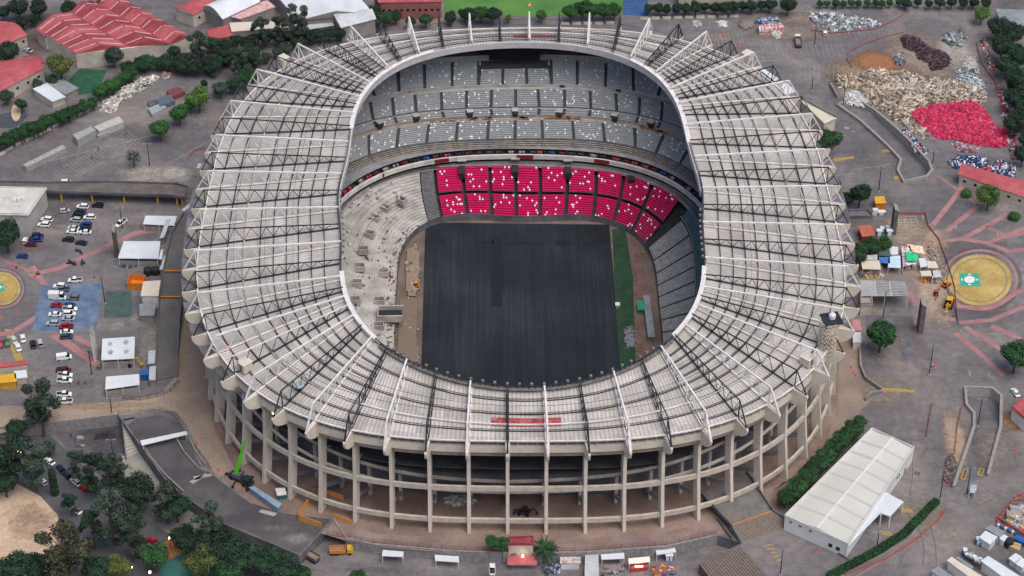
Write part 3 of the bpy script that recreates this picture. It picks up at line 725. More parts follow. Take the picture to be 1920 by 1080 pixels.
# ================================================================ GROUND
def V2(p): return Vector((p.x,p.y))
LOWPX=[(-200,822),(100,795),(222,780),(236,800),(262,835),(320,915),(420,985),(560,1043),(625,973),(650,1010),(700,1021),(850,1034),(960,1038),(1100,1036),(1250,1025),(1345,1004),(1392,1018),(1325,1085),(1250,1250),(-300,1250)]
RAMP1=[(1570,199),(1613,229),(1667,279),(1689,303),(1683,322),(1694,343),(1737,334),(1747,322),(1741,305),(1706,268),(1680,243),(1637,207),(1600,186)]
RAMP2=[(1809,729),(1812,762),(1826,778),(1826,803),(1805,865),(1788,915),(1852,893),(1876,803),(1877,745),(1860,731)]
def cdt(outer,holes):
    vs_=[];es=[];fs=[]
    def ad(poly):
        k=len(vs_); vs_.extend(poly); n=len(poly); es.extend([(k+i,k+(i+1)%n) for i in range(n)])
    ad(outer)
    for h in holes: ad(h)
    vo,eo,fo,_,_,_=delaunay_2d_cdt(vs_,es,[],0,1e-4)
    def inside(p,poly):
        c=False;n=len(poly)
        for i in range(n):
            a,b_=poly[i],poly[(i+1)%n]
            if (a.y>p.y)!=(b_.y>p.y) and p.x<(b_.x-a.x)*(p.y-a.y)/(b_.y-a.y)+a.x: c=not c
        return c
    out=[]
    for f in fo:
        ce=sum((Vector(vo[i]) for i in f),Vector((0,0)))/len(f)
        if any(inside(ce,h) for h in holes): continue
        out.append(f)
    return vo,out
holes=[[V2(P(x,y)) for x,y in h] for h in (LOWPX,RAMP1,RAMP2)]
bowlhole=[V2(pol(2*pi*i/90,r4(2*pi*i/90)+2)) for i in range(90)]
big=[Vector(p) for p in ((-4000,-1500),(4000,-1500),(4000,7000),(-4000,7000))]
vo,fo=cdt(big,holes+[bowlhole])
# asphalt with stains, dust and patched areas
gm=bpy.data.materials.new('ground_asphalt'); gm.use_nodes=True; nt=gm.node_tree; b=nt.nodes['Principled BSDF']; L=nt.links.new
tc=nt.nodes.new('ShaderNodeTexCoord')
def noise(s,d=6,r=.6,vec=None,dist=0):
    n=nt.nodes.new('ShaderNodeTexNoise'); n.inputs['Scale'].default_value=s; n.inputs['Detail'].default_value=d; n.inputs['Roughness'].default_value=r; n.inputs['Distortion'].default_value=dist
    L(vec or tc.outputs['Object'],n.inputs[0]); return n.outputs['Fac']
def ramp(f,stops):
    r=nt.nodes.new('ShaderNodeValToRGB'); r.color_ramp.elements[0].position=stops[0][0]; r.color_ramp.elements[0].color=C(stops[0][1]) if isinstance(stops[0][1],str) else (stops[0][1],)*3+(1,)
    r.color_ramp.elements[1].position=stops[-1][0]; r.color_ramp.elements[1].color=C(stops[-1][1]) if isinstance(stops[-1][1],str) else (stops[-1][1],)*3+(1,)
    for p_,c in stops[1:-1]: e=r.color_ramp.elements.new(p_); e.color=C(c) if isinstance(c,str) else (c,)*3+(1,)
    L(f,r.inputs[0]); return r.outputs['Color']
def mixc(f,a,b_,mode='MIX'):
    m=nt.nodes.new('ShaderNodeMix'); m.data_type='RGBA'; m.blend_type=mode
    if isinstance(f,(int,float)): m.inputs[0].default_value=f
    else: L(f,m.inputs[0])
    for k,s in ((6,a),(7,b_)):
        if isinstance(s,str): m.inputs[k].default_value=C(s)
        else: L(s,m.inputs[k])
    return m.outputs[2]
base=ramp(noise(.03,8,.65,dist=.6),[(.3,'#59565a'),(.5,'#6f6b6d'),(.7,'#89827f')])
dust=ramp(noise(.012,9,.7,dist=1.2),[(.52,0.0),(.7,.75)])
c1=mixc(dust,base,'#988a7f')
st=ramp(noise(.35,7,.75),[(.35,.72),(.55,1.0),(.75,1.12)])
c2=mixc(1.0,c1,st,'MULTIPLY')
fine=ramp(noise(1.6,5,.8),[(.3,.9),(.7,1.08)])
c3=mixc(1.0,c2,fine,'MULTIPLY')
vo_=nt.nodes.new('ShaderNodeTexVoronoi'); vo_.feature='DISTANCE_TO_EDGE'; vo_.inputs['Scale'].default_value=.07; vo_.inputs['Randomness'].default_value=.55; L(tc.outputs['Object'],vo_.inputs['Vector'])
jn=ramp(vo_.outputs['Distance'],[(.004,.8),(.012,1.0)]); c4=mixc(.7,c3,jn,'MULTIPLY')
mpx=nt.nodes.new('ShaderNodeMapping'); mpx.inputs['Scale'].default_value=(.02,.35,1); mpx.inputs['Rotation'].default_value=(0,0,.5); L(tc.outputs['Object'],mpx.inputs[0])
trk=ramp(noise(1.0,6,.7,vec=mpx.outputs[0],dist=.8),[(.35,.86),(.5,1.0),(.66,1.1)]); c5=mixc(.8,c4,trk,'MULTIPLY')
oil=ramp(noise(.5,2,.5),[(.68,1.0),(.76,.78)]); c6=mixc(1.0,c5,oil,'MULTIPLY')
L(c6,b.inputs['Base Color']); b.inputs['Roughness'].default_value=.9
me=bpy.data.meshes.new('ground'); me.from_pydata([(v.x,v.y,0) for v in vo],[],fo); me.materials.append(gm)
g=bpy.data.objects.new('ground',me); col.objects.link(g); struct(g)
lm=[Vector((p.x,p.y,LOW)) for p in (P(-500,700),P(1500,960),P(1500,1500),P(-500,1500))]
vo2,fo2=cdt([V2(P(x,y)) for x,y in LOWPX],[]); me=bpy.data.meshes.new('street'); me.from_pydata([(v.x,v.y,LOW) for v in vo2],[],[f for f in fo2]); me.materials.append(gm); o=bpy.data.objects.new('street',me); col.objects.link(o); struct(o)
# retaining wall of the plaza and the ramp walls
stone=mat('stone_wall','#77757a','#96928f',.9,.9,fine=3)
def retaining(name,label,pts,z0,top,t,m,cat='wall'):
    mb=MB(); q=[Vector((P(x,y).x,P(x,y).y,z0)) for x,y in pts]; mb.wall(q,t,top-z0); o=mb.build(name,m); tag(o,label,cat); return o
retaining('retaining_wall','low grey wall holding up the dusty brown road at left',LOWPX[0:3],LOW,1.0,.5,stone)
retaining('retaining_wall','long curved grey wall along the outer edge of the dark ramp at lower left',LOWPX[2:8],LOW,1.0,.5,concd)
retaining('retaining_wall','straight end wall under the cut edge of the dark ramp at lower left',LOWPX[7:9],LOW,.25,.6,concd)
retaining('retaining_wall','long curved stone wall below the stadium walkway at the bottom',LOWPX[8:16],LOW,.4,.6,stone)
retaining('retaining_wall','stone wall beside the lower flight of brown steps at bottom right',LOWPX[15:18],LOW,.3,.5,concd)
def sunk(name,label,poly,fn,closed):
    pts=[P(x,y) for x,y in poly]; k=(len(pts)) ; mb=MB()
    # floor
    n=len(pts); half=n//2
    q=[Vector((p.x,p.y,fn(i))) for i,p in enumerate(pts)]
    # strip triangulation between the two sides
    i,j=0,n-1
    while j-i>1:
        mb.face([q[i],q[j],q[j-1]][::-1] if False else [q[i],q[i+1],q[j]]); i+=1
        if j-i>1: mb.face([q[i],q[j-1],q[j]]); j-=1
    o=mb.build(name+'_floor',mat('ramp_asphalt','#5a595d','#6f6d70',.2,.9,fine=1.5)); o['kind']='structure'
    mb=MB(); w_=[Vector((p.x,p.y,LOW-1)) for p in pts]
    mb.wall(w_[closed[0]:]+w_[:closed[1]],.8,abs(LOW-1)+1.0); o=mb.build(name+'_wall',mat('ramp_wall_stone','#9a9692','#b0aca7',.9,.9)); tag(o,label,'wall')
    m2=MB(); m2.wall([Vector((p.x,p.y,1.01)) for p in w_[closed[0]:]+w_[:closed[1]]],1.0,.14); m2.build('coping',mat('pale_coping','#98948f','#86827d',.8,.9),o,origin=(0,0,0))
sunk('ramp',"curved stone parapet round the long sunken ramp at upper right",RAMP1,lambda i:{0:-.02,12:-.02,1:-1.2,11:-1.2,2:-2.6,10:-2.6,9:-2.6}.get(i,-2.8),(0,1))
sunk('ramp',"stone parapet round the sunken ramp beside the orange fence at lower right",RAMP2,lambda i:{5:-.02,6:-.02,4:-1.0,7:-1.6}.get(i,-2.8),(6,6))
# ---- patches with ragged faded edges
def soft(px,rx,ry,c,z=.012,zlev=0.0,a=.85,name='dust_patch',seed=0,rot=0):
    """irregular stain: ring of vertices with an alpha attribute fading outwards"""
    rnd=random.Random(seed+int(px[0])); cpt=P(px[0],px[1],zlev)
    me=bpy.data.meshes.new(name); vs_=[(cpt.x,cpt.y,zlev+z)];al=[1]; n=28; fs=[]
    ex=(P(px[0]+rx,px[1],zlev)-cpt).length; ey=(P(px[0],px[1]+ry,zlev)-cpt).length
    jag=[rnd.uniform(.7,1.2) for _ in range(n)]; jag=[(jag[i-1]+jag[i]+jag[(i+1)%n])/3 for i in range(n)]
    rr=[.45,.8,1.1]
    for ri,r_ in enumerate(rr):
        for i in range(n):
            an=2*pi*i/n; x=ex*r_*jag[i]*cos(an);y=ey*r_*jag[i]*sin(an)
            vs_.append((cpt.x+x*cos(rot)-y*sin(rot),cpt.y+x*sin(rot)+y*cos(rot),zlev+z)); al.append([.95,.6,0][ri])
    for i in range(n): fs.append((0,1+i,1+(i+1)%n))
    for ri in range(2):
        for i in range(n): fs.append((1+ri*n+i,1+(ri+1)*n+i,1+(ri+1)*n+(i+1)%n,1+ri*n+(i+1)%n))
    me.from_pydata(vs_,[],fs); at=me.attributes.new('alpha','FLOAT','POINT')
    for i,v in enumerate(al): at.data[i].value=v*a
    key='soft'+c
    if key not in MATS:
        m=bpy.data.materials.new('stain'); MATS[key]=m; m.use_nodes=True; nt=m.node_tree; b=nt.nodes['Principled BSDF']; L=nt.links.new
        A=nt.nodes.new('ShaderNodeAttribute'); A.attribute_name='alpha'; tc=nt.nodes.new('ShaderNodeTexCoord')
        n=nt.nodes.new('ShaderNodeTexNoise'); n.inputs['Scale'].default_value=.25; n.inputs['Detail'].default_value=9; n.inputs['Roughness'].default_value=.72; L(tc.outputs['Object'],n.inputs[0])
        ad=nt.nodes.new('ShaderNodeMath'); ad.operation='ADD'; L(A.outputs['Fac'],ad.inputs[0]); L(n.outputs['Fac'],ad.inputs[1])
        mr=nt.nodes.new('ShaderNodeMapRange'); mr.inputs[1].default_value=.75; mr.inputs[2].default_value=1.35; L(ad.outputs[0],mr.inputs[0]); L(mr.outputs[0],b.inputs['Alpha'])
        cc=C(c); r=nt.nodes.new('ShaderNodeValToRGB'); r.color_ramp.elements[0].position=.35; r.color_ramp.elements[1].position=.7
        r.color_ramp.elements[0].color=(cc[0]*.75,cc[1]*.75,cc[2]*.75,1); r.color_ramp.elements[1].color=(min(1,cc[0]*1.2),min(1,cc[1]*1.2),min(1,cc[2]*1.2),1)
        n2=nt.nodes.new('ShaderNodeTexNoise'); n2.inputs['Scale'].default_value=.8; n2.inputs['Detail'].default_value=6; L(tc.outputs['Object'],n2.inputs[0]); L(n2.outputs['Fac'],r.inputs[0]); L(r.outputs[0],b.inputs['Base Color']); b.inputs['Roughness'].default_value=.95
    me.materials.append(MATS[key]); o=bpy.data.objects.new(name,me); col.objects.link(o); o['kind']='structure'; return o
brick=mat('brick_paving','#7c5f5e','#98787a',.25,.9,fine=1.8)
brick2=mat('pink_brick_paving','#94676a','#a87f7e',.15,.9,fine=1.8)
# brown concourse around the stadium
mb=MB()
for k in range(N):
    q=[Ept(k,.006,-22),Ept(k,.006,9),Ept(k+1,.006,9),Ept(k+1,.006,-22)]
    mb.face(q[::-1] if TOT<0 else q)
conc_g=mat('concourse_paving','#7a645c','#947f74',.07,.92,fine=1.2)
struct(mb.build('concourse',conc_g))
sand=mat('dusty_road','#8b7a6c','#a39180',.06,.95,fine=1)
sheet('dusty_road',[(352,560),(338,640),(330,705),(300,738),(235,752),(110,762),(-30,760),(-30,818),(100,793),(222,779),(290,768),(330,772),(352,800),(380,860),(410,895),(440,880),(400,800),(384,700),(372,600)],.012,sand)
sheet('walkway',[(612,1003),(700,1019),(850,1032),(960,1036),(1100,1034),(1250,1023),(1343,1003),(1343,975),(1250,998),(1100,1010),(960,1012),(850,1010),(700,1000),(625,975)],.012,mat('walkway_paving','#7b6763','#93807a',.12,.92,fine=1.5))
sheet('dusty_road',[(1575,650),(1612,640),(1618,700),(1650,740),(1612,770),(1605,790),(1450,920),(1440,960),(1400,930),(1480,900),(1550,830),(1570,760)],.012,mat('brown_paving','#80706a','#978779',.08,.92,fine=1.2))
# left plaza patches
blue_f=mat('faded_blue','#4d6283','#6f7f93',.18,.9,fine=1.2)
sheet('blue_pavement',[(78,534),(193,531),(180,618),(60,622)],.016,blue_f)
sheet('green_pavement',[(197,546),(246,546),(249,594),(195,596)],.016,mat('faded_green','#3d5250','#4c615c',.25,.9,fine=1.2))
yel_f=mat('faded_yellow','#94804d','#ad9659',.3,.9,fine=1.2)
sheet('yellow_pavement',[(8,617),(22,617),(44,676),(30,680)],.016,yel_f)
sheet('yellow_pavement',[(-20,622),(10,622),(10,627),(-20,628)],.016,yel_f)
def ellipse_px(cx,cy,rx,ry,z,name,m,rin=None,n=64):
    mb=MB()
    o_=[P(cx+rx*cos(2*pi*i/n),cy-ry*sin(2*pi*i/n),z) for i in range(n)]
    if rin is None: mb.face(o_)
    else:
        i_=[P(cx+rx*rin*cos(2*pi*i/n),cy-ry*rin*sin(2*pi*i/n),z) for i in range(n)]
        for i in range(n): mb.face([i_[i],o_[i],o_[(i+1)%n],i_[(i+1)%n]])
    return struct(mb.build(name,m))
def band(pts,wpx,z=.014,m=brick2,name='brick_path'):
    mb=MB(); q=[P(x,y,z) for x,y in pts]; w_=wpx/5.3
    for i in range(len(q)-1):
        w_=w_*(1.0 if m is not brick2 or i else 1.3); d=(q[i+1]-q[i]).normalized(); nn=Vector((-d.y,d.x,0))*w_/2; e=d*w_*.15
        zz=Vector((0,0,.0008*i))
        mb.face([q[i]-nn-e+zz,q[i+1]-nn+e+zz,q[i+1]+nn+e+zz,q[i]+nn-e+zz])
    return struct(mb.build(name,m))
circ=mat('circle_yellow','#a08749','#bda66a',.12,.9,fine=1)
for cx,cy,rx,ry,xs in ((1837,525,60,48,1),(2,541,36,31,-1)):
    ellipse_px(cx,cy,rx*1.32,ry*1.32,.010,'brick_ring',mat('dark_paving','#57545a','#6a666a',.2,.9,fine=1.5),1/1.2)
    ellipse_px(cx,cy,rx*1.2,ry*1.2,.016,'brick_ring',brick2,.93/1.0)
    ellipse_px(cx,cy,rx,ry,.022,'yellow_circle',circ); ellipse_px(cx,cy,rx*.86,ry*.86,.026,'circle_kerb',concd,.97)
    ellipse_px(cx,cy,rx*1.03,ry*1.03,.020,'circle_kerb',concd,.97)
gsq=mat('emblem_green','#2f9a80','#3aa98d',1)
def emblem(cx,cy,s):
    q=[(cx-20*s,cy-12*s),(cx+17*s,cy-12*s),(cx+21*s,cy+13*s),(cx-17*s,cy+13*s)]
    sheet('emblem_square',q,.032,gsq); ellipse_px(cx,cy,10*s,6.5*s,.040,'emblem_disc',white_m)
    for dx,dy,a_,b_ in ((0,-9.5,2.6,1.2),(0,9.5,2.6,1.2),(-14.5,0,1.4,1.9),(14.5,0,1.4,1.9)):
        sheet('emblem_mark',[(cx+(dx-a_)*s,cy+(dy-b_)*s),(cx+(dx+a_)*s,cy+(dy-b_)*s),(cx+(dx+a_)*s,cy+(dy+b_)*s),(cx+(dx-a_)*s,cy+(dy+b_)*s)],.040,white_m)
emblem(1818,524,1); emblem(-4,538,.62)
for pts,w_ in [([(1745,427),(1800,357),(1815,325)],8),([(1773,435),(1838,382)],8),([(1810,445),(1888,402)],8),([(1853,455),(1920,428),(1960,412)],8),([(1770,452),(1800,448),(1850,455),(1893,472),(1950,462)],8),
  ([(1850,425),(1893,444),(1950,430)],7),([(1793,574),(1847,578),(1880,566),(1907,547),(1950,540)],8),([(1800,605),(1860,600),(1895,585),(1950,565)],8),([(1810,613),(1880,657),(1920,675)],8),([(1860,612),(1960,655)],8),([(1793,625),(1840,665),(1880,703)],8),
  ([(1703,548),(1728,575),(1745,590),(1720,607),(1703,628)],10),([(1745,590),(1790,600)],9),([(1760,330),(1835,385)],4),
  ([(57,515),(110,503),(167,477),(253,437),(345,424)],10),([(345,424),(420,410)],10),([(0,485),(60,510)],6),([(60,500),(88,540),(75,590),(20,625),(-30,630)],9),([(100,627),(135,650),(182,682)],12),([(140,632),(180,650)],9),([(345,440),(380,470)],6)]:
    band(pts,w_)
# dark plaza tone right
for (x,y,rx,ry,c,a) in [(1740,520,40,110,'#a89686',.9),(1730,445,60,30,'#a5917f',.9),(1640,140,110,45,'#8c7767',.95),(1645,118,55,25,'#96694a',1),(1720,110,90,55,'#8f8076',.85),(1790,95,50,40,'#a29a92',.8),(1700,190,90,40,'#8d8175',.8),
  (1480,60,90,22,'#857a72',.8),(1350,70,40,16,'#8a807a',.7),(330,125,50,18,'#75605a',.8),(430,110,90,22,'#5d4d4c',.9),(270,330,70,30,'#9a928b',.8),(330,325,40,18,'#a9a39c',.8),(255,250,90,22,'#6f6a68',.5),
  (1790,820,26,80,'#a08c7a',.9),(1660,735,60,45,'#8a8078',.7),(1700,960,120,35,'#8a8077',.6),(1870,840,50,60,'#857c76',.7),(1900,790,30,20,'#8a6a50',.9),(280,650,30,60,'#8a847d',.8),(260,600,25,20,'#9b958c',.7),
  (60,460,60,20,'#7d6a66',.5),(150,720,60,14,'#77706c',.5),(30,720,45,22,'#877c74',.7),(620,915,40,10,'#6f6c70',.6),(1640,470,40,60,'#7a716a',.5),(1690,430,55,38,'#9b8a7c',.8),(1700,640,50,50,'#7c7370',.5),(1570,150,40,20,'#77706a',.5)]:
    soft((x,y),rx,ry,c,.018+.0004*(x%9),0,a,seed=int(y))
for (x,y,rx,ry,c,a) in [(195,830,50,30,'#5f5d62',.6),(230,880,45,30,'#7b7873',.8)]: soft((x,y),rx,ry,c,.02,LOW,a)
# lower roads and lots
sheet('side_road',[(60,790),(110,830),(175,890),(255,960),(330,1010),(420,1050),(560,1090),(700,1150),(-100,1150),(-100,800)],LOW+.012,mat('road_asphalt','#4a4b50','#5b5b60',.1,.9,fine=1.2))
sheet('sand_lot',[(-60,890),(20,900),(75,930),(108,965),(118,1010),(90,1060),(60,1120),(-200,1120)],LOW+.03,mat('sand','#b39b84','#c9b097',.05,.95,fine=.8,bump=.1))
sheet('dark_yard',[(95,800),(222,784),(262,840),(310,918),(270,960),(200,900),(130,850)],LOW+.02,mat('yard_asphalt','#4c4b50','#636166',.08,.9,fine=1.3))
sheet('pale_yard',[(228,855),(262,850),(300,905),(280,930),(235,890)],LOW+.024,mat('pale_yard','#807d78','#96928b',.15,.9))
sheet('playground',[(300,1030),(330,1010),(395,1045),(440,1085),(300,1100)],LOW+.03,mat('teal_court','#2f5f58','#3b6f66',.3,.9))
sheet('brick_path',[(305,1020),(325,1005),(352,1030),(318,1050)],LOW+.036,mat('orange_paving','#a5623f','#8e5236',.5,.9,fine=2))
for i in range(6):
    x=318+i*5.5; y=1023+i*0
    sheet('yellow_stripe',[(x,1036-i*2.2),(x+3,1034-i*2.2),(x+8,1044-i*2.2),(x+5,1046-i*2.2)],LOW+.042,yel_f)
# dark curved ramp deck
deckm=mat('deck_asphalt','#46454a','#5d5a5c',.09,.9,fine=1.3)
sheet('ramp_deck',[(265,833),(300,822),(352,818),(375,872),(430,915),(470,943),(530,962),(575,968),(625,974),(560,1042),(420,984),(320,913)],.016,deckm)
sheet('ramp_deck',[(236,800),(255,785),(300,778),(335,792),(352,818),(300,822),(265,833)],.016,deckm)
for pts in ([(265,833),(285,862),(310,893),(345,925)],[(352,818),(365,845),(385,875)],[(330,822),(345,850),(372,880),(388,885)]):
    mb=MB(); mb.wall([P(x,y) for x,y in pts],.3,1.0); tag(mb.build('low_wall',conc),{265:'low pale wall on the inner left of the dark curved ramp',352:'low pale wall on the stadium side of the dark curved ramp',330:'short pale wall splitting the lanes of the dark curved ramp'}[pts[0][0]],'wall')
# parking markings
line_m=mat('worn_line','#a8a29b','#7e7a78',1.5,.9); line_o=mat('worn_orange_line','#a2714f','#7f6a5e',1.5,.9); line_y=mat('worn_yellow_line','#b8974a','#8a7a54',1.5,.9)
def bays(p,q,n,length,m1=line_m,m2=line_o,both=True,slant=0.0,name='parking_lines'):
    a=P(*p,.02);b_=P(*q,.02); d=(b_-a).normalized(); nn=Vector((-d.y,d.x,0)); mb=MB()
    mb.beam(a,b_,.16,.004,1)
    for i in range(n+1):
        c_=a.lerp(b_,i/n); e=nn*length+d*slant
        mb.beam(c_-(e if both else e*0),c_+e,.12,.004,0)
    return struct(mb.build(name,[m1,m2]))
bays((175,297),(253,257),13,5); bays((110,330),(190,292),12,5)
bays((1322,76),(1400,72),10,5); bays((1410,98),(1580,93),18,5); bays((1500,130),(1590,135),10,5); bays((1530,60),(1700,40),18,5); bays((1690,22),(1830,22),14,5,both=False)
bays((1590,60),(1690,52),11,5)
for p,q in (((60,310),(300,250)),((222,360),(395,262)),((1395,118),(1480,110)),((1565,330),(1600,325)),((1600,318),(1670,308))):
    mb=MB(); mb.beam(P(*p,.024),P(*q,.024),.25,.004); struct(mb.build('painted_line',line_m))
for q in ([(1562,297),(1600,293),(1602,297),(1564,303)],[(1650,282),(1668,279),(1670,284),(1652,287)],[(1676,330),(1690,330),(1690,336),(1676,336)],[(1655,727),(1715,731),(1715,736),(1655,733)]):
    sheet('yellow_marking',q,.024,line_y)
for x,y in ((1698,955),(1660,998)):   # hatched squares beside the white hall
    for i in range(5): sheet('yellow_stripe',[(x-10+i*4,y-3+i*.5),(x-8+i*4,y-4+i*.5),(x-1+i*4,y+5+i*.5),(x-3+i*4,y+6+i*.5)],.03,line_y)
for pts,w_ in [([(1760,952),(1720,1003),(1660,1037),(1580,1075)],1.6),([(1765,955),(1728,1008),(1665,1045),(1590,1090)],2.5)]:
    band(pts,w_,.02,mat('orange_kerb','#a07160','#8f7166',1),'kerb_line')
# football field at the top
sheet('football_field',[(835,-60),(1168,-60),(1168,22),(1100,30),(900,30),(832,24)],.02,mat('field_grass','#3f6f36','#5b8640',.05,.95,fine=1))
sheet('lawn',[(128,150),(150,128),(200,132),(182,172),(140,180)],.02,mat('dark_lawn','#1d4a38','#2a5a40',.3,.95))
sheet('dark_court',[(0,215),(30,208),(55,215),(30,240),(0,240)],.02,mat('court_dark','#3a4149','#4a5058',.3,.9)); ellipse_px(30,211,9,16,.026,'sand_pit',mat('sand',''))
sheet('yard',[(30,30),(100,25),(180,60),(60,110),(30,80)],.012,mat('yard_earth','#4e4846','#655c58',.1,.9))
sheet('blue_court',[(1165,0),(1215,-10),(1215,30),(1168,28)],.02,mat('court_blue','#2c4b78','#38598a',.4,.9))
# bright concrete slabs / utility hatches
for q in [[(362,893),(395,888),(398,892),(365,900)],[(490,955),(520,962),(514,968),(485,960)],[(355,903),(385,887),(390,890),(362,907)]]: sheet('concrete_slab',q,.03,conc)
for x,y,w_,h_ in ((1508,225,6,3),(1703,245,5,2),(1722,185,6,2),(1587,240,9,5),(1600,247,5,3),(1850,730,6,3),(1855,703,3,9),(1818,700,3,9),(1792,425,3,7),(1730,407,3,7),(1885,675,3,9),(1870,440,3,6),(1802,620,3,5),(150,820,12,6),(155,835,8,4)):
    z=LOW+.05 if x<200 else .03
    sheet('hatch_cover',[(x-w_/2,y-h_/2),(x+w_/2,y-h_/2),(x+w_/2+1,y+h_/2),(x-w_/2+1,y+h_/2)],z,mat('hatch_grey','#9a9692','#7c7976',1))

for i in range(5): sheet('yellow_stripe',[(1432+i*6,1022+i*7),(1448+i*4,1020+i*7),(1449+i*4,1022+i*7),(1433+i*6,1024.5+i*7)],.03,line_y)
for (x,y,rx,ry,c,a) in [(1600,170,45,25,'#94877a',.8),(1780,215,60,45,'#8d7f7b',.7),(1580,45,60,14,'#9b9691',.7),(240,175,60,25,'#8f8a84',.6),(1840,310,50,16,'#7c7b80',.6),(1500,100,30,12,'#8d8781',.6),(1650,300,30,40,'#8a8480',.5),(1690,870,25,60,'#8f8882',.5),(1790,1000,60,30,'#989087',.6),(1850,940,40,30,'#8f8882',.6),(200,480,40,30,'#7f7c7c',.5),(100,470,40,30,'#807a78',.5),(220,610,30,16,'#8f8b86',.7),(30,300,40,10,'#8b8782',.5),(400,235,30,14,'#8b8580',.5),(560,1010,40,14,'#8d8884',.7),(520,990,50,8,'#7f7a77',.6),(780,985,60,8,'#8f7c72',.5),(1200,985,80,8,'#a08c80',.5),(1500,840,30,30,'#9a8b7e',.5)]:
    soft((x,y),rx,ry,c,.024+.0004*(y%9),0,a,seed=int(x))
for (x,y,rx,ry,c,a) in [(1160,1062,30,12,'#8b8a88',.6),(700,1068,80,8,'#6d6f70',.5),(160,850,20,30,'#7d7b7a',.5),(40,960,50,30,'#c9b59e',.5)]: soft((x,y),rx,ry,c,.045,LOW,a)
soft((60,980),60,40,'#a48d76',.05,LOW,.5)
for pts in ([(1700,960),(1740,1000),(1730,1060)],[(1720,950),(1760,990),(1755,1070)],[(1790,940),(1830,960),(1870,930)],[(1560,340),(1640,300),(1600,240)],[(1700,800),(1720,870),(1705,930)],[(60,330),(200,300),(330,270)]):
    q=[P(x,y,.03) for x,y in pts]; mb=MB(); pr2=None
    for t in range(13):
        f=t/12; p=q[0]*(1-f)**2+q[1]*2*f*(1-f)+q[2]*f*f
        if pr2 is not None: mb.beam(pr2,p,.35,.003)
        pr2=p
    struct(mb.build('tyre_track',mat('tyre_mark','#5c595a','#6e6a69',.4,.9)))

for (x,y,rx,ry,c,a) in [(1660,160,120,50,'#8f7a6b',.8),(1760,150,60,50,'#94897f',.7),(1500,35,80,14,'#8a7b6f',.8),(1380,90,70,12,'#837a75',.6),(1850,560,80,70,'#716a6b',.5),(1820,470,90,40,'#6c6768',.5),(100,400,90,40,'#67646a',.5),(180,760,120,10,'#a5907c',.6)]:
    soft((x,y),rx,ry,c,.0135+.0003*(x%5),0,a,seed=int(x)+5)
# ================================================================ BUILDINGS
def win_row(parent,p,q,z,n,w_,h,m=glass_m,name='window',frame=None):
    p=Vector(p);q=Vector(q); d=(q-p); d.z=0; L_=d.length; d.normalize(); nn=Vector((d.y,-d.x,0)); rz=math.atan2(d.y,d.x)
    for i in range(n):
        c_=p+d*L_*(i+.5)/n; c_.z=z
        mb=MB(); mb.box(c_+nn*.03,(w_,.08,h),rz); 
        o=mb.build(name,m,parent)
def hall(name,label,cat,top,h,roofm,wallm,kind='flat',rise=1.5,over=.4,z0=0,ridge_along=0,extras=None,parapet=0,group=None,nw=0):
    """top: 4 roof corners in photo px at eaves height, listed back-left, back-right, front-right, front-left"""
    q=[P(x,y,z0+h) for x,y in top]; ce=sum(q,Vector((0,0,0)))/len(q); ce.z=z0
    o=thing(name,label,cat,ce,group=group)
    mb=MB(); inn=[ce+(p-ce)*(1-.02) for p in q]; mb.prism([(p.x,p.y) for p in inn],z0-.2,z0+h-.02); mb.build('wall',wallm,o)
    mb=MB()
    A=[p+(p-Vector((ce.x,ce.y,p.z))).normalized()*over for p in q]
    if kind=='flat':
        mb.prism([(p.x,p.y) for p in A],z0+h,z0+h+.35)
        if parapet: mb.wall([Vector((p.x,p.y,z0+h+.35)) for p in inn],.35,parapet,closed=True)
    elif kind=='shed':
        a,b_,c_,d_=A; u=Vector((0,0,rise)); t=Vector((0,0,.2)); mb.hexa([d_,c_,b_+u,a+u,d_+t,c_+t,b_+u+t,a+u+t])
        m2=MB(); 
        for s,e in ((inn[0],inn[3]),(inn[1],inn[2])): m2.face([s+Vector((0,0,0)),s+u*.97,e])
        m2.face([inn[0],inn[1],inn[1]+u*.97,inn[0]+u*.97]); m2.build('gable_wall',wallm,o)
    elif kind in('gable','arch'):
        a,b_,c_,d_=A
        if ridge_along: a,b_,c_,d_=b_,c_,d_,a
        # ridge runs from mid(a,d) to mid(b,c)
        n=8 if kind=='arch' else 2; rows=[]
        for i in range(n+1):
            f=i/n; zz=(math.sin(pi*f)*rise if kind=='arch' else (1-abs(2*f-1))*rise)
            rows.append((a.lerp(d_,f)+Vector((0,0,zz)),b_.lerp(c_,f)+Vector((0,0,zz))))
        for i in range(n):
            (p0_,p1_),(q0_,q1_)=rows[i],rows[i+1]; t=Vector((0,0,.18)); f=[q0_,q1_,p1_,p0_]
            mb.hexa([v-t*0 for v in f]+[v+t for v in f])
        for e in (0,1):
            m2=MB()
            for i in range(n): m2.face([rows[i][e]+Vector((0,0,-.02)),rows[i+1][e]+Vector((0,0,-.02)),Vector((rows[i+1][e].x,rows[i+1][e].y,z0+h)),Vector((rows[i][e].x,rows[i][e].y,z0+h))])
            m2.build('gable_wall',wallm,o)
    mb.build('roof',roofm,o)
    if nw: win_row(o,inn[3],inn[2],z0+h*.55,nw,1.1,1.0)
    return o,q,ce
redr=mat('red_roof','#a2454c','#b35e62',.12,.75,fine=.8); redr2=mat('dark_red_roof','#86333c','#9a4850',.15,.75,fine=1)
creamw=mat('cream_wall','#c9c1b4','#b3a99b',.2,.85,fine=1.5); greyw=mat('grey_wall','#85817e','#9a9591',.3,.85,fine=1.5); tin=mat('pale_tin_roof','#c2c6ca','#a7abb0',.12,.5,fine=1); whiter=mat('white_roof','#d6dbdf','#c6ccd1',.15,.5); grnr=mat('grey_tin','#8d9396','#777d80',.3,.6,fine=2)
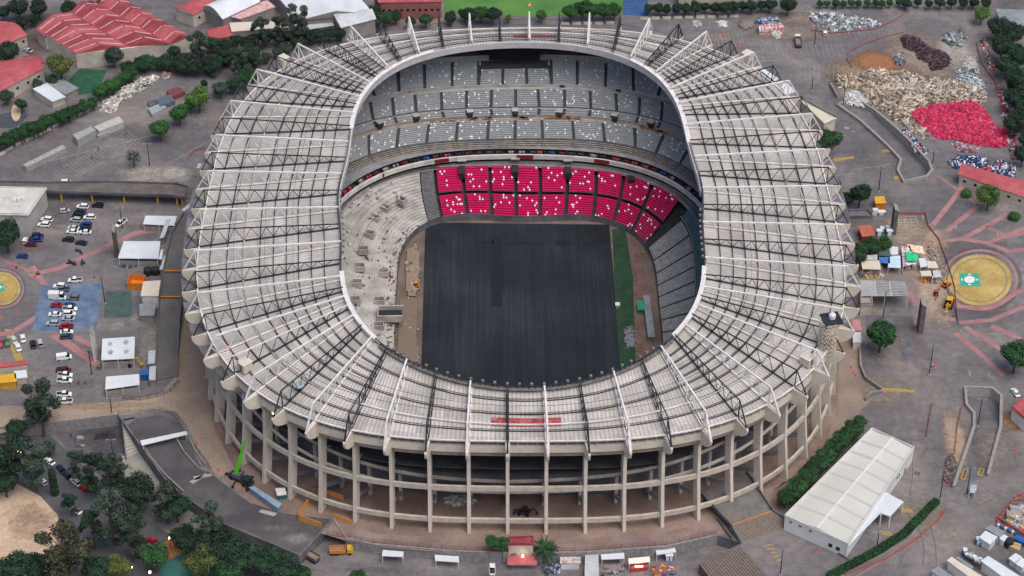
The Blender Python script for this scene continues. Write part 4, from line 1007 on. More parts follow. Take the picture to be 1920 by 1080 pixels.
# big factory with three pitched red roofs
o=thing('factory','large red roofed factory with rows of pale skylight strips at top left','building',P(210,60))
H0=7
roofs=[((133,38),(190,0),(360,78),(300,92)),((65,50),(133,20),(262,90),(145,102)),((190,-8),(255,-12),(420,48),(360,72)),]
roofs=[([(175,2),(215,-12),(358,68),(318,82)],1),([(132,22),(175,2),(318,82),(242,88)],1),([(68,53),(132,22),(242,88),(142,101)],1)]
mb=MB(); foot=[P(x,y,H0) for x,y in [(68,53),(215,-12),(358,68),(318,80),(242,90),(142,101)]]; mb.prism([(p.x,p.y) for p in foot],0,H0-.05); mb.build('wall',creamw,o)
sk=mat('skylight','#c9a7a0','#bb938d',.5)
for qi,(q,_) in enumerate(roofs):
    a,b_,c_,d_=[P(x,y,H0) for x,y in q]; u=Vector((0,0,2.6)); m1_=a.lerp(b_,.5)+u; m2_=d_.lerp(c_,.5)+u
    mb=MB()
    for i in range(5):
        for e0,e1 in (((a,d_),(m1_,m2_)),((m1_,m2_),(b_,c_))):
            f0,f1=i/5,(i+1)/5
            p=[e0[0].lerp(e0[1],f0),e0[0].lerp(e0[1],f1),e1[0].lerp(e1[1],f1),e1[0].lerp(e1[1],f0)]
            mb.face(p,(i+qi)%2)
    mb.build('roof',[redr,redr2],o)
    m2=MB(); m2.face([d_,c_,m2_]); m2.build('gable_wall',redr,o); m2=MB(); m2.face([b_,a,m1_]); m2.build('gable_wall',redr,o)
    for i in range(7):
        f=(i+.5)/7
        for e0,e1 in (((a,d_),(m1_,m2_)),((m1_,m2_),(b_,c_))):
            p=e0[0].lerp(e0[1],f)+Vector((0,0,.08)); r_=e1[0].lerp(e1[1],f)+Vector((0,0,.08)); m2=MB(); m2.beam(p.lerp(r_,.05),p.lerp(r_,.9),.65,.08); m2.build('skylight',sk,o)
o,q,ce=hall('annex','low red flat roofed annex with vents beside the big red factory','building',[(68,58),(150,22),(170,34),(84,70)],6,redr2,creamw)
for i in range(5):
    mb=MB(); p=P(105+i*9,50-i*4,7.3); mb.tube(p-Vector((0,0,.9)),p,.7,.9,n=10); mb.build('roof_vent',redr if i%2 else conc,o)
hall('red_house','red tiled house with white arched windows at the far left edge','house',[(-30,40),(20,42),(50,66),(-5,90)],5,redr,creamw,'gable',1.5,nw=4)
hall('striped_house','long red roofed house with white stripes at the left edge','house',[(-60,122),(60,108),(82,128),(-20,182)],6,redr,creamw,'gable',1.6,nw=5)
hall('small_house','small red roof beside the striped house at the left edge','house',[(45,110),(75,108),(82,118),(52,120)],4,redr2,creamw,'shed',.8)
hall('white_shed','small white shed with a grey skylight among the trees at left','shed',[(63,168),(88,158),(122,182),(98,191)],3.2,whiter,creamw)
hall('grey_shed','flat pale grey shed behind the small white shed at left','shed',[(82,155),(118,151),(146,166),(122,178)],3,grnr,greyw)
hall('cream_block','small cream building with a red striped roof at the top left','building',[(328,15),(382,-8),(405,6),(362,28)],6,redr,creamw,'gable',1.2,nw=2)
hall('vaulted_shed','long vaulted white shed roof at the top left','shed',[(378,14),(470,-25),(486,4),(418,36)],6,whiter,greyw,'arch',3.2)
hall('striped_shed','low shed with a red and white striped roof behind the eucalyptus trees','shed',[(425,30),(500,2),(515,14),(452,36)],5,mat('pink_white_roof','#d3b6b2','#c2888a',.6),greyw)
hall('cream_shed','long low shed with a cream roof behind the eucalyptus trees','shed',[(432,44),(530,40),(540,52),(436,60)],5,mat('cream_roof','#c9bfae','#d6ccba',.3),greyw)
hall('red_lean_to','small red roofed lean-to beside the cream shed','shed',[(388,58),(430,48),(438,68),(396,74)],4,redr,creamw)
hall('white_warehouse','wide white roofed warehouse at the top left behind the stadium','warehouse',[(500,-30),(640,-40),(700,26),(560,38)],8,whiter,greyw,'gable',3,ridge_along=1)
hall('white_warehouse','second white roofed warehouse with a pointed front beside the hedge at the top','warehouse',[(615,22),(690,18),(704,36),(640,52)],7,tin,greyw,'gable',2.5)
hall('long_grey_shed','long grey shed with a dull roof just behind the far left of the stadium','shed',[(540,30),(610,20),(625,48),(560,58)],5,tin,greyw,'shed',1)
hall('red_club','red roofed building with terraces at the top centre','building',[(700,-12),(828,-14),(828,4),(712,6)],8,redr,mat('pink_wall','#a06a68','#8c5856',.4),nw=10)
hall('red_roof_house','red roofed house at the top edge near the right hedges','house',[(1270,-16),(1386,-18),(1386,-4),(1272,-2)],4,redr,creamw)
hall('long_red_building','long curved red roofed building at the right edge','building',[(1803,314),(1925,348),(1925,372),(1798,328)],4.5,redr,creamw,'shed',1.4,nw=6)
hall('grey_corner_house','grey roofed house at the top right corner','house',[(1868,18),(1960,22),(1960,52),(1880,48)],4,grnr,creamw)
hall('white_lean_to','small white lean-to beside the stadium truss ends at the upper right','shed',[(1462,160),(1476,158),(1490,172),(1474,178)],4,whiter,creamw)
# tall cream wedge block beside the stadium, right
o,q,ce=hall('wedge_building','cream wedge shaped building with a roof rail beside the stadium at right','building',[(1502,190),(1512,193),(1567,222),(1545,232)],9,mat('cream_roof',''),mat('cream_plain','#d8d0c2','#c9c0b1',.3))
mb=MB(); mb.wall([q[1]+Vector((0,0,.4)),q[2]+Vector((0,0,.4))],.3,1.1); mb.build('roof_rail',grnr,o)
hall('blue_roof_hut','long white roofed hut in the shadow of the upper right truss ends','shed',[(1425,132),(1432,130),(1458,148),(1452,153)],3,whiter,creamw)
# left white hall with yellow logo disc
o,q,ce=hall('white_hall','pale concrete hall with a round yellow logo on its wall at the left edge','building',[(-30,352),(87,354),(52,404),(-60,402)],8,mat('white_flat_roof','#bcb9b3','#cfccc6',.2),mat('pale_wall','#b9b9b6','#a6a6a2',.3),parapet=.5)
win=q[3]; a=P(37,418,4.5); 
dirw=(q[2]-q[3]).normalized(); nn=Vector((dirw.y,-dirw.x,0))
fc=(q[3].lerp(q[2],.62)); base_=Vector((fc.x,fc.y,4.2))+nn*.25
mb=MB(); mb.tube(base_,base_+nn*.15,1.55,n=28); mb.build('logo_disc',mat('logo_yellow','#f0c619',None),o)
mb=MB(); c0=base_+nn*.17
for i in range(12):
    a0,a1=R(200+i*11.6),R(200+(i+1)*11.6); mb.beam(c0+dirw*cos(a0)*.85+Vector((0,0,.85*sin(a0))),c0+dirw*cos(a1)*.85+Vector((0,0,.85*sin(a1))),.22,.03)
for s in (-.42,.42): mb.beam(c0+dirw*s+Vector((0,0,.2)),c0+dirw*s+Vector((0,0,.65)),.22,.03)
mb.build('logo_mark',mat('logo_dark','#7a4a12',None),o)
mb=MB()
for dx,dy in ((0,0),(1.6,.5),(3,1.2)): mb.box(P(28,378,8.5)+Vector((dx,dy,0)),(1.2,1.2,1.3),base=True)
mb.build('roof_unit',steel_w,o)
mb=MB(); pp=[P(10,372,8.4),P(45,374,8.4),P(38,388,8.4),P(3,387,8.4)]
for i in range(4): mb.beam(pp[i]+Vector((0,0,1.1)),pp[(i+1)%4]+Vector((0,0,1.1)),.12); mb.beam(pp[i],pp[i]+Vector((0,0,1.1)),.12)
mb.build('roof_rail',steel_w,o)
# yellow & red-roofed kiosk bottom left edge
hall('kiosk','low shed with a red roof strip at the left edge of the parking lot','shed',[(-30,684),(48,677),(52,684),(-30,694)],3.5,redr,creamw)
hall('yellow_tank','yellow ribbed container beside the red roof strip at left','container',[(-5,706),(28,702),(30,716),(-2,719)],2.6,yellow_m,yellow_m)
hall('white_box_hut','white flat hut beside the yellow ribbed container at left','hut',[(28,698),(48,696),(50,708),(30,710)],2.6,whiter,creamw)
# canopies (posts + flat tilted roof)
def canopy(name,label,top,h,m,z0=0,posts=4,cat='canopy',skirt=None):
    q=[P(x,y,z0+h) for x,y in top]; ce=sum(q,Vector((0,0,0)))/4; ce.z=z0; o=thing(name,label,cat,ce)
    mb=MB(); mb.prism([(p.x,p.y) for p in q],z0+h,z0+h+.22); mb.build('roof',m,o)
    ins=[Vector((ce.x,ce.y,p.z)).lerp(p,.95) for p in q]
    P_=ins+([ins[0].lerp(ins[1],.5),ins[2].lerp(ins[3],.5)] if posts>4 else [])
    for p in P_:
        mb=MB(); mb.tube((p.x,p.y,z0),(p.x,p.y,z0+h),.12,n=6); mb.build('post',steel_w,o)
    if skirt:
        mb=MB(); mb.wall([Vector((p.x,p.y,z0)) for p in (ins[3],ins[2])],.12,skirt); mb.build('side_wall',greyw,o)
    return o
canopy('canopy','white flat canopy beside the elevated ramp, nearest the footbridge',[(273,405),(332,406),(327,424),(268,421)],3,whiter,posts=6,skirt=2.2)
canopy('canopy','large white flat canopy with a notched corner below the brown slab tower',[(232,453),(301,453),(297,486),(221,485)],3.5,whiter,posts=6,skirt=2.4)
slab('canopy_extension','small white roof piece joined to the notched white canopy','canopy',[(301.5,468),(306,467),(304,486),(297.5,486)],3.6,.2,whiter)
canopy('canopy','white square canopy with four dark vents near the yellow digger',[(192,636),(253,632),(252,673),(190,676)],4,whiter,posts=6,skirt=3)
canopy('canopy','white flat canopy with a green front beside the curved fence at left',[(199,707),(261,702),(262,722),(197,731)],3.5,whiter,posts=6,skirt=2.6)
for dx,dy in ((206,645),(236,642),(207,661),(237,659)):
    soft((dx,dy),7,6,'#9b9c9d',.03,4.22,.6,name='grime_patch')
hall('site_office','white topped container office beside the orange skip at left','container',[(270,530),(300,528),(296,555),(265,555)],5.5,mat('cream_roof',''),steel_w)
hall('site_office','grey container office with a blue panel below the white topped one','container',[(263,572),(292,570),(288,592),(263,592)],3,grnr,greyw)
hall('grey_shed','narrow grey shed against the elevated ramp, upper of two','shed',[(312,414),(320,413),(308,445),(300,447)],3,tin,greyw)
hall('grey_shed','narrow grey shed against the elevated ramp, lower of two','shed',[(308,482),(316,480),(310,505),(300,505)],3,tin,greyw)
hall('grey_shed','small pale shed beside the white square canopy','shed',[(279,660),(291,659),(290,681),(278,682)],3,tin,greyw)
hall('grey_shed','tilted pale shed at the foot of the elevated ramp','shed',[(281,690),(292,688),(291,712),(280,712)],3,tin,greyw)
hall('blue_toilet_block','small blue box beside the tilted pale shed','container',[(265,696),(280,695),(280,703),(265,704)],2.4,blue_m,blue_m)
# orange open skip
def skip(label,x,y,l,w_,h,rz,m,fill=None,name='skip',cat='skip',z=0):
    p=P(x,y,z); o=thing(name,label,cat,p,rz); 
    mb=MB(); t=.12
    for c_,d_ in (((0,-w_/2,0),(l,t,h)),((0,w_/2,0),(l,t,h)),((-l/2,0,0),(t,w_-t,h)),((l/2,0,0),(t,w_-t,h)),((0,0,0),(l-t,w_-t,.3))): mb.box(c_,d_,base=True)
    mb.build('skip_body',m,o,origin=(0,0,0))
    m2=MB(); 
    for sx_ in (-.35,0,.35): m2.box((l*sx_,-w_/2-.1,0),(.12,.1,h*.95),base=True)
    m2.build('rib',m,o,origin=(0,0,0))
    return o
skip('open orange container beside the white topped site office',257,535,5.5,5,3,R(-8),orange_m)
for i,(x,y) in enumerate(((278,514),(292,513))):
    p=P(x,y,0); mb=MB(); mb.tube(p,p+Vector((0,0,2.4)),1.5,n=16); mb.tube(p+Vector((0,0,2.4)),p+Vector((0,0,3)),1.5,.6,n=16); tag(mb.build('water_tank',mat('black_tank','#1c1e22','#26282c',1),None,origin=p),['black round water tank nearer the orange container','black round water tank nearer the elevated ramp'][i],'tank')
# slab towers
def slabtower(label,x,yt,yb,wpx,dep,m,lean=0):
    zt=(yb-yt)/(5.35*cos(TH)); p=P(x,yb,0); mb=MB(); w_=wpx/5.3
    mb.hexa([p+Vector((-w_/2,0,0)),p+Vector((w_/2,0,0)),p+Vector((w_/2,dep,0)),p+Vector((-w_/2,dep,0)),p+Vector((-w_/2,0,zt)),p+Vector((w_/2,0,zt-1.2)),p+Vector((w_/2,dep,zt-1.2)),p+Vector((-w_/2,dep,zt))])
    o=thing('slab_tower',label,'tower',p); mb.build('shaft',m,o)
    m2=MB(); m2.hexa([p+Vector((-w_/2-.08,-.08,zt+.02)),p+Vector((w_/2+.08,-.08,zt-1.18)),p+Vector((w_/2+.08,dep+.08,zt-1.18)),p+Vector((-w_/2-.08,dep+.08,zt+.02)),p+Vector((-w_/2-.08,-.08,zt+.2)),p+Vector((w_/2+.08,-.08,zt-1.0)),p+Vector((w_/2+.08,dep+.08,zt-1.0)),p+Vector((-w_/2-.08,dep+.08,zt+.2))]); m2.build('cap',conc,o)
slabtower('tall dark slab tower beside the blue and green cabins on the right',1676,392,441,8,4,concd)
slabtower('tall dark slab tower on the pink paving at the right',1726,572,626,9,4,concd)
slabtower('dark brown slab tower beside the notched white canopy',218,432,484,5,4,mat('brown_slab','#4d4745','#5c5552',.5))
slabtower('tall white slab tower beside the white square canopy',178,624,678,4.5,4,mat('white_slab','#c4c2be','#d2d0cc',.5))
# lower right white hall with side canopy
H=6.5
rp_=[P(x,y,H) for x,y in [(1635,802),(1714,838),(1590,1018),(1472,965)]]
ce=sum(rp_,Vector((0,0,0)))/4; ce.z=0
hallo=thing('white_hall','long white hall with a shallow pale roof and parapet at lower right','building',ce)
whw=mat('white_wall','#dcdcda','#cfcfcd',.2,.8)
mb=MB(); mb.prism([(p.x,p.y) for p in rp_],-.1,H-.9); mb.build('wall',whw,hallo)
mb=MB(); inn=[Vector((ce.x,ce.y,p.z)).lerp(p,.985) for p in rp_]
z_=Vector((0,0,-.85)); r1_,r2_=inn[0].lerp(inn[1],.5)+Vector((0,0,.1)),inn[3].lerp(inn[2],.5)+Vector((0,0,.1))
nn_=10
rfm=mat('pale_membrane','#bfbfb7','#cacac2',.06,.7)
for i in range(nn_):
    f0,f1=i/nn_,(i+1)/nn_
    for A_,B_,C_,D_ in ((inn[0]+z_,inn[3]+z_,r1_,r2_),(r1_,r2_,inn[1]+z_,inn[2]+z_)):
        mb.face([A_.lerp(B_,f0),A_.lerp(B_,f1),C_.lerp(D_,f1),C_.lerp(D_,f0)])
mb.build('roof',rfm,hallo)
mb=MB(); mb.beam(r1_+Vector((0,0,.05)),r2_+Vector((0,0,.05)),.5,.12)
mb.build('ridge',white_m,hallo)
for i in range(1,8):
    f=i/8; mb=MB()
    for A_,B_,C_,D_ in ((inn[0]+z_,inn[3]+z_,r1_,r2_),(r1_,r2_,inn[1]+z_,inn[2]+z_)): mb.beam(A_.lerp(B_,f)+Vector((0,0,.03)),C_.lerp(D_,f)+Vector((0,0,.03)),1.0,.03)
    mb.build('roof_band',mat('roof_seam','#b4b5b2',None),hallo)
mb=MB(); mb.wall([Vector((p.x,p.y,H-.92)) for p in rp_],.3,.95,closed=True); mb.build('parapet',whw,hallo)
for x,y,w_ in ((1548,1013,1.2),(1562,1022,1.2),):
    t=(x-1472)/(1590-1472); p=rp_[3].lerp(rp_[2],t+.1); p.z=2.4; d=(rp_[2]-rp_[3]).normalized(); rz=math.atan2(d.y,d.x); mb=MB(); mb.box(p,(w_,.5,1.2),rz); mb.build('window',glass_m,hallo)
for t in (.1,.25,.42):
    p=rp_[3].lerp(rp_[2],t); p.z=4.6; mb=MB(); mb.box(p,(.9,.4,.3),rz); mb.build('vent',glass_m,hallo)
mb=MB(); p=rp_[1].lerp(rp_[2],.12); p.z=1.2; d2=(rp_[2]-rp_[1]).normalized(); rz2=math.atan2(d2.y,d2.x); mb.box(p,(1.4,.4,2.4),rz2); mb.build('door',grnr,hallo)
for t in (.22,.25): 
    p=rp_[1].lerp(rp_[2],t); p.z=3.2; mb=MB(); mb.box(p,(.5,.4,.9),rz2); mb.build('window',glass_m,hallo)
Hc=4.6
c1_=[P(x,y,Hc) for x,y in [(1614,941),(1657,925),(1655,905+14),(1694,940),(1669,968),(1650,964),(1588,1025),(1580,1022)]]
mb=MB(); cl=[P(x,y,Hc) for x,y in [(1646,917),(1694,942),(1669,970),(1651,963),(1590,1026),(1582,1016),(1632,957),(1614,942)]]
mb.prism([(p.x,p.y) for p in cl],Hc,Hc+.4); mb.build('canopy_roof',whiter,hallo)
for x,y in ((1693,942),(1669,969),(1652,964)):
    p=P(x,y,Hc); mb=MB(); mb.tube((p.x,p.y,0),(p.x,p.y,Hc),.22,n=8); mb.build('canopy_post',white_m,hallo)
# right: grey shelter with rows of posts, next to stadium
o=canopy('shelter','grey corrugated shelter on white posts beside the stadium at right',[(1612,526),(1697,529),(1704,555),(1615,556)],5.5,mat('grey_white_roof','#a9abab','#8f9292',.15,.6,fine=1.2),posts=6)
hall('utility_block','small pale block with machines on its roof beside the grey shelter','building',[(1613,556),(1634,555),(1635,572),(1614,573)],4.5,conc,creamw,parapet=.8)
hall('dark_roof_block','flat dark roofed block beside the dark slab tower','building',[(1585,398),(1628,396),(1636,408),(1576,410)],4,concd,greyw,parapet=.7)
hall('red_court_shed','low terracotta roofed shed behind the truss ends on the right','shed',[(1610,426),(1632,424),(1640,442),(1617,444)],3,mat('terracotta','#a95b48','#b96a55',.5),redr2)
hall('yellow_stall','stall with a bright yellow and orange roof near the trees on the right','stall',[(1641,371),(1656,370),(1660,381),(1642,382)],2.8,yellow_m,orange_m)
hall('pink_hut','small pink roofed hut beside the stadium at right','hut',[(1598,602),(1612,601),(1614,620),(1600,621)],3,mat('pink_roof','#c08a90','#ad767c',.5),creamw)
hall('white_hut','white hut with a grey vent below the pink roofed one','hut',[(1600,626),(1613,625),(1614,642),(1600,642)],3,whiter,white_m)
hall('corner_house','white walled house with a red roof at the right edge','house',[(1898,765),(1925,742),(1935,765),(1925,790)],5,redr,white_m,parapet=.5)
# terrace platform and steps by the tree on the right
for i,(q,z) in enumerate([([(1622,590),(1712,594),(1716,640),(1625,636)],1.2),([(1690,632),(1712,632),(1714,676),(1690,676)],.8)]): 
    sheet('terrace',q,.02+.01*i,concd)
# market stalls right
stalls=[([(1614,480),(1645,478),(1645,488),(1618,488)],'tin','low tin roofed stall behind the others, nearest the stadium'),([(1614,490),(1650,489),(1651,506),(1617,505)],'cream','cream roofed stall with orange crates below it'),
([(1645,471),(1668,470),(1672,482),(1650,483)],'greens','dull green tarp stall under the trees'),([(1648,480),(1668,481),(1669,495),(1649,493)],'blue','bright blue tarp roof stall between the white stalls'),
([(1666,462),(1684,464),(1684,478),(1670,478)],'white','white tent just behind the pale blue tent'),([(1666,481),(1688,480),(1689,503),(1665,502)],'pblue','pale blue white tent with open front in the market'),
([(1690,463),(1706,462),(1718,495),(1693,500)],'mural','long stall roof with coloured mural panels'),([(1697,472),(1722,477),(1719,490),(1700,490)],'green','vivid green roof panel in the middle of the market'),
([(1700,458),(1730,463),(1735,478),(1708,472)],'mural2','white and orange banner roof at the back of the market'),([(1722,485),(1735,485),(1738,500),(1726,502)],'white','narrow white stall at the right of the green roof'),
([(1736,490),(1754,491),(1760,503),(1740,503)],'cream','small cream stall at the right end of the market'),([(1725,509),(1748,508),(1750,518),(1728,518)],'cream','low cream canopy at the lower right of the market'),([(1745,508),(1762,508),(1766,520),(1748,521)],'tin','pale tin hut at the lower right corner of the market')]
sm_={'tin':tin,'cream':mat('cream_roof',''),'greens':mat('dull_green','#51645f','#44554f',.6),'blue':mat('tarp_blue','#3f78b4','#356aa2',.8),'white':whiter,'pblue':mat('pale_blue_tent','#b9cfdf','#c9dbe8',.4),'mural':mat('mural','#e5dcc8','#9a6bb0',.9,detail=1),'green':mat('vivid_green','#19b373','#3ccf8f',.6),'mural2':mat('mural_orange','#e9e4da','#e09a4a',.9,detail=1)}
for i,(q,k,lab) in enumerate(stalls):
    hh=3.0 if k!='green' else 3.9
    o=canopy('market_stall',lab,q,hh,sm_[k],cat='stall')
    mb=MB(); qq=[P(x,y,hh) for x,y in q]; c_=sum(qq,Vector((0,0,0)))/4
    for j in range(4):
        mb.box((c_.x+random.uniform(-1.4,1.4),c_.y+random.uniform(-1,1)-.6,0),(random.uniform(.7,1.3),.8,random.uniform(.7,1.2)),random.uniform(0,1),base=True)
    mb.build('counter',random.choice([orange_m,conc,steel_w]),o)
# cabins, toilets
def cabin(label,x,y,m,w_=1.2,d=1.2,h=2.3,rz=0,z=0,name='portable_toilet',cat='toilet'):
    p=P(x,y,z); o=thing(name,label,cat,p,rz); mb=MB(); mb.box((0,0,0),(w_,d,h),base=True); mb.build('cabin_body',m,o,origin=(0,0,0))
    mb=MB(); mb.hexa([Vector((sx*(w_/2+.06)*k,sy*(d/2+.06)*k,h+zz)) for zz,k in ((.01,1),(.25,.8)) for sx,sy in ((-1,-1),(1,-1),(1,1),(-1,1))]); mb.build('cabin_roof',whiter,o,origin=(0,0,0))
    mb=MB(); mb.box((0,-d/2-.02,.15),(w_*.6,.04,h*.85),base=True); mb.build('door',steel_w,o,origin=(0,0,0)); return o
cabin('blue toilet cabin beside the dark slab tower, left of two',1648,441,blue_m,2.2,1.6); cabin('blue toilet cabin beside the dark slab tower, right of two',1653,436,blue_m,1.6,1.6)
cabin('teal cabin just left of the dark slab tower',1667,441,mat('teal_plastic','#1f7c86','#18666f',1),2.4,1.6); cabin('dark green cabin behind the teal cabin',1664,434,green_m,1.8,1.4)
cabin('grey white cabin near the yellow stall',1640,402,white_m,2,1.5); cabin('dark skip sized cabin near the yellow stall',1652,402,concd,3,1.6,1.4)
for i,(x,y) in enumerate(((1833,1019),(1842,1023),(1808,1040))): cabin(['blue portable toilet left of the white site cabin at lower right','blue portable toilet touching the white site cabin at lower right','blue portable toilet at the head of the dark trailer'][i],x,y,blue_m,1.4,1.4)
for i,(q,h,lab,m) in enumerate([([(1848,998),(1868,1008),(1856,1021),(1838,1009)],3,'white site cabin beside two blue toilets at lower right',whiter),([(1860,987),(1883,998),(1873,1007),(1850,993)],3,'grey roofed site cabin behind the white one at lower right',grnr),([(1882,1005),(1888,1008),(1882,1015),(1875,1010)],2.4,'small white and green kiosk beside the site cabins',whiter),([(1904,1040),(1914,1046),(1904,1056),(1893,1048)],2.4,'white crate pile at lower right, left of two',whiter),([(1915,1048),(1926,1055),(1917,1065),(1905,1057)],2.4,'white crate pile at the right edge, right of two',whiter),([(1760,1065),(1785,1082),(1772,1092),(1748,1072)],3,'grey cabin roof cut by the bottom edge at lower right',grnr)]):
    hall('site_cabin',lab,'cabin',q,h,m,white_m,'flat',.6)
p=P(1891,1024); mb=MB(); mb.tube(p,p+Vector((0,0,2.6)),1.4,n=16); mb.tube(p+Vector((0,0,2.6)),p+Vector((0,0,3.2)),1.4,.4,n=16); tag(mb.build('silo',mat('black_tank',''),None,origin=p),'dark round tank between the timber and the kiosk at lower right','tank')
for i in range(8):
    p=P(1872+i*4.4,988+i*2.1); mb=MB(); mb.tube(p,p+Vector((0,0,1.1)),.5,n=10); tag(mb.build('drum',[whiter,blue_m,concd][i%3],None,origin=p),'drum in the row along the red fence at lower right, %s from the left'%ORD[i],'drum','drums along the red fence')
def trailer(name,label,q,h,m,m2):
    o,qq,ce=hall(name,label,'container',q,h,m,m2); return o
trailer('long_container','long white trailer roof at the bottom right corner',[(1854,1045),(1915,1084),(1893,1092),(1841,1054)],3.6,whiter,white_m)
trailer('long_container','cream lorry box at the bottom right',[(1786,1047),(1838,1080),(1824,1088),(1777,1053)],3.4,mat('cream_roof',''),white_m)
trailer('long_container','grey lorry box beside the cream one at the bottom right',[(1798,1046),(1823,1063),(1820,1067),(1793,1048)],2.6,grnr,greyw)
o=trailer('long_container','dark flatbed loaded with white crates behind the white trailer',[(1815,1035),(1846,1055),(1840,1062),(1808,1039)],1.6,concd,concd)
q0,q1=P(1813,1038,2.0),P(1842,1057,2.0); rr=random.Random(4)
for i in range(9):
    c_=q0.lerp(q1,(i+.5)/9)+Vector((rr.uniform(-.6,.6),rr.uniform(-.4,.4),0)); mb=MB(); mb.box(c_,(rr.uniform(.9,1.7),rr.uniform(.8,1.4),rr.uniform(.5,1.1)),rr.uniform(0,1),base=True); tag(mb.build('crate',[white_m,conc,mat('pale_crate','#aeb2b3','#c3c6c6',1)][i%3],None,origin=c_),'pale crate on the dark flatbed at lower right, %s from its head'%ORD[i],'crate','crates on the dark flatbed')
# dark strips painting the shaded gaps between the shelter's slats, white bars across
sh=[x for x in bpy.data.objects if x.name=='shelter'][0]
for i in range(9):
    a=P(1642,528+i*2.9,5.76); b_=P(1698+i*.7,529+i*2.9,5.76); mb=MB(); mb.beam(a,b_,.22,.06); mb.build('roof_strip',mat('slat_gap','#5f6062','#747576',1),sh)
for x in (1640,1668): mb=MB(); mb.beam(P(x,527,5.78),P(x+3,556,5.78),.18,.08); mb.build('roof_strip',white_m,sh)
# ================================================================ VEHICLES
def loft(mb,secs,mi=0):  # secs: list of (x, [(y,z)...]) same count
    k=len(mb.v); n=len(secs[0][1])
    for x,pr_ in secs: mb.v+=[(x,y,z) for y,z in pr_]
    for s in range(len(secs)-1):
        for i in range(n):
            a=k+s*n+i;b_=k+s*n+(i+1)%n; mb.f.append((a,b_,b_+n,a+n)); mb.m.append(mi)
    mb.f.append(tuple(k+n-1-i for i in range(n))); mb.m.append(mi)
    mb.f.append(tuple(k+(len(secs)-1)*n+i for i in range(n))); mb.m.append(mi)
def prof(w_,z0,z1,r_=.12): return [(-w_,z0),(w_,z0),(w_,z1-r_),(w_-r_*.8,z1),(-w_+r_*.8,z1),(-w_,z1-r_)]
car_body=mat('car_paint','#ffffff',None,rough=.3); rub=mat('tyre','#15161a',None,rough=.9); lampm=mat('headlamp','#dfe4e8',None,rough=.2); tail=mat('taillamp','#8c1418',None,rough=.3)
def make_car(kind):
    L_,W_,Hh={'sedan':(4.5,.9,1.42),'suv':(4.6,.93,1.7),'pickup':(5.2,.95,1.75),'van':(5.3,.98,2.1),'truck':(6.0,1.0,2.6),'hatch':(3.9,.86,1.5)}[kind]
    o=bpy.data.objects.new('car',None); col.objects.link(o)
    bel=.88 if kind!='van' else 1.05; hl=L_/2
    mb=MB()
    loft(mb,[(-hl,prof(W_*.86,.45,bel-.12)),(-hl+.25,prof(W_,.28,bel)),(-.2,prof(W_,.25,bel+.04)),(hl-.9,prof(W_,.25,bel-.04)),(hl-.2,prof(W_*.95,.3,bel-.2)),(hl,prof(W_*.8,.42,bel-.32))])
    cab={'sedan':(-1.65,1.25,-.95,.55),'hatch':(-1.85,1.15,-1.6,.45),'suv':(-2.1,1.2,-1.85,.55),'pickup':(-.7,1.5,-.55,.85),'van':(-2.6,2.0,-2.5,1.2),'truck':(.9,2.5,1.0,2.2)}[kind]
    x0,x1,x2,x3=cab
    mb2=MB(); loft(mb2,[(x0,prof(W_*.9,bel-.02,bel+.05,.02)),(x2,prof(W_*.78,bel-.02,Hh-.05)),(x3,prof(W_*.78,bel-.02,Hh-.05)),(x1,prof(W_*.9,bel-.02,bel+.02,.02))])
    b_=None
    if kind=='pickup':
        for y in (-W_+.08,W_-.08): mb.box((-1.6,y,bel),(1.8,.1,.35),base=True)
        mb.box((-2.5,0,bel),(.1,W_*1.9,.35),base=True)
        m3=MB(); m3.box((-1.6,0,bel+.03),(1.7,W_*1.75,.04))
    body=mb.build('body',car_body,o,origin=(0,0,0)); body.material_slots[0].link='OBJECT'; body.material_slots[0].material=car_body
    mb2.build('windows',glass_m,o,origin=(0,0,0))
    rf=MB(); xa,xb=x2+.02,x3-.02; rf.hexa([Vector((x,y,z)) for z,k in ((Hh-.06,1),(Hh+.02,.93)) for x,y in ((xa,-W_*.76*k),(xb,-W_*.76*k),(xb,W_*.76*k),(xa,W_*.76*k))])
    if kind=='van': rf.box((-.9,0,bel),(3.2,W_*1.86,Hh-bel),base=True)
    r_=rf.build('roof_panel',car_body,o,origin=(0,0,0)); r_.material_slots[0].link='OBJECT'; r_.material_slots[0].material=car_body
    if kind=='pickup': m3.build('load_bed',dark_m,o,origin=(0,0,0))
    if kind=='truck':
        m3=MB(); m3.box((-1.2,0,.9),(3.7,2.1,1.9),base=True); m3.build('cargo_box',white_m,o,origin=(0,0,0))
    for x in (-hl+.85,hl-.9):
        for y in (-W_+.06,W_-.06):
            m=MB(); m.tube((x,y-.12,.33),(x,y+.12,.33),.34,n=10); m.build('wheel',rub,o,origin=(0,0,0))
    for y in (-W_*.6,W_*.6):
        m=MB(); m.box((hl-.04,y,bel-.38),(.12,.36,.16)); m.build('headlight',lampm,o,origin=(0,0,0))
        m=MB(); m.box((-hl+.04,y,bel-.2),(.12,.36,.14)); m.build('taillight',tail,o,origin=(0,0,0))
    return o
PROT={}
carcol={'white':'#e2e4e4','silver':'#a9adb0','grey':'#6c7176','dark':'#23262c','blue':'#1d3f86','red':'#a31c2a','maroon':'#5c1c24','teal':'#1f4b60','green':'#2f5f4a','navy':'#1c2a4a','pale':'#b9c4bd','bluetruck':'#22427c'}
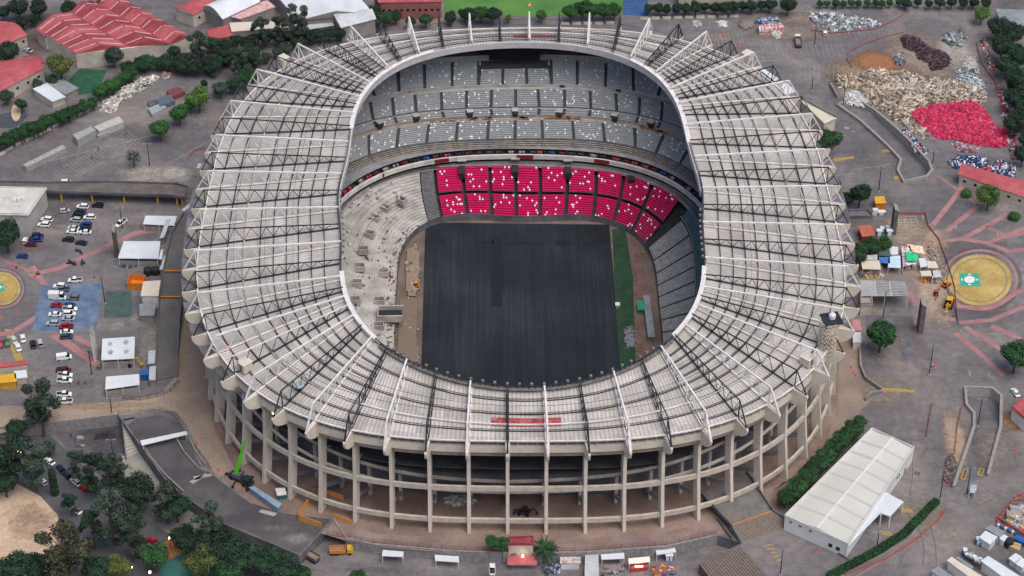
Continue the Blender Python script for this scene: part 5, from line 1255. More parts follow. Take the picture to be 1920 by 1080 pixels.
CARS=[ # x,y,kind,colour,heading(deg in image plane, 0=right),label
(155,386,'suv','white',175,'white suv at the head of the upper car row by the footbridge'),(183,384,'suv','dark',175,'dark suv just right of the white one by the footbridge'),
(121,394,'hatch','silver',10,'silver and pink hatchback left of the upper car row'),(150,396,'sedan','dark',170,'dark sedan directly below the white suv in the upper row'),
(146,403,'suv','dark',170,'second dark car down, below the dark sedan in the upper row'),(168,406,'suv','white',178,'white suv at the right of the upper car cluster'),
(142,411,'suv','silver',172,'silver suv at the bottom left of the upper car cluster'),(138,426,'sedan','pale',172,'pale green grey sedan at the top left of the middle cluster'),
(161,420,'suv','blue',176,'bright blue car in the middle cluster'),(159,427,'sedan','dark',176,'dark sedan below the bright blue car'),
(136,433,'sedan','white',176,'white sedan at the bottom left of the middle cluster'),(160,434,'sedan','white',178,'white sedan at the bottom right of the middle cluster'),
(88,410,'suv','white',172,'white suv parked on the pale strip beside the white hall, upper'),(82,420,'suv','white',175,'white suv parked on the pale strip beside the white hall, lower'),
(71,441,'suv','navy',0,'dark navy suv behind the blue pickup beside the logo wall'),(68,448,'pickup','bluetruck',0,'blue pickup parked by the tree below the logo wall'),
(47,450,'hatch','white',65,'white hatchback under the tree left of the blue pickup'),(59,457,'sedan','maroon',0,'black and maroon car below the blue pickup'),
(128,448,'suv','dark',175,'lone dark suv in the open middle of the left lot'),(152,454,'sedan','navy',172,'lone navy sedan right of the dark suv in the open lot'),
(42,479,'sedan','blue',175,'lone blue sedan at the far left of the lot'),(227,417,'pickup','white',215,'white flatbed pickup parked at a slant near the upper canopy'),
(141,524,'pickup','white',180,'white flatbed pickup above the blue pavement'),(112,535,'suv','white',178,'white car at the top of the blue pavement column'),
(117,541,'pickup','grey',178,'grey pickup just below the white car on the blue pavement'),(108,556,'truck','white',0,'white box truck on the blue pavement'),
(138,557,'suv','grey',178,'dark grey suv right of the white box truck'),(107,571,'sedan','red',0,'dark red sedan on the blue pavement'),
(131,571,'sedan','teal',0,'teal sedan right of the dark red one'),(131,578,'pickup','white',2,'white pickup, upper of the white pair on the blue pavement'),
(130,587,'suv','white',2,'white suv, lower of the white pair on the blue pavement'),(103,588,'sedan','white',178,'white sedan left of the white pair on the blue pavement'),
(128,596,'sedan','silver',178,'silver sedan below the white pair on the blue pavement'),(99,605,'suv','silver',178,'silver suv at the lower left of the blue pavement'),
(124,611,'pickup','red',178,'bright red pickup at the lower edge of the blue pavement'),(125,621,'sedan','white',5,'white sedan just below the red pickup'),
(125,630,'suv','teal',5,'dark teal suv at the bottom of the blue pavement column'),(43,633,'sedan','white',100,'white sedan standing alone right of the yellow strip'),
(62,644,'suv','dark',100,'black suv beside the grey car right of the yellow strip'),(75,642,'suv','silver',105,'silver car next to the black suv right of the yellow strip'),
(26,636,'sedan','pale',115,'white and green taxi on the yellow strip, upper of two'),(34,650,'sedan','white',110,'white and green taxi on the yellow strip, lower of two'),
(13,641,'sedan','green',105,'dark green car left of the taxis on the yellow strip'),(0,643,'sedan','red',100,'red car cut by the left edge of the photo'),
(120,669,'van','white',8,'white van in the lower left parking lot'),(120,693,'pickup','maroon',0,'maroon pickup above the two white pickups'),
(122,702,'pickup','white',0,'white pickup, middle of the lower left stack'),(121,712,'pickup','white',0,'white pickup, third down in the lower left stack'),
(120,738,'pickup','white',2,'white pickup by the dusty road, upper'),(122,751,'pickup','white',178,'white pickup with a dark bed by the dusty road, lower'),
(125,341,'suv','white',2,'white suv driving on the road above the footbridge'),(52,93,'sedan','silver',160,'pale blue car in the alley by the red roofed houses'),
(1904,735,'sedan','white',125,'white car at the right edge beside the sunken ramp'),(923,1066,'pickup','white',90,'white pickup seen end on at the bottom centre'),
(1547,61,'hatch','white',90,'tiny white car beside the debris line at the top right')]
LCARS=[(114,878,'suv','navy',130,'navy suv parked first in the street row under the trees'),(125,889,'suv','navy',135,'navy suv parked second in the street row under the trees'),(142,902,'suv','white',140,'white suv parked third in the street row under the trees'),
(157,915,'hatch','red',140,'dark red hatchback parked last in the street row'),(93,864,'sedan','white',145,'white sedan at the upper end of the street row'),(127,941,'suv','teal',145,'dark teal car beside the narrow dark tree'),
(143,956,'sedan','white',145,'white car by the sand lot wall'),(80,902,'hatch','white',140,'white car half hidden by the leaves above the sand lot'),(284,1012,'hatch','red',155,'red hatchback with a white roof on the lower street'),
(218,1010,'pickup','grey',140,'grey pickup on the lower street under the trees'),(257,1037,'sedan','navy',150,'navy sedan at the bottom of the lower street'),(39,822,'suv','navy',160,'navy suv at the left end of the lower street'),(52,834,'suv','grey',150,'grey suv behind the navy one at the left end of the lower street')]
for z,lst in ((0,CARS),(LOW,LCARS)):
    for x,y,k,c,hd,lab in lst:
        if k not in PROT: PROT[k]=make_car(k); o=PROT[k]
        else:
            o=PROT[k].copy(); col.objects.link(o)
            for ch in PROT[k].children: c_=ch.copy(); col.objects.link(c_); c_.parent=o
        if hd>=180+60: hd-=0
        p=P(x,y+1.5,z+.5); a=R(hd); d=P(x+cos(a)*6,y+1.5-sin(a)*6,z+.5)-p
        o.location=(p.x,p.y,z+.04); o.rotation_euler=(0,0,math.atan2(d.y,d.x)); o.scale=(1,1,1)
        nm={'sedan':'parked_car','suv':'parked_car','hatch':'parked_car','pickup':'pickup_truck','van':'van','truck':'box_truck'}[k]; o.name=nm
        tag(o,lab,{'parked_car':'car','pickup_truck':'pickup','van':'van','box_truck':'truck'}[nm],'cars parked around the stadium')
        pm_=mat('paint_'+c,carcol[c],None,rough=.3)
        for ch in o.children:
            if ch.material_slots and ch.material_slots[0].link=='OBJECT': ch.material_slots[0].material=pm_
# motorbikes
def motorbike(x,y,rz,lab):
    p=P(x,y); o=thing('motorbike',lab,'motorbike',p,rz,group='motorbikes in the left lot')
    if 'bike' in PROT:
        for ch in PROT['bike'].children: c_=ch.copy(); col.objects.link(c_); c_.parent=o
        return
    PROT['bike']=o
    for xx in (-.65,.65): m=MB(); m.tube((xx,-.06,.32),(xx,.06,.32),.32,n=10); m.build('wheel',rub,o,origin=(0,0,0))
    m=MB(); loft(m,[(-.8,prof(.1,.6,.85,.03)),(-.2,prof(.18,.45,.88,.05)),(.3,prof(.2,.4,1.0,.05)),(.6,prof(.08,.6,.95,.03))]); m.build('body',mat('bike_black','#202228','#2e3036',1),o,origin=(0,0,0))
    m=MB(); m.beam((.55,-.35,1.08),(.55,.35,1.08),.06); m.beam((.65,0,.4),(.5,0,1.05),.07); m.build('handlebar',steel_d,o,origin=(0,0,0))
for i,(x,y) in enumerate([(132,492),(135,495),(139,497),(154,492),(156,496),(141,494),(148,472),(152,476),(143,470),(129,495)]):
    motorbike(x,y,random.uniform(0,3),'dark motorbike, %s from the left in the parked clusters of the left lot'%ORD[[0,1,2,6,7,3,8,9,4,5][i]] if False else 'dark parked motorbike in the clusters below the navy sedan in the left lot')
# ================================================================ TREES
leaf=lambda n,a,b_: mat(n,a,b_,2.6,.8,rnd=.28,detail=5)
LM={'d':leaf('leaf_dark','#13281b','#2b4a33'),'g':leaf('leaf_green','#1c4420','#3c6c33'),'o':leaf('leaf_olive','#3c4a20','#69703a'),'e':leaf('leaf_eucalyptus','#23362b','#4a5d4c'),'b':leaf('leaf_brown_green','#343a29','#5d5b43'),'l':leaf('leaf_light','#3c6429','#6a8a43'),'h':leaf('leaf_hedge','#183a20','#376234')}
bark=mat('bark','#4c4036','#6b5a4a',3,.95)
def crown_mesh(blobs,n,ls,seed,core=.62,open_=0):
    r_=random.Random(seed); mb=MB(); tot=sum(b_[3]**2 for b_ in blobs)
    for bx,by,bz,br,sq in blobs:
        # lumpy inner mass keeps light from passing straight through
        if core:
            bm=bmesh.new(); bmesh.ops.create_icosphere(bm,subdivisions=2,radius=br*core)
            k=len(mb.v)
            for v in bm.verts: f=r_.uniform(.72,1.1); mb.v.append((bx+v.co.x*f,by+v.co.y*f,bz+v.co.z*f*sq))
            for f in bm.faces: mb.f.append(tuple(k+v.index for v in f.verts)); mb.m.append(0)
            bm.free()
        m=int(n*br**2/tot)
        for _ in range(m):
            u=r_.uniform(-1,1); a=r_.uniform(0,2*pi); s=math.sqrt(1-u*u)
            rr=br*(r_.uniform(.62,1.08) if r_.random()<.85 else r_.uniform(1.0,1.2))
            c_=Vector((bx+rr*s*cos(a),by+rr*s*sin(a),bz+rr*u*sq))
            nrm=Vector((s*cos(a),s*sin(a),u))+Vector((r_.uniform(-.9,.9),r_.uniform(-.9,.9),r_.uniform(-.5,.9))); nrm.normalize()
            t=nrm.orthogonal().normalized(); t.rotate(Matrix.Rotation(r_.uniform(0,6.28),3,nrm)); w_=nrm.cross(t)
            L_=ls*r_.uniform(.6,1.4); mb.face([c_-t*L_*.5-w_*L_*.2,c_+w_*L_*.45-t*L_*.1,c_+t*L_*.6,c_-w_*L_*.45+t*L_*.05])
    me=bpy.data.meshes.new('crown'); me.from_pydata(mb.v,[],mb.f); return me
def blobs_round(seed,n=7,sp=.5,br=.55,flat=.8):
    r_=random.Random(seed); o=[(0,0,0,.72,flat)]
    for i in range(n):
        a=2*pi*i/n+r_.uniform(-.4,.4); d=sp*r_.uniform(.7,1.15); o.append((d*cos(a),d*sin(a),r_.uniform(-.25,.4),br*r_.uniform(.6,1.0),.85))
    return o
def blobs_euc(seed):
    r_=random.Random(seed); o=[]
    for i in range(15):
        a=r_.uniform(0,6.28); z=r_.uniform(-1.0,1.0); d=(.75-.3*abs(z))*r_.uniform(.3,1.15); o.append((d*cos(a),d*sin(a),z,r_.uniform(.15,.36),.75))
    return o
CM={}
for s in range(4): CM['r%d'%s]=crown_mesh(blobs_round(s,9,.5,.5),5200,.095,s,.58)
for s in range(3): CM['e%d'%s]=crown_mesh(blobs_euc(s+20),4200,.085,s+20,.3)
for s in range(2): CM['s%d'%s]=crown_mesh(blobs_round(s+40,5,.5,.42),800,.1,s+40,0)
CM['c0']=crown_mesh([(0,0,z,.30,1.4) for z in (-1.2,-.7,-.2,.3,.8,1.2)],3200,.1,60,.6)
CM['b0']=crown_mesh([(0,0,0,.8,.7)]+[(.4*cos(a),.4*sin(a),-.1,.5,.7) for a in (0,1.6,3.1,4.7)],3000,.09,70,.8)
def trunk_mesh(kind,seed):
    r_=random.Random(seed); mb=MB(); z=0;p=Vector((0,0,-1)) 
    if kind=='e':
        q=Vector((r_.uniform(-.15,.15),r_.uniform(-.15,.15),.1)); mb.tube(p,q,.06,.045,7,cap=False)
        for i in range(7):
            a=r_.uniform(0,6.28); e=q+Vector((.45*cos(a),.45*sin(a),r_.uniform(.0,.38))); mb.tube(q.lerp(p,r_.uniform(0,.25)),e,.03,.008,5,cap=False)
    else:
        q=Vector((0,0,-.3)); mb.tube(p,q,.075,.055,8,cap=False)
        for i in range(6):
            a=i*1.05+r_.uniform(-.3,.3); mb.tube(q,q+Vector((.5*cos(a),.5*sin(a),r_.uniform(.2,.7))),.04,.012,5,cap=False)
    me=bpy.data.meshes.new('trunk'); me.from_pydata(mb.v,[],mb.f); me.materials.append(bark); return me
TM={'e':[trunk_mesh('e',s) for s in range(3)],'r':[trunk_mesh('r',s) for s in range(3)]}
cmats={}
def tree(x,y,rpx,kind='r',m='d',label='',group=None,z0=0,hf=None,seed=None):
    """x,y: crown centre in the photo, rpx: crown radius"""
    seed=int(x*7+y*3); Rr=rpx/5.3
    tall={'r':1.0,'e':1.15,'s':1.0,'c':1.5,'b':.55}[kind]; tr={'r':.55,'e':1.0,'s':.6,'c':.1,'b':0}[kind]
    zc=hf or Rr*(tall*.85+tr); p=P(x,y,z0+zc)
    o=thing('round_tree' if kind=='r' else {'e':'eucalyptus_tree','s':'sparse_tree','c':'column_tree','b':'bush'}[kind],label,'bush' if kind=='b' else 'tree',(p.x,p.y,z0),random.Random(seed).uniform(0,6.28),group)
    nv={'r':4,'e':3,'s':2,'c':1,'b':1}[kind]; key='%s%d'%(kind,seed%nv)
    mk=(key,m)
    if mk not in cmats:
        me=CM[key].copy(); me.materials.clear(); me.materials.append(LM[m]); cmats[mk]=me
    c_=bpy.data.objects.new('crown',cmats[mk]); col.objects.link(c_); c_.parent=o; c_.location=(0,0,zc); zs=Rr*(1.0 if kind!='e' else 1.05)
    rr=random.Random(seed+1); c_.scale=(Rr*rr.uniform(.92,1.1),Rr*rr.uniform(.92,1.1),zs*rr.uniform(.9,1.1))
    if kind!='b':
        t=bpy.data.objects.new('trunk',TM['e' if kind=='e' else 'r'][seed%3]); col.objects.link(t); t.parent=o; t.location=(0,0,zc); t.scale=(Rr,Rr,zc)
    return o
def row(p,q,n,r_,m,lab,group,kind='r',z0=0,jit=2):
    for i in range(n):
        f=i/(n-1) if n>1 else 0; rr=random.Random(i*31+int(p[0]))
        tree(p[0]+(q[0]-p[0])*f+rr.uniform(-jit,jit),p[1]+(q[1]-p[1])*f+rr.uniform(-jit,jit),r_*rr.uniform(.85,1.15),kind,m,lab%ORD[i],group,z0)
row((-4,268),(172,192),13,16,'h','%s tree from the left in the clipped row along the left wall','trees in the clipped row at left')
row((186,172),(246,138),6,17,'g','%s tree from the left in the short row above the white rubble','trees above the white rubble')
for t in [(112,122,31,'r','o','big olive coloured round tree between the red roofs at upper left'),(213,104,22,'r','e','grey green round tree below the big red factory'),(14,96,30,'r','d','dark round tree at the left edge above the striped house'),
 (5,22,20,'r','d','dark tree in the top left corner'),(34,14,26,'r','d','second dark tree along the top left edge'),(72,14,24,'r','d','third dark tree along the top left edge'),(130,14,20,'r','d','dark tree left of the big red factory at the top'),
 (299,240,24,'r','g','rounded bright green tree nearest the parking lines, first of the three round trees'),(335,212,23,'r','g','rounded tree in the middle of the three round trees by the stacked metal'),(372,184,26,'r','l','bright green tree at the upper end of the three round trees'),
 (356,196,16,'r','g','small green tree tucked between two round trees by the stacked metal'),(412,166,18,'r','e','dull green tree right of the bright green tree'),(437,160,16,'r','d','dark small tree left of the truss ends'),(466,144,24,'r','g','green tree touching the upper left truss tips'),
 (402,137,10,'s','e','small thin tree on the brown verge'),(383,156,9,'r','d','tiny dark bush tree beside the stacked metal'),(250,293,19,'s','e','nearly bare small tree in the left lot'),
 (372,82,30,'e','e','eucalyptus tree right of the big red factory'),(448,112,26,'e','e','leaning eucalyptus tree on the brown verge'),(420,98,22,'r','d','dark bushy tree between two eucalyptus trees'),(490,55,26,'e','e','tall eucalyptus tree in front of the cream shed'),
 (526,52,26,'e','e','tall eucalyptus tree, middle of the group at the top'),(560,38,32,'e','e','tallest eucalyptus tree, rightmost of the group at the top'),(470,96,22,'r','d','dark tree at the foot of the tall eucalyptus group'),(345,110,20,'r','d','dark tree below the red factory right corner'),
 (305,115,17,'r','d','dark tree along the red factory lower wall'),(278,112,17,'r','h','green tree left of the dark one along the factory wall'),(326,96,17,'r','d','dark tree close to the factory right corner'),(396,128,16,'r','d','low dark tree on the verge'),
 (98,150,14,'r','h','green tree above the small white shed'),(70,158,13,'r','e','grey green tree left of the small white shed'),(40,195,15,'r','d','dark tree beside the dark court at left'),(12,180,16,'r','e','dull tree at the left edge below the striped house'),(262,115,15,'r','d','dark tree at the left end of the factory wall'),
 (10,438,34,'r','d','big dark tree below the logo hall at the left edge'),
 (700,26,22,'r','d','dark tree at the top beside the white warehouse'),(722,34,20,'r','h','green tree right of the white warehouse'),(742,30,16,'r','d','dark tree near the red club at the top'),(798,36,18,'r','h','green tree under the red club'),(770,40,14,'r','d','dark tree left of the green one under the red club'),(845,34,16,'r','d','dark tree left of the football field corner'),
 (882,28,20,'r','d','first dark tree in front of the football field'),(902,24,20,'r','g','second tree in front of the football field'),(924,26,20,'r','d','third tree in front of the football field'),(953,34,10,'r','o','small pale shrub like tree in front of the football field'),(1015,28,15,'r','l','single light green round tree in front of the football field'),
 (1070,22,20,'r','g','tree left of the centre in the right group before the football field'),(1092,16,22,'r','h','tall tree in the right group before the football field'),(1112,18,20,'r','g','third tree in the right group before the football field'),(1132,20,20,'r','h','fourth tree in the right group before the football field'),(1152,20,18,'r','g','last tree in the right group before the football field'),
 (1478,10,20,'r','d','large dark tree alone near the top right'),(1841,26,20,'r','l','light green tree at the head of the dark trees at top right'),
 (1551,262,29,'r','h','round dark green tree by the cream wedge building'),(1566,344,14,'r','h','small tree between the truss ends on the right'),(1613,362,25,'r','d','dark tree beside the yellow stall'),(1590,372,16,'r','d','dark tree between the truss ends and the yellow stall'),
 (1608,474,22,'r','h','dark tree behind the market nearest the stadium'),(1634,460,20,'r','h','middle tree behind the market'),(1658,457,18,'r','g','right hand tree behind the market'),(1653,626,31,'r','h','large round tree on the grey terrace at right'),(1906,664,32,'r','h','large round tree at the right edge'),
 (1855,366,26,'r','l','light green tree in front of the long red roof'),(1812,362,14,'b','g','low green bush left of the light tree on the plaza'),(1902,405,14,'b','g','trimmed round bush on the plaza at the right edge'),(1838,350,12,'b','d','dark bush below the long red roof')]:
    tree(t[0],t[1],t[2],t[3],t[4],t[5],'trees around the stadium')
row((1216,17),(1446,10),14,15,'d','%s tree from the left in the row along the top edge right of centre','row of trees along the top edge',jit=1.5)
row((1536,8),(1700,4),12,10,'h','%s small tree from the left in the row at the top right','small trees at the top right')
for i,(x,y,r_) in enumerate([(1872,50,28),(1902,62,26),(1880,86,30),(1912,104,30),(1888,122,26),(1908,148,30),(1930,170,28),(1906,186,28),(1925,215,28),(1905,232,24),(1928,262,24),(1918,290,22),(1900,160,18)]):
    tree(x,y,r_,'r','d','dark green tree, %s down in the tall dark bank at the right edge'%ORD[i],'dark bank of trees at the right edge')
row((1598,804),(1474,935),13,19,'h','%s dense tree from the top in the row beside the white hall','trees beside the white hall',jit=2.5)
row((1614,792),(1560,850),5,13,'g','%s bright tree from the top on the stadium side of the white hall row','trees beside the white hall',jit=2)
BL=[(72,752,42,'e','e','tall eucalyptus tree standing by the dusty road at left'),(330,950,26,'r','d','dark tree between the pale eucalyptus and the ramp wall'),(240,968,26,'r','d','dark tree left of the thin pale eucalyptus'),(172,985,28,'e','d','dark eucalyptus beside the sand lot wall'),(178,1066,28,'r','d','dark tree right of the big brownish eucalyptus'),(30,802,20,'r','d','dark tree under the tall eucalyptus at left'),(130,938,18,'e','d','thin tree between the column tree and the street'),(405,1015,28,'r','d','dark tree at the start of the row below the ramp wall'),(8,905,24,'r','d','dark tree over the sand lot corner at the left edge'),(12,850,42,'e','d','dark eucalyptus at the left edge above the sand lot'),(62,872,32,'e','e','eucalyptus tree left of the narrow dark tree'),(100,905,20,'c','d','narrow dark column tree beside the street'),(92,840,14,'r','e','small tree by the blue cabins under the tall eucalyptus'),
(145,868,24,'e','e','left eucalyptus of the pair in the dark yard'),(178,882,30,'e','d','middle eucalyptus in the dark yard'),(215,880,26,'e','e','right eucalyptus in the dark yard'),(256,918,36,'r','d','broad dark green tree in front of the yard'),(205,958,40,'e','e','large grey green eucalyptus on the lower street'),
(310,935,30,'e','e','thin pale eucalyptus beside the ramp wall'),(245,1000,30,'e','e','grey green eucalyptus over the red hatchback'),
(392,985,32,'e','e','tall tree touching the dark ramp edge'),(120,1030,52,'e','b','big brownish green eucalyptus at the bottom left'),(70,1062,30,'r','d','dark tree at the very bottom left'),(20,1068,30,'r','d','dark tree in the bottom left corner'),(345,1008,28,'r','d','dark tree behind the playground'),
(290,1042,28,'r','h','green tree in the playground'),(222,1062,24,'r','o','olive tree at the bottom left of the playground'),(378,1054,28,'r','o','light olive tree right of the playground'),(420,1025,32,'r','d','first dark tree below the ramp wall'),(455,1045,32,'r','d','second dark tree below the ramp wall'),(498,1052,32,'r','d','third dark tree below the ramp wall'),
(532,1066,28,'r','d','fourth dark tree below the ramp wall'),(562,1076,20,'r','h','last dark tree below the ramp wall near the dump truck'),(430,1072,26,'r','h','green tree at the bottom edge below the ramp wall'),
(672,1082,16,'r','h','small tree cut by the bottom edge')]
for t in BL: tree(t[0],t[1],t[2],t[3],t[4],t[5],'trees under the lower left ramp',LOW)
row((236,126),(330,116),6,16,'d','%s dark tree from the left under the factory wall','dark belt under the factory wall',jit=4)
row((345,128),(470,104),7,17,'d','%s dark tree from the left in the belt behind the verge','dark belt behind the verge',jit=5)
row((400,84),(640,60),13,16,'d','%s dark tree from the left in the belt below the cream shed','dark belt below the cream shed',jit=4)
row((478,112),(560,80),5,15,'e','%s grey green tree from the left beside the far left truss tips','trees beside the far left truss tips',jit=3)
row((200,10),(132,18),3,20,'d','%s dark tree from the right behind the big factory','trees behind the factory',jit=3)
row((0,60),(60,36),4,14,'d','%s dark tree from the left above the red tiled house','trees above the red tiled house',jit=3)
row((640,44),(690,40),3,15,'d','%s dark tree from the left by the pointed warehouse','trees by the pointed warehouse',jit=3)
row((1700,6),(1850,4),8,13,'d','%s dark tree from the left along the top edge near the corner','trees along the top right corner',jit=2)
row((845,30),(870,26),2,15,'d','%s dark tree left of the football field group','trees left of the football field group',jit=1)
tree(924,1016,14,'r','g','left half of the small tree pair by the guard house','trees by the guard house',LOW,hf=8.5); tree(942,1019,13,'r','h','right half of the small tree pair by the guard house','trees by the guard house',LOW,hf=8.5)
# palm
p=P(1020,1056,LOW); o=thing('palm_tree','palm tree beside the red roofed guard house','palm',p)
mb=MB(); mb.tube((0,0,0),(0,0,6.5),.3,.22,8); mb.build('trunk',bark,o,origin=(0,0,0)); mb=MB(); rp2=random.Random(5)
for i in range(46):
    a=rp2.uniform(0,6.28); el_=rp2.uniform(-.3,1.1); L_=rp2.uniform(3.6,5.2); prev=Vector((0,0,6.5)); 
    for j in range(5):
        f=(j+1)/5; q=Vector((cos(a)*L_*f*cos(el_*(1-f*.5)),sin(a)*L_*f*cos(el_*(1-f*.5)),6.5+L_*f*sin(el_)-1.8*f*f*1.2)); side=Vector((-sin(a),cos(a),0))*.55*(1.15-f); s0=Vector((-sin(a),cos(a),0))*.55*(1.35-f)
        dn=Vector((0,0,-.25)); mb.face([prev,prev-s0+dn,q-side+dn,q]); mb.face([prev,q,q+side+dn,prev+s0+dn]); prev=q
mb.build('frond',LM['h'],o,origin=(0,0,0))
# trimmed hedges along the kerb at lower right
hed=LM['h']; hp=[(1757,942),(1740,958),(1724,975),(1708,990),(1697,1003),(1680,1014),(1664,1024),(1648,1034),(1632,1043),(1616,1052),(1600,1060),(1584,1068),(1568,1077),(1552,1085)]
for i in range(len(hp)-1):
    a,b_=P(*hp[i]),P(*hp[i+1]); d=(b_-a); L_=d.length-.5; d.normalize(); c_=(a+b_)/2; nn=Vector((-d.y,d.x,0)); rr=random.Random(i); mb=MB(); mb.box(c_,(L_-.3,2.0,1.5),math.atan2(d.y,d.x),base=True)
    for _ in range(420):
        u,v,w_=rr.uniform(-.5,.5),rr.uniform(-.5,.5),rr.uniform(.1,1); f=rr.choice((0,0,1,2))
        if f==0: w_=1
        elif f==1: v=math.copysign(.5,v)
        else: u=math.copysign(.5,u)
        q=c_+d*u*L_+nn*v*2.3+Vector((0,0,w_*1.7)); n_=Vector((rr.uniform(-1,1),rr.uniform(-1,1),rr.uniform(-.3,1))).normalized(); t=n_.orthogonal().normalized()*.3; w2=n_.cross(t)
        mb.face([q-t,q+w2*.7,q+t,q-w2*.7])
    tag(mb.build('clipped_hedge',hed,None,origin=c_),'clipped box hedge, %s from the top along the curved kerb'%ORD[i],'hedge','clipped hedges on the curved kerb')
# ================================================================ DEBRIS
def heap(name,label,poly,h,pal,n,size,seed,cat='rubble',flat=.5,z0=0,base=None,long_=1):
    r_=random.Random(seed); q=[P(x,y,z0) for x,y in poly]; c_=sum(q,Vector((0,0,0)))/len(q)
    mb=MB(); ms=[mat('debris_'+c,c,None,rough=.9) for c in pal]
    def inside(p):
        c=False
        for i in range(len(q)):
            a,b_=q[i],q[(i+1)%len(q)]
            if (a.y>p.y)!=(b_.y>p.y) and p.x<(b_.x-a.x)*(p.y-a.y)/(b_.y-a.y)+a.x: c=not c
        return c
    def dist(p):
        d=1e9
        for i in range(len(q)):
            a,b_=q[i],q[(i+1)%len(q)]; ab=b_-a; t=max(0,min(1,(p-a).dot(ab)/ab.length_squared)); d=min(d,(p-a-ab*t).length)
        return d
    xs=[p.x for p in q];ys=[p.y for p in q]; mxd=max(dist(c_),1.5)
    ph=[(r_.uniform(.15,.6),r_.uniform(0,6),r_.uniform(.15,.6)) for _ in range(3)]
    def hz(p):
        t=min(1,dist(p)/mxd*1.3); b_=sum(math.sin(p.x*a+o_)*math.cos(p.y*c) for a,o_,c in ph)/3
        return z0+h*(t**.6)*(.75+.35*b_)
    # ground mound
    G=max(.9,min(2.2,(max(xs)-min(xs))/26)); nx=int((max(xs)-min(xs))/G)+1; ny=int((max(ys)-min(ys))/G)+1; vid={}
    for i in range(nx+1):
        for j in range(ny+1):
            p=Vector((min(xs)+i*G,min(ys)+j*G,z0))
            if inside(p): vid[i,j]=len(mb.v); mb.v.append((p.x,p.y,hz(p)*.9-.1))
    for (i,j) in list(vid):
        if (i+1,j) in vid and (i,j+1) in vid and (i+1,j+1) in vid: mb.f.append((vid[i,j],vid[i+1,j],vid[i+1,j+1],vid[i,j+1])); mb.m.append(0)
    k=0;tries=0
    while k<n and tries<n*6:
        tries+=1; p=Vector((r_.uniform(min(xs),max(xs)),r_.uniform(min(ys),max(ys)),z0))
        if not inside(p): continue
        k+=1; p.z=hz(p)*.95; s=size*min(2.2,math.exp(r_.gauss(-.45,.55))); dx,dy,dz=s*long_*r_.uniform(.6,1.8),s*r_.uniform(.3,.9),s*r_.uniform(.15,.6)
        e=Matrix.Rotation(r_.uniform(0,6.28),3,'Z')@Matrix.Rotation(r_.uniform(-flat,flat),3,'X')@Matrix.Rotation(r_.uniform(-flat,flat),3,'Y')
        cs=[p+e@Vector((sx*dx/2,sy*dy/2,sz*dz/2)) for sz in (-1,1) for sx,sy in ((-1,-1),(1,-1),(1,1),(-1,1))]; mb.hexa(cs,r_.randrange(len(ms)))
    o=mb.build(name,ms,None,origin=c_); tag(o,label,cat,kind='stuff'); return o
wood=['#b9a58c','#8f7a64','#d3c8b6','#7b6f66','#a9a7a4','#6b5747','#c4b7a4','#8d8a88']
heap('rubble','huge mixed heap of broken wood and concrete at upper right',[(1563,145),(1600,140),(1625,135),(1700,136),(1740,150),(1790,155),(1840,165),(1848,190),(1760,198),(1715,205),(1705,225),(1740,255),(1740,262),(1700,240),(1668,215),(1625,195),(1600,165),(1570,162)],2.6,wood,6500,.75,1,long_=2.2,flat=.7)
heap('rubble','white plaster heap at the left of the big rubble',[(1580,175),(1605,170),(1630,190),(1622,202),(1600,200),(1585,195)],2,['#d6d6d6','#bdbdbd','#a9abac'],500,.6,2)
heap('rubble','dark heap at the far left end of the big rubble',[(1563,148),(1585,143),(1600,150),(1595,160),(1572,160)],1.6,['#5c5650','#8e8378','#474545','#b3a492'],420,.7,3)
heap('pink_seat_pile','vivid pink heap of removed stadium seats at upper right',[(1704,213),(1722,203),(1752,192),(1800,191),(1833,192),(1850,212),(1870,240),(1888,243),(1886,275),(1868,277),(1830,272),(1790,262),(1760,262),(1735,245)],2.2,['#c22c55','#a82448','#d84068','#8f1c3c','#cf5577','#b93058'],7000,.7,4,'seat pile')
heap('pink_seat_pile','smaller pink and white seat heap below the vivid pink heap',[(1785,270),(1800,268),(1835,278),(1832,288),(1795,284)],1,['#b5375a','#8c8288','#c9bcc0','#5b5f66'],380,.7,5,'seat pile')
heap('rubble','purple black scrap heap on the dirt at upper right',[(1688,72),(1700,66),(1720,72),(1735,82),(1745,92),(1762,96),(1778,104),(1782,120),(1762,132),(1745,130),(1740,118),(1722,112),(1718,100),(1695,90)],1.8,['#3d2b33','#54404a','#2e2328','#6a5860','#4a3a40'],2000,.7,6,flat=.9)
heap('rubble','grey steel scrap heap at the far upper right',[(1770,75),(1785,66),(1805,64),(1810,78),(1800,88),(1780,85)],1.8,['#6c757b','#8f979b','#4c545a','#a7abad'],420,.9,7,flat=.9,long_=2)
heap('rubble','small grey scrap heap left of the purple one',[(1676,108),(1690,102),(1698,110),(1694,124),(1680,122)],1.2,['#7c8488','#a1a5a6','#5b6266'],200,.8,8,flat=.9)
heap('rubble','white and grey metal scrap field along the top right hedge',[(1520,24),(1560,22),(1590,30),(1625,35),(1655,45),(1640,50),(1600,55),(1560,58),(1540,50),(1518,36)],1.4,['#b9bcbe','#8f979d','#6c767e','#d8d8d8','#4a4f56','#9a9c9e','#77736e','#596673'],3200,.75,9,flat=.6)
heap('rubble','pale blue grey rubble drift beside the dark tree bank',[(1790,135),(1825,130),(1848,160),(1850,190),(1820,192),(1800,170)],1.0,['#b6bcbf','#8c969b','#d4d6d6','#6f7a80','#45525a'],900,.8,10)
heap('rubble','white dust and debris trail below the grey scrap heap',[(1812,105),(1830,108),(1838,140),(1820,135),(1806,120)],.5,['#c4c2be','#a8a6a3','#8c8a88'],260,.7,11)
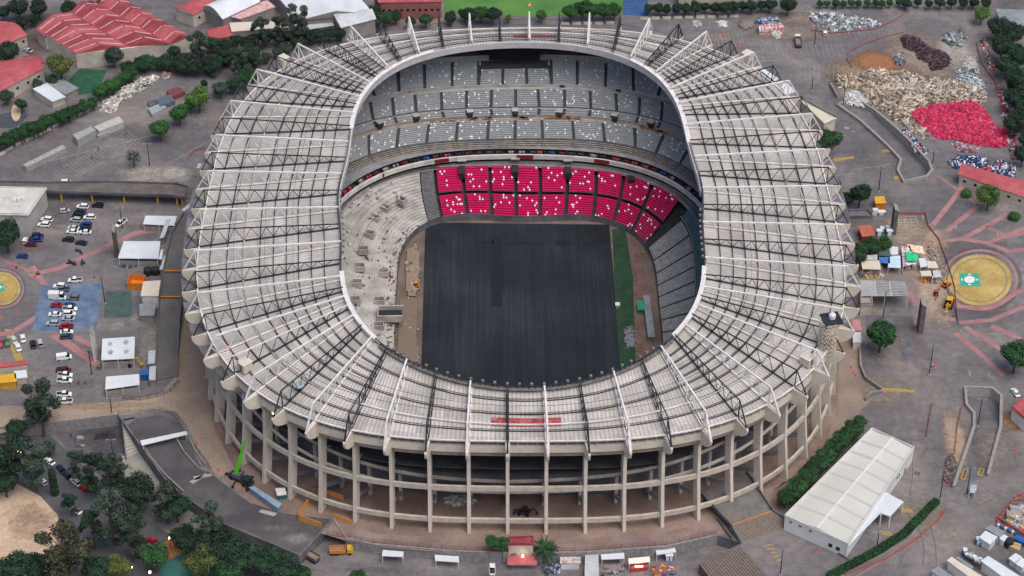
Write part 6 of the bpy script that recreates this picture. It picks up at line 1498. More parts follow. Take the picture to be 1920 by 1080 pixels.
bw=['#22355f','#dfe2e6','#1b2b52','#3a4c75','#b5383f','#c6cad2']
heap('blue_seat_pile','blue and white heap of seats along the ramp wall',[(1690,246),(1700,246),(1738,284),(1735,292),(1720,286),(1700,262)],1.2,bw,500,.6,12,'seat pile')
heap('blue_seat_pile','dark blue seat heap left of the second one near the red roof',[(1775,305),(1800,292),(1830,293),(1855,302),(1850,312),(1825,318),(1790,318)],1.3,bw[:4],700,.6,13,'seat pile')
heap('blue_seat_pile','blue white and red seat heap beside the long red roof',[(1840,318),(1855,308),(1880,300),(1905,315),(1903,330),(1890,342),(1865,330)],1.5,bw,750,.6,14,'seat pile')
heap('rubble','red and black litter line along the dark tree bank, upper part',[(1838,75),(1848,72),(1858,110),(1868,125),(1860,135),(1848,110)],.8,['#a33a45','#3a3d42','#8c7f80','#c7bfc0'],260,.7,15)
heap('rubble','pink and grey litter line along the dark tree bank, lower part',[(1870,160),(1880,165),(1888,200),(1905,250),(1910,300),(1896,300),(1885,240),(1878,205)],.8,['#a33a55','#4a4d52','#8c8588','#c7bfc0','#2a3b55'],380,.7,16)
heap('rubble','long white rubble heap beside the short tree row at left',[(188,205),(195,192),(215,180),(232,165),(262,150),(290,140),(298,145),(285,158),(255,175),(225,195),(210,212),(192,212)],1.5,['#cfcac0','#a9a49b','#e0ddd5','#8e8a83','#3f4748','#b9b4aa'],3000,.6,17)
heap('rubble','orange and grey scrap at the right end of the white rubble',[(300,142),(310,135),(322,138),(318,147),(305,150)],1,['#a5674e','#7d7f80','#b9b1a8'],160,.7,18)
heap('rubble','broken concrete remains around the near end of the trench at right',[(1740,460),(1755,470),(1768,500),(1772,530),(1765,530),(1752,500),(1738,478)],.8,['#9a8c7f','#7c7068','#b3a799','#5f564f'],360,.6,19)
heap('rubble','heap of grey earth and stone beside the lower right sunken ramp',[(1775,860),(1785,850),(1795,870),(1785,905),(1778,912),(1772,885)],.9,['#6c625b','#837a72','#4e4845'],320,.5,20)
heap('rubble','broken pale blocks behind the front columns',[(830,935),(850,928),(880,930),(895,940),(885,950),(850,952),(835,945)],.9,['#b4b1ae','#8d8a88','#d0cdca'],260,.6,21)
heap('rubble','white debris patch near the top right behind the trusses',[(1446,60),(1458,56),(1466,62),(1462,72),(1450,70)],.8,['#d0cfcc','#b0aeab'],160,.6,22)
heap('rubble','white bags by the top hedge right of the trusses',[(1345,42),(1352,38),(1364,42),(1362,52),(1350,52)],.9,['#dcdcda','#c0c0be'],120,.6,23)
heap('rubble','white bags by the top hedge nearest the black truss',[(1298,42),(1306,39),(1316,43),(1314,50),(1302,50)],.8,['#cfcfcd','#8f9092'],110,.6,24)
heap('gravel_heap','smooth grey gravel cone by the top hedge',[(1386,38),(1400,34),(1414,40),(1418,52),(1400,58),(1382,52)],2.2,['#7e7872','#8a847d'],60,.3,25,'gravel')
heap('rubble','dark tarps and junk below the notched canopy',[(222,490),(258,488),(262,498),(240,504),(224,500)],.8,['#2f4148','#8c9697','#20282c','#4d5a5e'],260,.7,26)
heap('rubble','rubble and planks along the left side of the pitch',[(762,470),(785,455),(790,520),(780,560),(762,560),(757,520)],.6,['#8b7b6c','#a39587','#6a5d52','#b9aea2','#9a7a55'],260,.6,27,z0=-5)
heap('rubble','grey broken stone on the turf strip near the right goal side',[(1168,620),(1185,614),(1192,640),(1190,655),(1172,655)],.4,['#77797d','#8d8f93','#5e6064'],150,.6,28,z0=-5)
heap('seat_rows','rows of white yellow and blue construction material at lower right',[(1888,965),(1915,945),(1930,960),(1930,1000),(1890,985)],1.2,['#c9a566','#9aa0a4','#3c5f93','#7c7f82','#d0d0ce'],420,.8,29,'material pile')
# stacked metal / crates in the upper left lot
def stack(label,q,h,m,rows,group=None,z0=0,name='material_stack',cat='stack'):
    pts=[P(x,y,z0+h) for x,y in q]; a,b_,c_,d_=pts; o=thing(name,label,cat,Vector(((a.x+c_.x)/2,(a.y+c_.y)/2,z0)),group=group)
    for i in range(rows):
        f0,f1=(i+.04)/rows,(i+.96)/rows; mb=MB(); hh=h*random.uniform(.85,1.0)
        pl=[a.lerp(b_,f0),a.lerp(b_,f1),d_.lerp(c_,f1),d_.lerp(c_,f0)]
        mb.prism([(p.x,p.y) for p in pl],z0,z0+hh)
        for t in range(1,4):
            u,v=pl[0].lerp(pl[3],t/4),pl[1].lerp(pl[2],t/4); u=Vector((u.x,u.y,z0+hh+.05)); v=Vector((v.x,v.y,z0+hh+.05)); mb.beam(u,v,.15,.1)
        mb.build('bundle',m,o)
    return o
mesh_grey=mat('grey_mesh','#8f918f','#a9aaa6',1.2,.8,fine=4)
stack('long low stack of grey wire cages, nearest the left edge',[(42,308),(50,313),(124,277),(117,271)],2.4,mesh_grey,1); stack('tall grey wrapped block stack, left of two in the upper left lot',[(136,250),(145,262),(180,243),(170,235)],3.4,mesh_grey,3); stack('long pale wrapped stack beside the tall block stack',[(176,236),(186,246),(232,228),(222,216)],3.0,mat('pale_mesh','#a5a5a2','#bdbcb8',1,.8,fine=4),3)
stack('small grey bundle of tubes in front of the pale stack',[(180,247),(184,255),(203,248),(199,241)],1.4,mesh_grey,4)
bd=mat('blue_grey_beams','#4f5a64','#6a757e',1,.6)
stack('stack of blue grey steel beams by the three round trees',[(292,186),(300,198),(328,188),(318,176)],2.2,bd,6); stack('stack of rusty red steel beams behind the blue grey ones',[(312,170),(322,181),(347,170),(334,162)],2.2,mat('rusty_beams','#6c3a3a','#855050',1,.7),6); stack('stack of pale tubes at the front of the steel beams',[(277,202),(285,214),(312,200),(302,192)],1.8,mat('pale_tubes','#8e979c','#a8afb2',1,.6),6); stack('low stack of grey beams left of the blue grey ones',[(276,190),(282,198),(302,191),(296,184)],1.6,bd,4)
stack('stack of white and red advertising boards by the top hedge',[(1422,46),(1424,56),(1470,50),(1466,42)],2.4,mat('board_stack','#b44a55','#dcdcdc',.9,.7,detail=1),3); stack('stack of blue and white boards behind the red ones at the top',[(1418,34),(1420,40),(1460,36),(1458,30)],2.0,mat('board_stack_blue','#2a4a80','#c9ccd2',.9,.7,detail=1),3)
stack('pallets of steel frames in the fenced yard at lower right',[(1893,945),(1897,960),(1915,965),(1912,948)],1.8,mesh_grey,4); stack('beige pallets in the fenced yard at lower right',[(1888,955),(1888,966),(1902,972),(1904,960)],1.8,mat('beige_pallet','#b5a78f','#8f8371',1),3); stack('timber pallets beside the dark silo at lower right',[(1893,1013),(1890,1022),(1912,1032),(1915,1020)],1.6,mat('timber_pallet','#b39468','#c9ae86',1),3); stack('timber and blue pallets behind the water tank crates',[(1905,1002),(1903,1010),(1925,1020),(1928,1008)],1.8,blue_m,3)
# ================================================================ POSTS, FENCES, BARRIERS
def lamp(x,yb,hpx,label,z0=0,arm=1):
    p=P(x,yb,z0); H_=hpx/(5.3*cos(TH)); o=thing('lamp_post',label,'lamp post',p,group='lamp posts around the stadium'); mb=MB(); mb.tube((0,0,0),(0,0,H_),.2,.13,n=7); mb.build('pole',steel_d,o,origin=(0,0,0))
    mb=MB(); mb.box((0,0,0),(.9,.9,.5),base=True); mb.build('base',conc,o,origin=(0,0,0))
    mb=MB()
    for s in (-1,1): mb.beam((0,0,H_-.1),(s*1.1,0,H_+.1),.1); mb.box((s*1.2,0,H_+.1),(.7,.35,.16))
    mb.build('lamp_head',conc,o,origin=(0,0,0))
for x,y,h,l in [(1527,87,40,'lamp post beside the tipper truck at the top right'),(1522,170,26,'lamp post at the corner of the small dark fence'),(1748,310,26,'lamp post by the end of the upper right sunken ramp'),(1647,360,46,'lamp post in the open lot right of the stadium'),(1742,703,54,'lamp post on the plaza below the big round tree'),(1655,600,54,'lamp post standing by the grey shelter'),(1762,937,46,'lamp post at the end of the clipped hedge'),(1463,1078,44,'lamp post on the parking patch at the bottom'),(1644,1027,28,'lamp post beside the white hall canopy'),(230,432,42,'lamp post by the slanted white pickup'),(197,570,50,'lamp post between the blue and green pavement'),(173,706,48,'lamp post by the white slab tower'),(281,313,44,'lamp post beside the nearly bare tree'),(210,775,27,'lamp post on the edge of the dusty road'),(1581,200,40,'lamp post at the upper end of the sunken ramp'),(1812,930,50,'lamp post near the lower sunken ramp mouth'),(1833,800,50,'lamp post beside the right wall of the lower sunken ramp')]: lamp(x,y,h,l)
lamp(213,862,36,'lamp post standing in the dark yard at lower left',LOW)
def jersey(x,y,label,group,rz=0,z0=0,L_=3.4):
    p=P(x,y,z0); 
    mb=MB(); k=len(mb.v); loft(mb,[(-L_/2,[(-.45,0),(.45,0),(.4,.35),(.16,.75),(.13,1.1),(-.13,1.1),(-.16,.75),(-.4,.35)]),(L_/2,[(-.45,0),(.45,0),(.4,.35),(.16,.75),(.13,1.1),(-.13,1.1),(-.16,.75),(-.4,.35)])])
    o=mb.build('concrete_bench' ,mat('beige_concrete','#a39c8d','#b9b2a4',.6,.9),None,origin=(0,0,0)); o.location=p; o.rotation_euler=(0,0,rz); tag(o,label,'barrier',group)
rzl=heading(P(0,288),P(180,195))
for i,(x,y) in enumerate([(3,290),(17,281),(36,270),(54,262),(72,254),(88,246),(105,236),(120,228),(136,221),(152,214),(166,207),(178,200)]): jersey(x,y,'concrete barrier, %s from the left along the foot of the clipped tree row'%ORD[i],'barriers below the clipped trees',rzl)
for i,x in enumerate(range(1208,1390,21)): jersey(x,36-i*.5,'concrete barrier, %s from the left in the line below the top hedge'%ORD[i],'barriers below the top hedge',0)
for i,x in enumerate(range(1060,1165,21)): jersey(x,46-i*.4,'concrete barrier, %s from the left below the trees by the football field'%ORD[i],'barriers by the football field',0)
def fence(name,label,pts,h,m,gap=3.0,z0=0,rail=True,panel=None,cat='fence'):
    q=[P(x,y,z0) for x,y in pts]; o=thing(name,label,cat,q[0]); mb=MB(); np_=0
    for i in range(len(q)-1):
        n=max(1,int((q[i+1]-q[i]).length/gap))
        for j in range(n+(i==len(q)-2)):
            if np_>=98: break
            p=q[i].lerp(q[i+1],j/n); m2=MB(); m2.beam(p,p+Vector((0,0,h)),.12); m2.build('post',m,o); np_+=1
        for hh in ((.35,h*.6,h-.1) if rail else (h-.1,)): mb.beam(q[i]+Vector((0,0,hh)),q[i+1]+Vector((0,0,hh)),.07)
        if panel: 
            d=(q[i+1]-q[i]); mb.wall([q[i]+Vector((0,0,.1)),q[i+1]+Vector((0,0,.1))],.04,h-.2,1)
    mb.build('rail',[m,panel or m],o)
brown_f=mat('brown_steel','#6a4a44','#7b5a52',1,.7)
fence('fence','long reddish railing on the curved stone wall below the stadium',[(612,1003),(700,1018),(850,1031),(960,1035),(1100,1033),(1250,1022),(1343,1001)],1.8,brown_f,3.4)
fence('fence','railing round the curved top of the dark ramp at lower left',[(222,776),(300,768),(325,778),(340,800),(352,820),(390,870),(395,880)],1.6,mat('grey_rail','#6c6a69','#7d7b79',1,.6),3)
fence('fence','railing along the curved platform at the left of the stadium',[(232,748),(262,751),(295,744),(320,735),(335,718)],1.8,steel_d,2.4)
fence('fence','orange red plastic mesh fence curving beside the lower right kerb',[(1585,1078),(1660,1050),(1720,1012),(1760,975),(1775,958)],.9,red_m,5,panel=mat('orange_mesh','#a8685a','#b07a6a',1))
fence('fence','orange mesh fence around the stones at the lower sunken ramp',[(1803,765),(1795,800),(1790,850),(1775,870),(1768,900),(1785,915)],.9,red_m,5,panel=mat('orange_mesh',''))
fence('fence','short red plastic fence on the plaza above the lower sunken ramp',[(1748,758),(1742,790),(1737,820)],1.0,red_m,4,panel=mat('red_mesh','#b0605c','#a05450',1))
fence('fence','red tape fence along the top right debris field',[(1522,58),(1560,63),(1600,60),(1640,56),(1680,38),(1696,26)],.6,red_m,5,panel=mat('red_mesh',''))
fence('fence','red tape fence round the brown dirt patch',[(1598,128),(1588,112),(1590,100),(1615,85),(1660,70),(1695,61)],.55,red_m,5,panel=mat('red_mesh',''))
fence('fence','red tape fence beside the dark tree bank',[(1830,80),(1840,120),(1865,155),(1878,190),(1888,235)],.9,red_m,6,panel=mat('red_mesh',''))
fence('fence','red and pink barrier fence beside the trench on the right plaza',[(1683,402),(1735,402),(1740,425),(1760,450),(1775,490),(1790,540),(1795,600)],.9,red_m,6,panel=mat('pink_mesh','#b06a5c','#a05c50',1))
fence('fence','red mesh fence of the material yard at lower right',[(1870,975),(1885,985),(1925,1010)],1.4,red_m,4,panel=mat('red_mesh',''))
fence('fence','red mesh fence on the far side of the material yard',[(1870,975),(1885,955),(1905,935),(1925,925)],1.0,red_m,4)
fence('fence','red barrier round the pale hatch by the left truss tips',[(352,300),(365,283),(382,280)],1.0,red_m,3)
fence('fence','dark steel fence beside the left footbridge',[(330,352),(345,362),(372,365)],2.2,steel_d,2.4)
for pts,lab in [([(1611,640),(1613,690),(1622,712),(1640,725),(1652,733)],'curved dark stone wall beside the tree terrace on the right'),([(1622,752),(1632,742),(1652,738)],'short curved wall at the top of the lot above the white hall'),([(1556,160),(1570,185)],'short dark wall by the wedge building')]:
    mb=MB(); mb.wall([P(x,y) for x,y in pts],.6,1.6); tag(mb.build('stone_wall',stone,None,origin=P(*pts[0])),lab,'wall')
mb=MB(); mb.wall([P(x,y) for x,y in [(1473,985),(1540,1018),(1590,1050)]],.5,.8); mb.wall([P(x,y) for x,y in [(1345,975),(1372,1012)]],.4,1.2); tag(mb.build('low_wall',concd),'long low dark wall along the end of the white hall','wall')
# trench on the right plaza
band([(1738,470),(1752,500),(1775,540),(1790,580),(1797,610)],2,.03,mat('trench_dark','#3c3633','#4c4541',1),'trench')
# ---- footbridge & elevated ramp at left
def deck(label,name,left,right,zf,th,m,cat='ramp',para=.9,legs=0,legm=None):
    n=len(left); o=thing(name,label,cat,P(*left[0],0)); mb=MB(); Lp=[P(x,y,zf(i/(n-1))) for i,(x,y) in enumerate(left)]; Rp=[P(x,y,zf(i/(n-1))) for i,(x,y) in enumerate(right)]
    t=Vector((0,0,-th))
    for i in range(n-1): mb.hexa([Lp[i]+t,Rp[i]+t,Rp[i+1]+t,Lp[i+1]+t,Lp[i],Rp[i],Rp[i+1],Lp[i+1]])
    mb.build('deck',m,o)
    for side in (Lp,Rp):
        mb=MB(); mb.wall([p+Vector((0,0,.002)) for p in side],.3,para); mb.build('parapet',concd,o)
    for i in range(legs):
        f=(i+.5)/legs*(n-1); k=int(f); ff=f-k; a=Lp[k].lerp(Lp[min(k+1,n-1)],ff); b_=Rp[k].lerp(Rp[min(k+1,n-1)],ff)
        for q in (a.lerp(b_,.15),a.lerp(b_,.85)):
            if q.z-th>.5: mb=MB(); mb.beam((q.x,q.y,0),(q.x,q.y,q.z-th),.6); mb.build('pillar',legm or conc,o)
    return o
deck('long dark footbridge on yellow pillars crossing towards the stadium at left','footbridge',[(-20,341),(85,344),(200,342),(330,346),(352,352)],[(-20,354),(85,360),(200,364),(325,368),(345,372)],lambda f:4.5,.6,mat('bridge_deck','#5b5350','#6e6663',.3),'bridge',.9,8,yellow_m)
deck('long curved elevated grey ramp down the left side of the stadium','elevated_ramp',[(345,400),(322,440),(308,500),(300,560),(294,640),(293,690),(292,712)],[(372,392),(358,430),(350,490),(342,550),(336,620),(333,670),(334,705)],lambda f:5.2-4.8*f,.7,mat('ramp_grey','#5a5858','#6e6a68',.12,.9,fine=1.2),'ramp',1.0,6)
for y,x0,x1,z in ((507,309,347,3.6),(556,301,338,2.6)):
    slab('orange_line','orange line across the elevated ramp, %s'%('upper' if y==507 else 'lower'),'marking',[(x0,y-1),(x1,y-1),(x1,y+1),(x0,y+1)],z+.9,.05,orange_m)
for q,l in (([(340,394),(372,371),(380,373),(345,397)],'pale slanted canopy between the footbridge and the truss tips'),([(372,307),(404,312),(404,317),(368,316)],'pale blue slanted canopy beside the hatch by the left truss tips')):
    canopy('slanted_canopy',l,q,5.5,tin,cat='canopy')
# ---- stairs & canopy on the dark ramp at lower left
o=canopy('ramp_canopy','long white ribbed canopy across the dark ramp at lower left',[(263,827),(349,809),(352,815),(266,836)],2.4,whiter)
for i in range(6):
    a=P(263,827,2.7).lerp(P(349,809,2.7),(i+.3)/6); b_=P(266,836,2.7).lerp(P(352,815,2.7),(i+.3)/6); mb=MB(); mb.beam(a,b_,.2,.12); mb.build('roof_rib',white_m,o)
def stairs(label,a,b_,c_,d_,z0,z1,n,m,name='stairs',side=True,stripe=None):
    """a,b upper edge; d,c lower edge (photo px, z taken at each level)"""
    A,B,C_,D=P(*a,z1),P(*b_,z1),P(*c_,z0),P(*d_,z0); o=thing(name,label,'stairs',Vector((D.x,D.y,z0))); mb=MB()
    for i in range(n):
        f0,f1=i/n,(i+1)/n; z=z1+(z0-z1)*f0
        q=[A.lerp(D,f0),B.lerp(C_,f0),B.lerp(C_,f1),A.lerp(D,f1)]; mb.prism([(p.x,p.y) for p in q],min(z0,z1)-.3,z,i%2 if m[1] else 0)
    mb.build('steps',[m[0],m[1] or m[0]],o)
    if side:
        for s,e in ((A,D),(B,C_)): mb=MB(); mb.wall([s,e],.35,1.0); mb.build('side_wall',concd,o)
    return o
stairs('stairs descending beside the dark ramp at lower left, between pale rails',(229,787),(252,782),(262,850),(237,862),LOW,0,22,(step_l,conc))
stm=(mat('brown_step','#5d5450','#6c625c',1,.9),mat('brown_step_light','#8a7d74','#978a80',1,.9))
p_=[P(x,y,0) for x,y in ((1340,960),(1420,915),(1456,955),(1370,985))]
o=thing('stair_deck','raised grey deck leading from the stadium to the brown steps at lower right','deck',Vector((p_[0].x,p_[0].y,0)))
dp=[P(x,y,3.2) for x,y in ((1312,925),(1400,885),(1448,958),(1370,985))]; mb=MB(); mb.prism([(p.x,p.y) for p in dp],2.6,3.2); mb.build('deck',mat('deck_grey','#5f5d5c','#76736f',.2,.9,fine=1),o)
for s,e in ((0,3),(1,2)): mb=MB(); mb.wall([Vector((dp[s].x,dp[s].y,3.2)),Vector((dp[e].x,dp[e].y,3.2))],.35,1.1); mb.build('parapet',concd,o)
mb=MB(); mb.beam(dp[3]+Vector((0,0,.03)),dp[2]+Vector((0,0,.03)),.35,.05); mb.build('yellow_edge',orange_m,o)
for i in range(4): 
    q=dp[i]; mb=MB(); c_=(dp[0]+dp[2])/2; q=q.lerp(c_,.08); mb.beam((q.x,q.y,0),(q.x,q.y,2.6),.7); mb.build('pillar',conc,o)
stairs('wide brown steps going down from the raised deck at lower right',(1370,985),(1448,958),(1486,985),(1388,1018),.05,3.15,20,stm)
stairs('lower flight of ribbed brown steps at the bottom right',(1385,1030),(1424,1019),(1475,1085),(1310,1098),LOW,.1,26,stm) if False else None
rb=mat('ribbed_brown','#57504c','#70665f',.8,.9)
o=thing('ribbed_ramp','lower ribbed brown ramp at the bottom edge right of centre','ramp',P(1385,1085,0)); mb=MB()
A_,B_,C_2,D_=P(1311,1057,.3),P(1386,1020,.3),P(1446,1086,.3),P(1345,1100,.3)
for i in range(17):
    f0,f1=i/17,(i+.62)/17; mb.prism([(p.x,p.y) for p in (A_.lerp(B_,f0),A_.lerp(B_,f1),D_.lerp(C_2,f1),D_.lerp(C_2,f0))],.02,.32)
mb.build('ribs',mat('rib_brown','#6d625b','#7d7169',1,.9),o); mb=MB(); mb.prism([(p.x,p.y) for p in (A_,B_,C_2,D_)],LOW,.12); mb.build('ramp_bed',stm[0],o)
# ================================================================ BOTTOM STRIP
def lowcanopy(label,q,h=2.8,m=whiter): return canopy('gate_canopy',label,q,h,m,LOW)
lowcanopy('pale gate canopy, leftmost of the row below the stone wall',[(718,1032),(757,1035),(756,1045),(716,1043)]); lowcanopy('pale gate canopy, second from the left below the stone wall',[(815,1041),(860,1044),(861,1055),(816,1052)]); lowcanopy('pale gate canopy above the red tent',[(1126,1038),(1170,1036),(1171,1048),(1128,1050)]); lowcanopy('pale gate canopy at the right end by the blue cabins',[(1229,1030),(1264,1025),(1268,1036),(1231,1041)])
o,q,ce=hall('guard_house','guard house with a red tiled awning at the bottom centre','building',[(953,1010),(1000,1008),(1000,1022),(953,1022)],8,redr2,creamw,z0=LOW,parapet=.5)
mb=MB(); aw=[P(x,y,LOW+3) for x,y in ((952,1046),(1006,1046),(1007,1057),(951,1057))]; mb.hexa([aw[3]+Vector((0,0,-.6)),aw[2]+Vector((0,0,-.6)),aw[1]+Vector((0,0,.6)),aw[0]+Vector((0,0,.6)),aw[3]+Vector((0,0,-.4)),aw[2]+Vector((0,0,-.4)),aw[1]+Vector((0,0,.8)),aw[0]+Vector((0,0,.8))]); mb.build('awning',redr,o)
mb=MB(); mb.prism([(p.x,p.y) for p in (aw[0]+Vector((.5,1,0)),aw[1]+Vector((-.5,1,0)),aw[1]+Vector((-.5,-.6,0)),aw[0]+Vector((.5,-.6,0)))],LOW,LOW+2.8); mb.build('porch_wall',creamw,o)
p=P(980,1044,LOW+4.4); mb=MB(); mb.tube(p-Vector((0,0,.9)),p,.08); mb.tube(p,p+Vector((0,0,.5)),.35,n=10,mi=1); tag(mb.build('lit_lamp',[steel_d,mat('warm_lamp','#ffd9a0',None,emit=10)],None,origin=p),'warm lit lamp over the red awning of the guard house','lamp')
hall('site_hut','small white hut with a rusty striped roof right of the palm','hut',[(1052,1046),(1086,1046),(1087,1056),(1052,1057)],2.6,mat('rust_white_roof','#cfcac6','#a08078',.9),white_m,z0=LOW); hall('site_hut','long pale ribbed container roof seen end on at the bottom','container',[(1098,1042),(1121,1042),(1122,1082),(1097,1082)],2.8,tin,greyw,z0=LOW)
o=canopy('red_tent','bright lit red and white tent at the bottom right of centre',[(1178,1048),(1218,1044),(1219,1054),(1179,1058)],3,mat('lit_white_cloth','#f2ede2','#e5ddd0',.6),LOW,cat='tent')
q=[P(x,y,LOW) for x,y in ((1182,1074),(1214,1070),(1214,1062),(1182,1066))]; mb=MB(); mb.prism([(p.x,p.y) for p in q],LOW,LOW+1.6); mb.build('counter',red_m,o)
p=P(1198,1062,LOW+2.3); mb=MB(); mb.box(p,(2.4,.25,.2)); mb.build('tube_lamp',mat('warm_lamp',''),o)
for i,x in enumerate((1251,1258)): cabin(['blue toilet cabin under the right gate canopy, left','blue toilet cabin under the right gate canopy, right'][i],x,1050,blue_m,1.3,1.3,z=LOW)
stack('clutter of red and grey crates right of the red tent',[(1225,1066),(1225,1076),(1260,1074),(1258,1060)],1.0,mat('crate_mix','#a0453f','#6c6e70',.9,detail=1),4,z0=LOW); stack('blue and white crates by the site hut at the bottom',[(1040,1058),(1038,1072),(1050,1074),(1052,1058)],1.4,mat('crate_blue','#3f5f86','#c0c4c8',.9,detail=1),2,z0=LOW)
# ================================================================ MACHINES
def tipper(label,x,y,hd,cabm,bedm,z0=0,L_=7.5):
    p=P(x,y,z0); a=R(hd); d=P(x+cos(a)*6,y-sin(a)*6,z0)-p; o=thing('tipper_truck',label,'truck',p,math.atan2(d.y,d.x))
    B=lambda nm,m,f:(lambda mb:(f(mb),mb.build(nm,m,o,origin=(0,0,0))))(MB())
    B('chassis',steel_d,lambda m:m.box((0,0,.7),(L_,1.1,.35))); B('cab',cabm,lambda m:loft(m,[(L_/2-1.9,prof(1.15,.7,2.6)),(L_/2-.5,prof(1.15,.7,2.6)),(L_/2,prof(1.1,.7,1.6))]))
    B('windscreen',glass_m,lambda m:m.hexa([Vector(v) for v in ((L_/2-.42,-1,1.85),(L_/2-.1,-1,1.65),(L_/2-.1,1,1.65),(L_/2-.42,1,1.85),(L_/2-.5,-.95,2.5),(L_/2-.4,-.95,2.5),(L_/2-.4,.95,2.5),(L_/2-.5,.95,2.5))]))
    def bed(m):
        for c_,s in (((-1.1,-1.2,1.0),(5,.12,1.3)),((-1.1,1.2,1.0),(5,.12,1.3)),((1.4,0,1.0),(.12,2.4,1.6)),((-3.6,0,1.0),(.12,2.4,1.0)),((-1.1,0,1.0),(4.9,2.3,.15))): m.box(c_,s,base=True)
    B('tipper_bed',bedm,bed); B('load',mat('load_earth','#7c6a5c','#94826f',1),lambda m:m.box((-1.1,0,1.16),(4.7,2.1,.5),base=True))
    for xx in (L_/2-1.1,-1.6,-2.9):
        for yy in (-1.05,1.05): B('wheel',rub,lambda m:m.tube((xx,yy-.18,.5),(xx,yy+.18,.5),.5,n=12))
tipper('white tipper truck with a grey bed in the top right lot',1496,82,100,white_m,concd); tipper('dark tipper truck at the bottom left of the stone wall',580,1046,150,white_m,concd,LOW); tipper('orange yellow truck at the bottom below the orange boards',640,1037,2,yellow_m,orange_m,LOW)
def digger(label,x,y,rz,s=1.0,m=None,z0=0):
    m=m or yellow_m; p=P(x,y,z0); o=thing('backhoe_digger',label,'digger',p,rz); B=lambda nm,mm,f:(lambda mb:(f(mb),mb.build(nm,mm,o,origin=(0,0,0))))(MB())
    B('chassis',m,lambda q:loft(q,[(-1.6*s,prof(.7*s,.6,1.4*s)),(.4*s,prof(.8*s,.6,1.5*s)),(1.9*s,prof(.6*s,.6,1.3*s))])); B('cab',glass_m,lambda q:q.box((-.4*s,0,1.45*s),(1.5*s,1.4*s,1.3*s),base=True)); B('cab_roof',m,lambda q:q.box((-.4*s,0,2.76*s),(1.8*s,1.6*s,.16),base=True))
    for xx,r_ in ((-1.1,.75),(1.4,.5)):
        for yy in (-1,1): B('wheel',rub,lambda q:q.tube((xx*s,(yy*.95-.18)*s,r_*s),(xx*s,(yy*.95+.18)*s,r_*s),r_*s,n=12))
    def boom(q): q.beam((-1.6*s,0,1.2*s),(-3.0*s,0,3.2*s),.3*s); q.beam((-3.0*s,0,3.2*s),(-4.2*s,0,1.5*s),.25*s); q.box((-4.3*s,0,1.0*s),(.7*s,.7*s,.6*s))
    B('boom',m,boom); B('bucket',m,lambda q:(q.beam((1.6*s,-.6*s,1.1*s),(2.8*s,-.6*s,.7*s),.15),q.beam((1.6*s,.6*s,1.1*s),(2.8*s,.6*s,.7*s),.15),q.hexa([Vector((a*s,b_*s,c_*s)) for a,b_,c_ in ((2.7,-1.1,.15),(3.4,-1.1,.15),(3.4,1.1,.15),(2.7,1.1,.15),(2.7,-1.1,.9),(2.9,-1.1,.9),(2.9,1.1,.9),(2.7,1.1,.9))])))
digger('yellow backhoe digger beside the white square canopy',238,684,R(165),1.25); digger('yellow digger with a pale canopy beside the trench at right',1779,573,R(70),1.3); digger('small red roller machine right of the grey shelter',1755,553,R(80),.7,red_m); digger('small orange digger beside the market stalls',1773,537,R(40),.8,orange_m)
digger('small dark loader under the front columns',982,964,R(170),1.0,steel_d); digger('orange machine inside the stadium beside the pale stand',779,537,R(120),.7,orange_m,-5)
# green telescopic crane
p=P(447,898,0); o=thing('mobile_crane','bright green telescopic crane standing by the left columns','crane',p); B=lambda nm,mm,f:(lambda mb:(f(mb),mb.build(nm,mm,o,origin=(0,0,0))))(MB())
lime=mat('lime_green','#5fd11e','#4cb815',1,.5)
B('carrier',steel_d,lambda q:(q.box((1,-1,.6),(9,2.6,.9),R(-35),base=True),q.box((3.2,-2.6,1.5),(2.4,2.4,1.4),R(-35),base=True)))
B('turntable',concd,lambda q:q.box((0,0,1.5),(3.2,2.6,1.5),R(60),base=True))
top=P(460,824,15)-p
def bm_(q):
    a=Vector((-.6,-.5,2.4)); q.beam(a,a.lerp(top,.55),.8,.95); q.beam(a.lerp(top,.5),a.lerp(top,.8),.6,.7); q.beam(a.lerp(top,.78),top,.4,.5)
B('boom',lime,bm_); B('boom_ram',steel_d,lambda q:q.beam((1.0,0,1.6),Vector((-.6,-.5,2.4)).lerp(top,.3)-Vector((0,0,.7)),.35))
for dx,dy in ((-4,2.2),(-1.5,-4),(4.5,.5),(3.2,-5.5)): B('outrigger',steel_d,lambda q:(q.beam((dx*.3,dy*.3,.9),(dx,dy,.7),.3),q.beam((dx,dy,0),(dx,dy,.8),.3),q.box((dx,dy,0),(1,1,.15),base=True)))
for dx,dy in ((-2,1.2),(0,.2),(2.2,-2.2),(4,-3.4)): B('wheel',rub,lambda q:q.tube((dx-.4,dy-1.6,.6),(dx-.1,dy-1.2,.6),.6,n=12))
# long blue roofed container and small generator below the columns
hall('blue_container','long pale blue container roof set against the curved ramp','container',[(468,916),(478,914),(527,945),(520,953)],2.2,mat('pale_blue_roof','#7f95ad','#94a8bd',.3,.5),mat('pale_blue_wall','#6f8499','#7f93a8',.3)); hall('generator','white and teal generator box at the foot of a left column','generator',[(518,918),(533,917),(536,927),(521,929)],2,white_m,mat('teal_plastic',''))
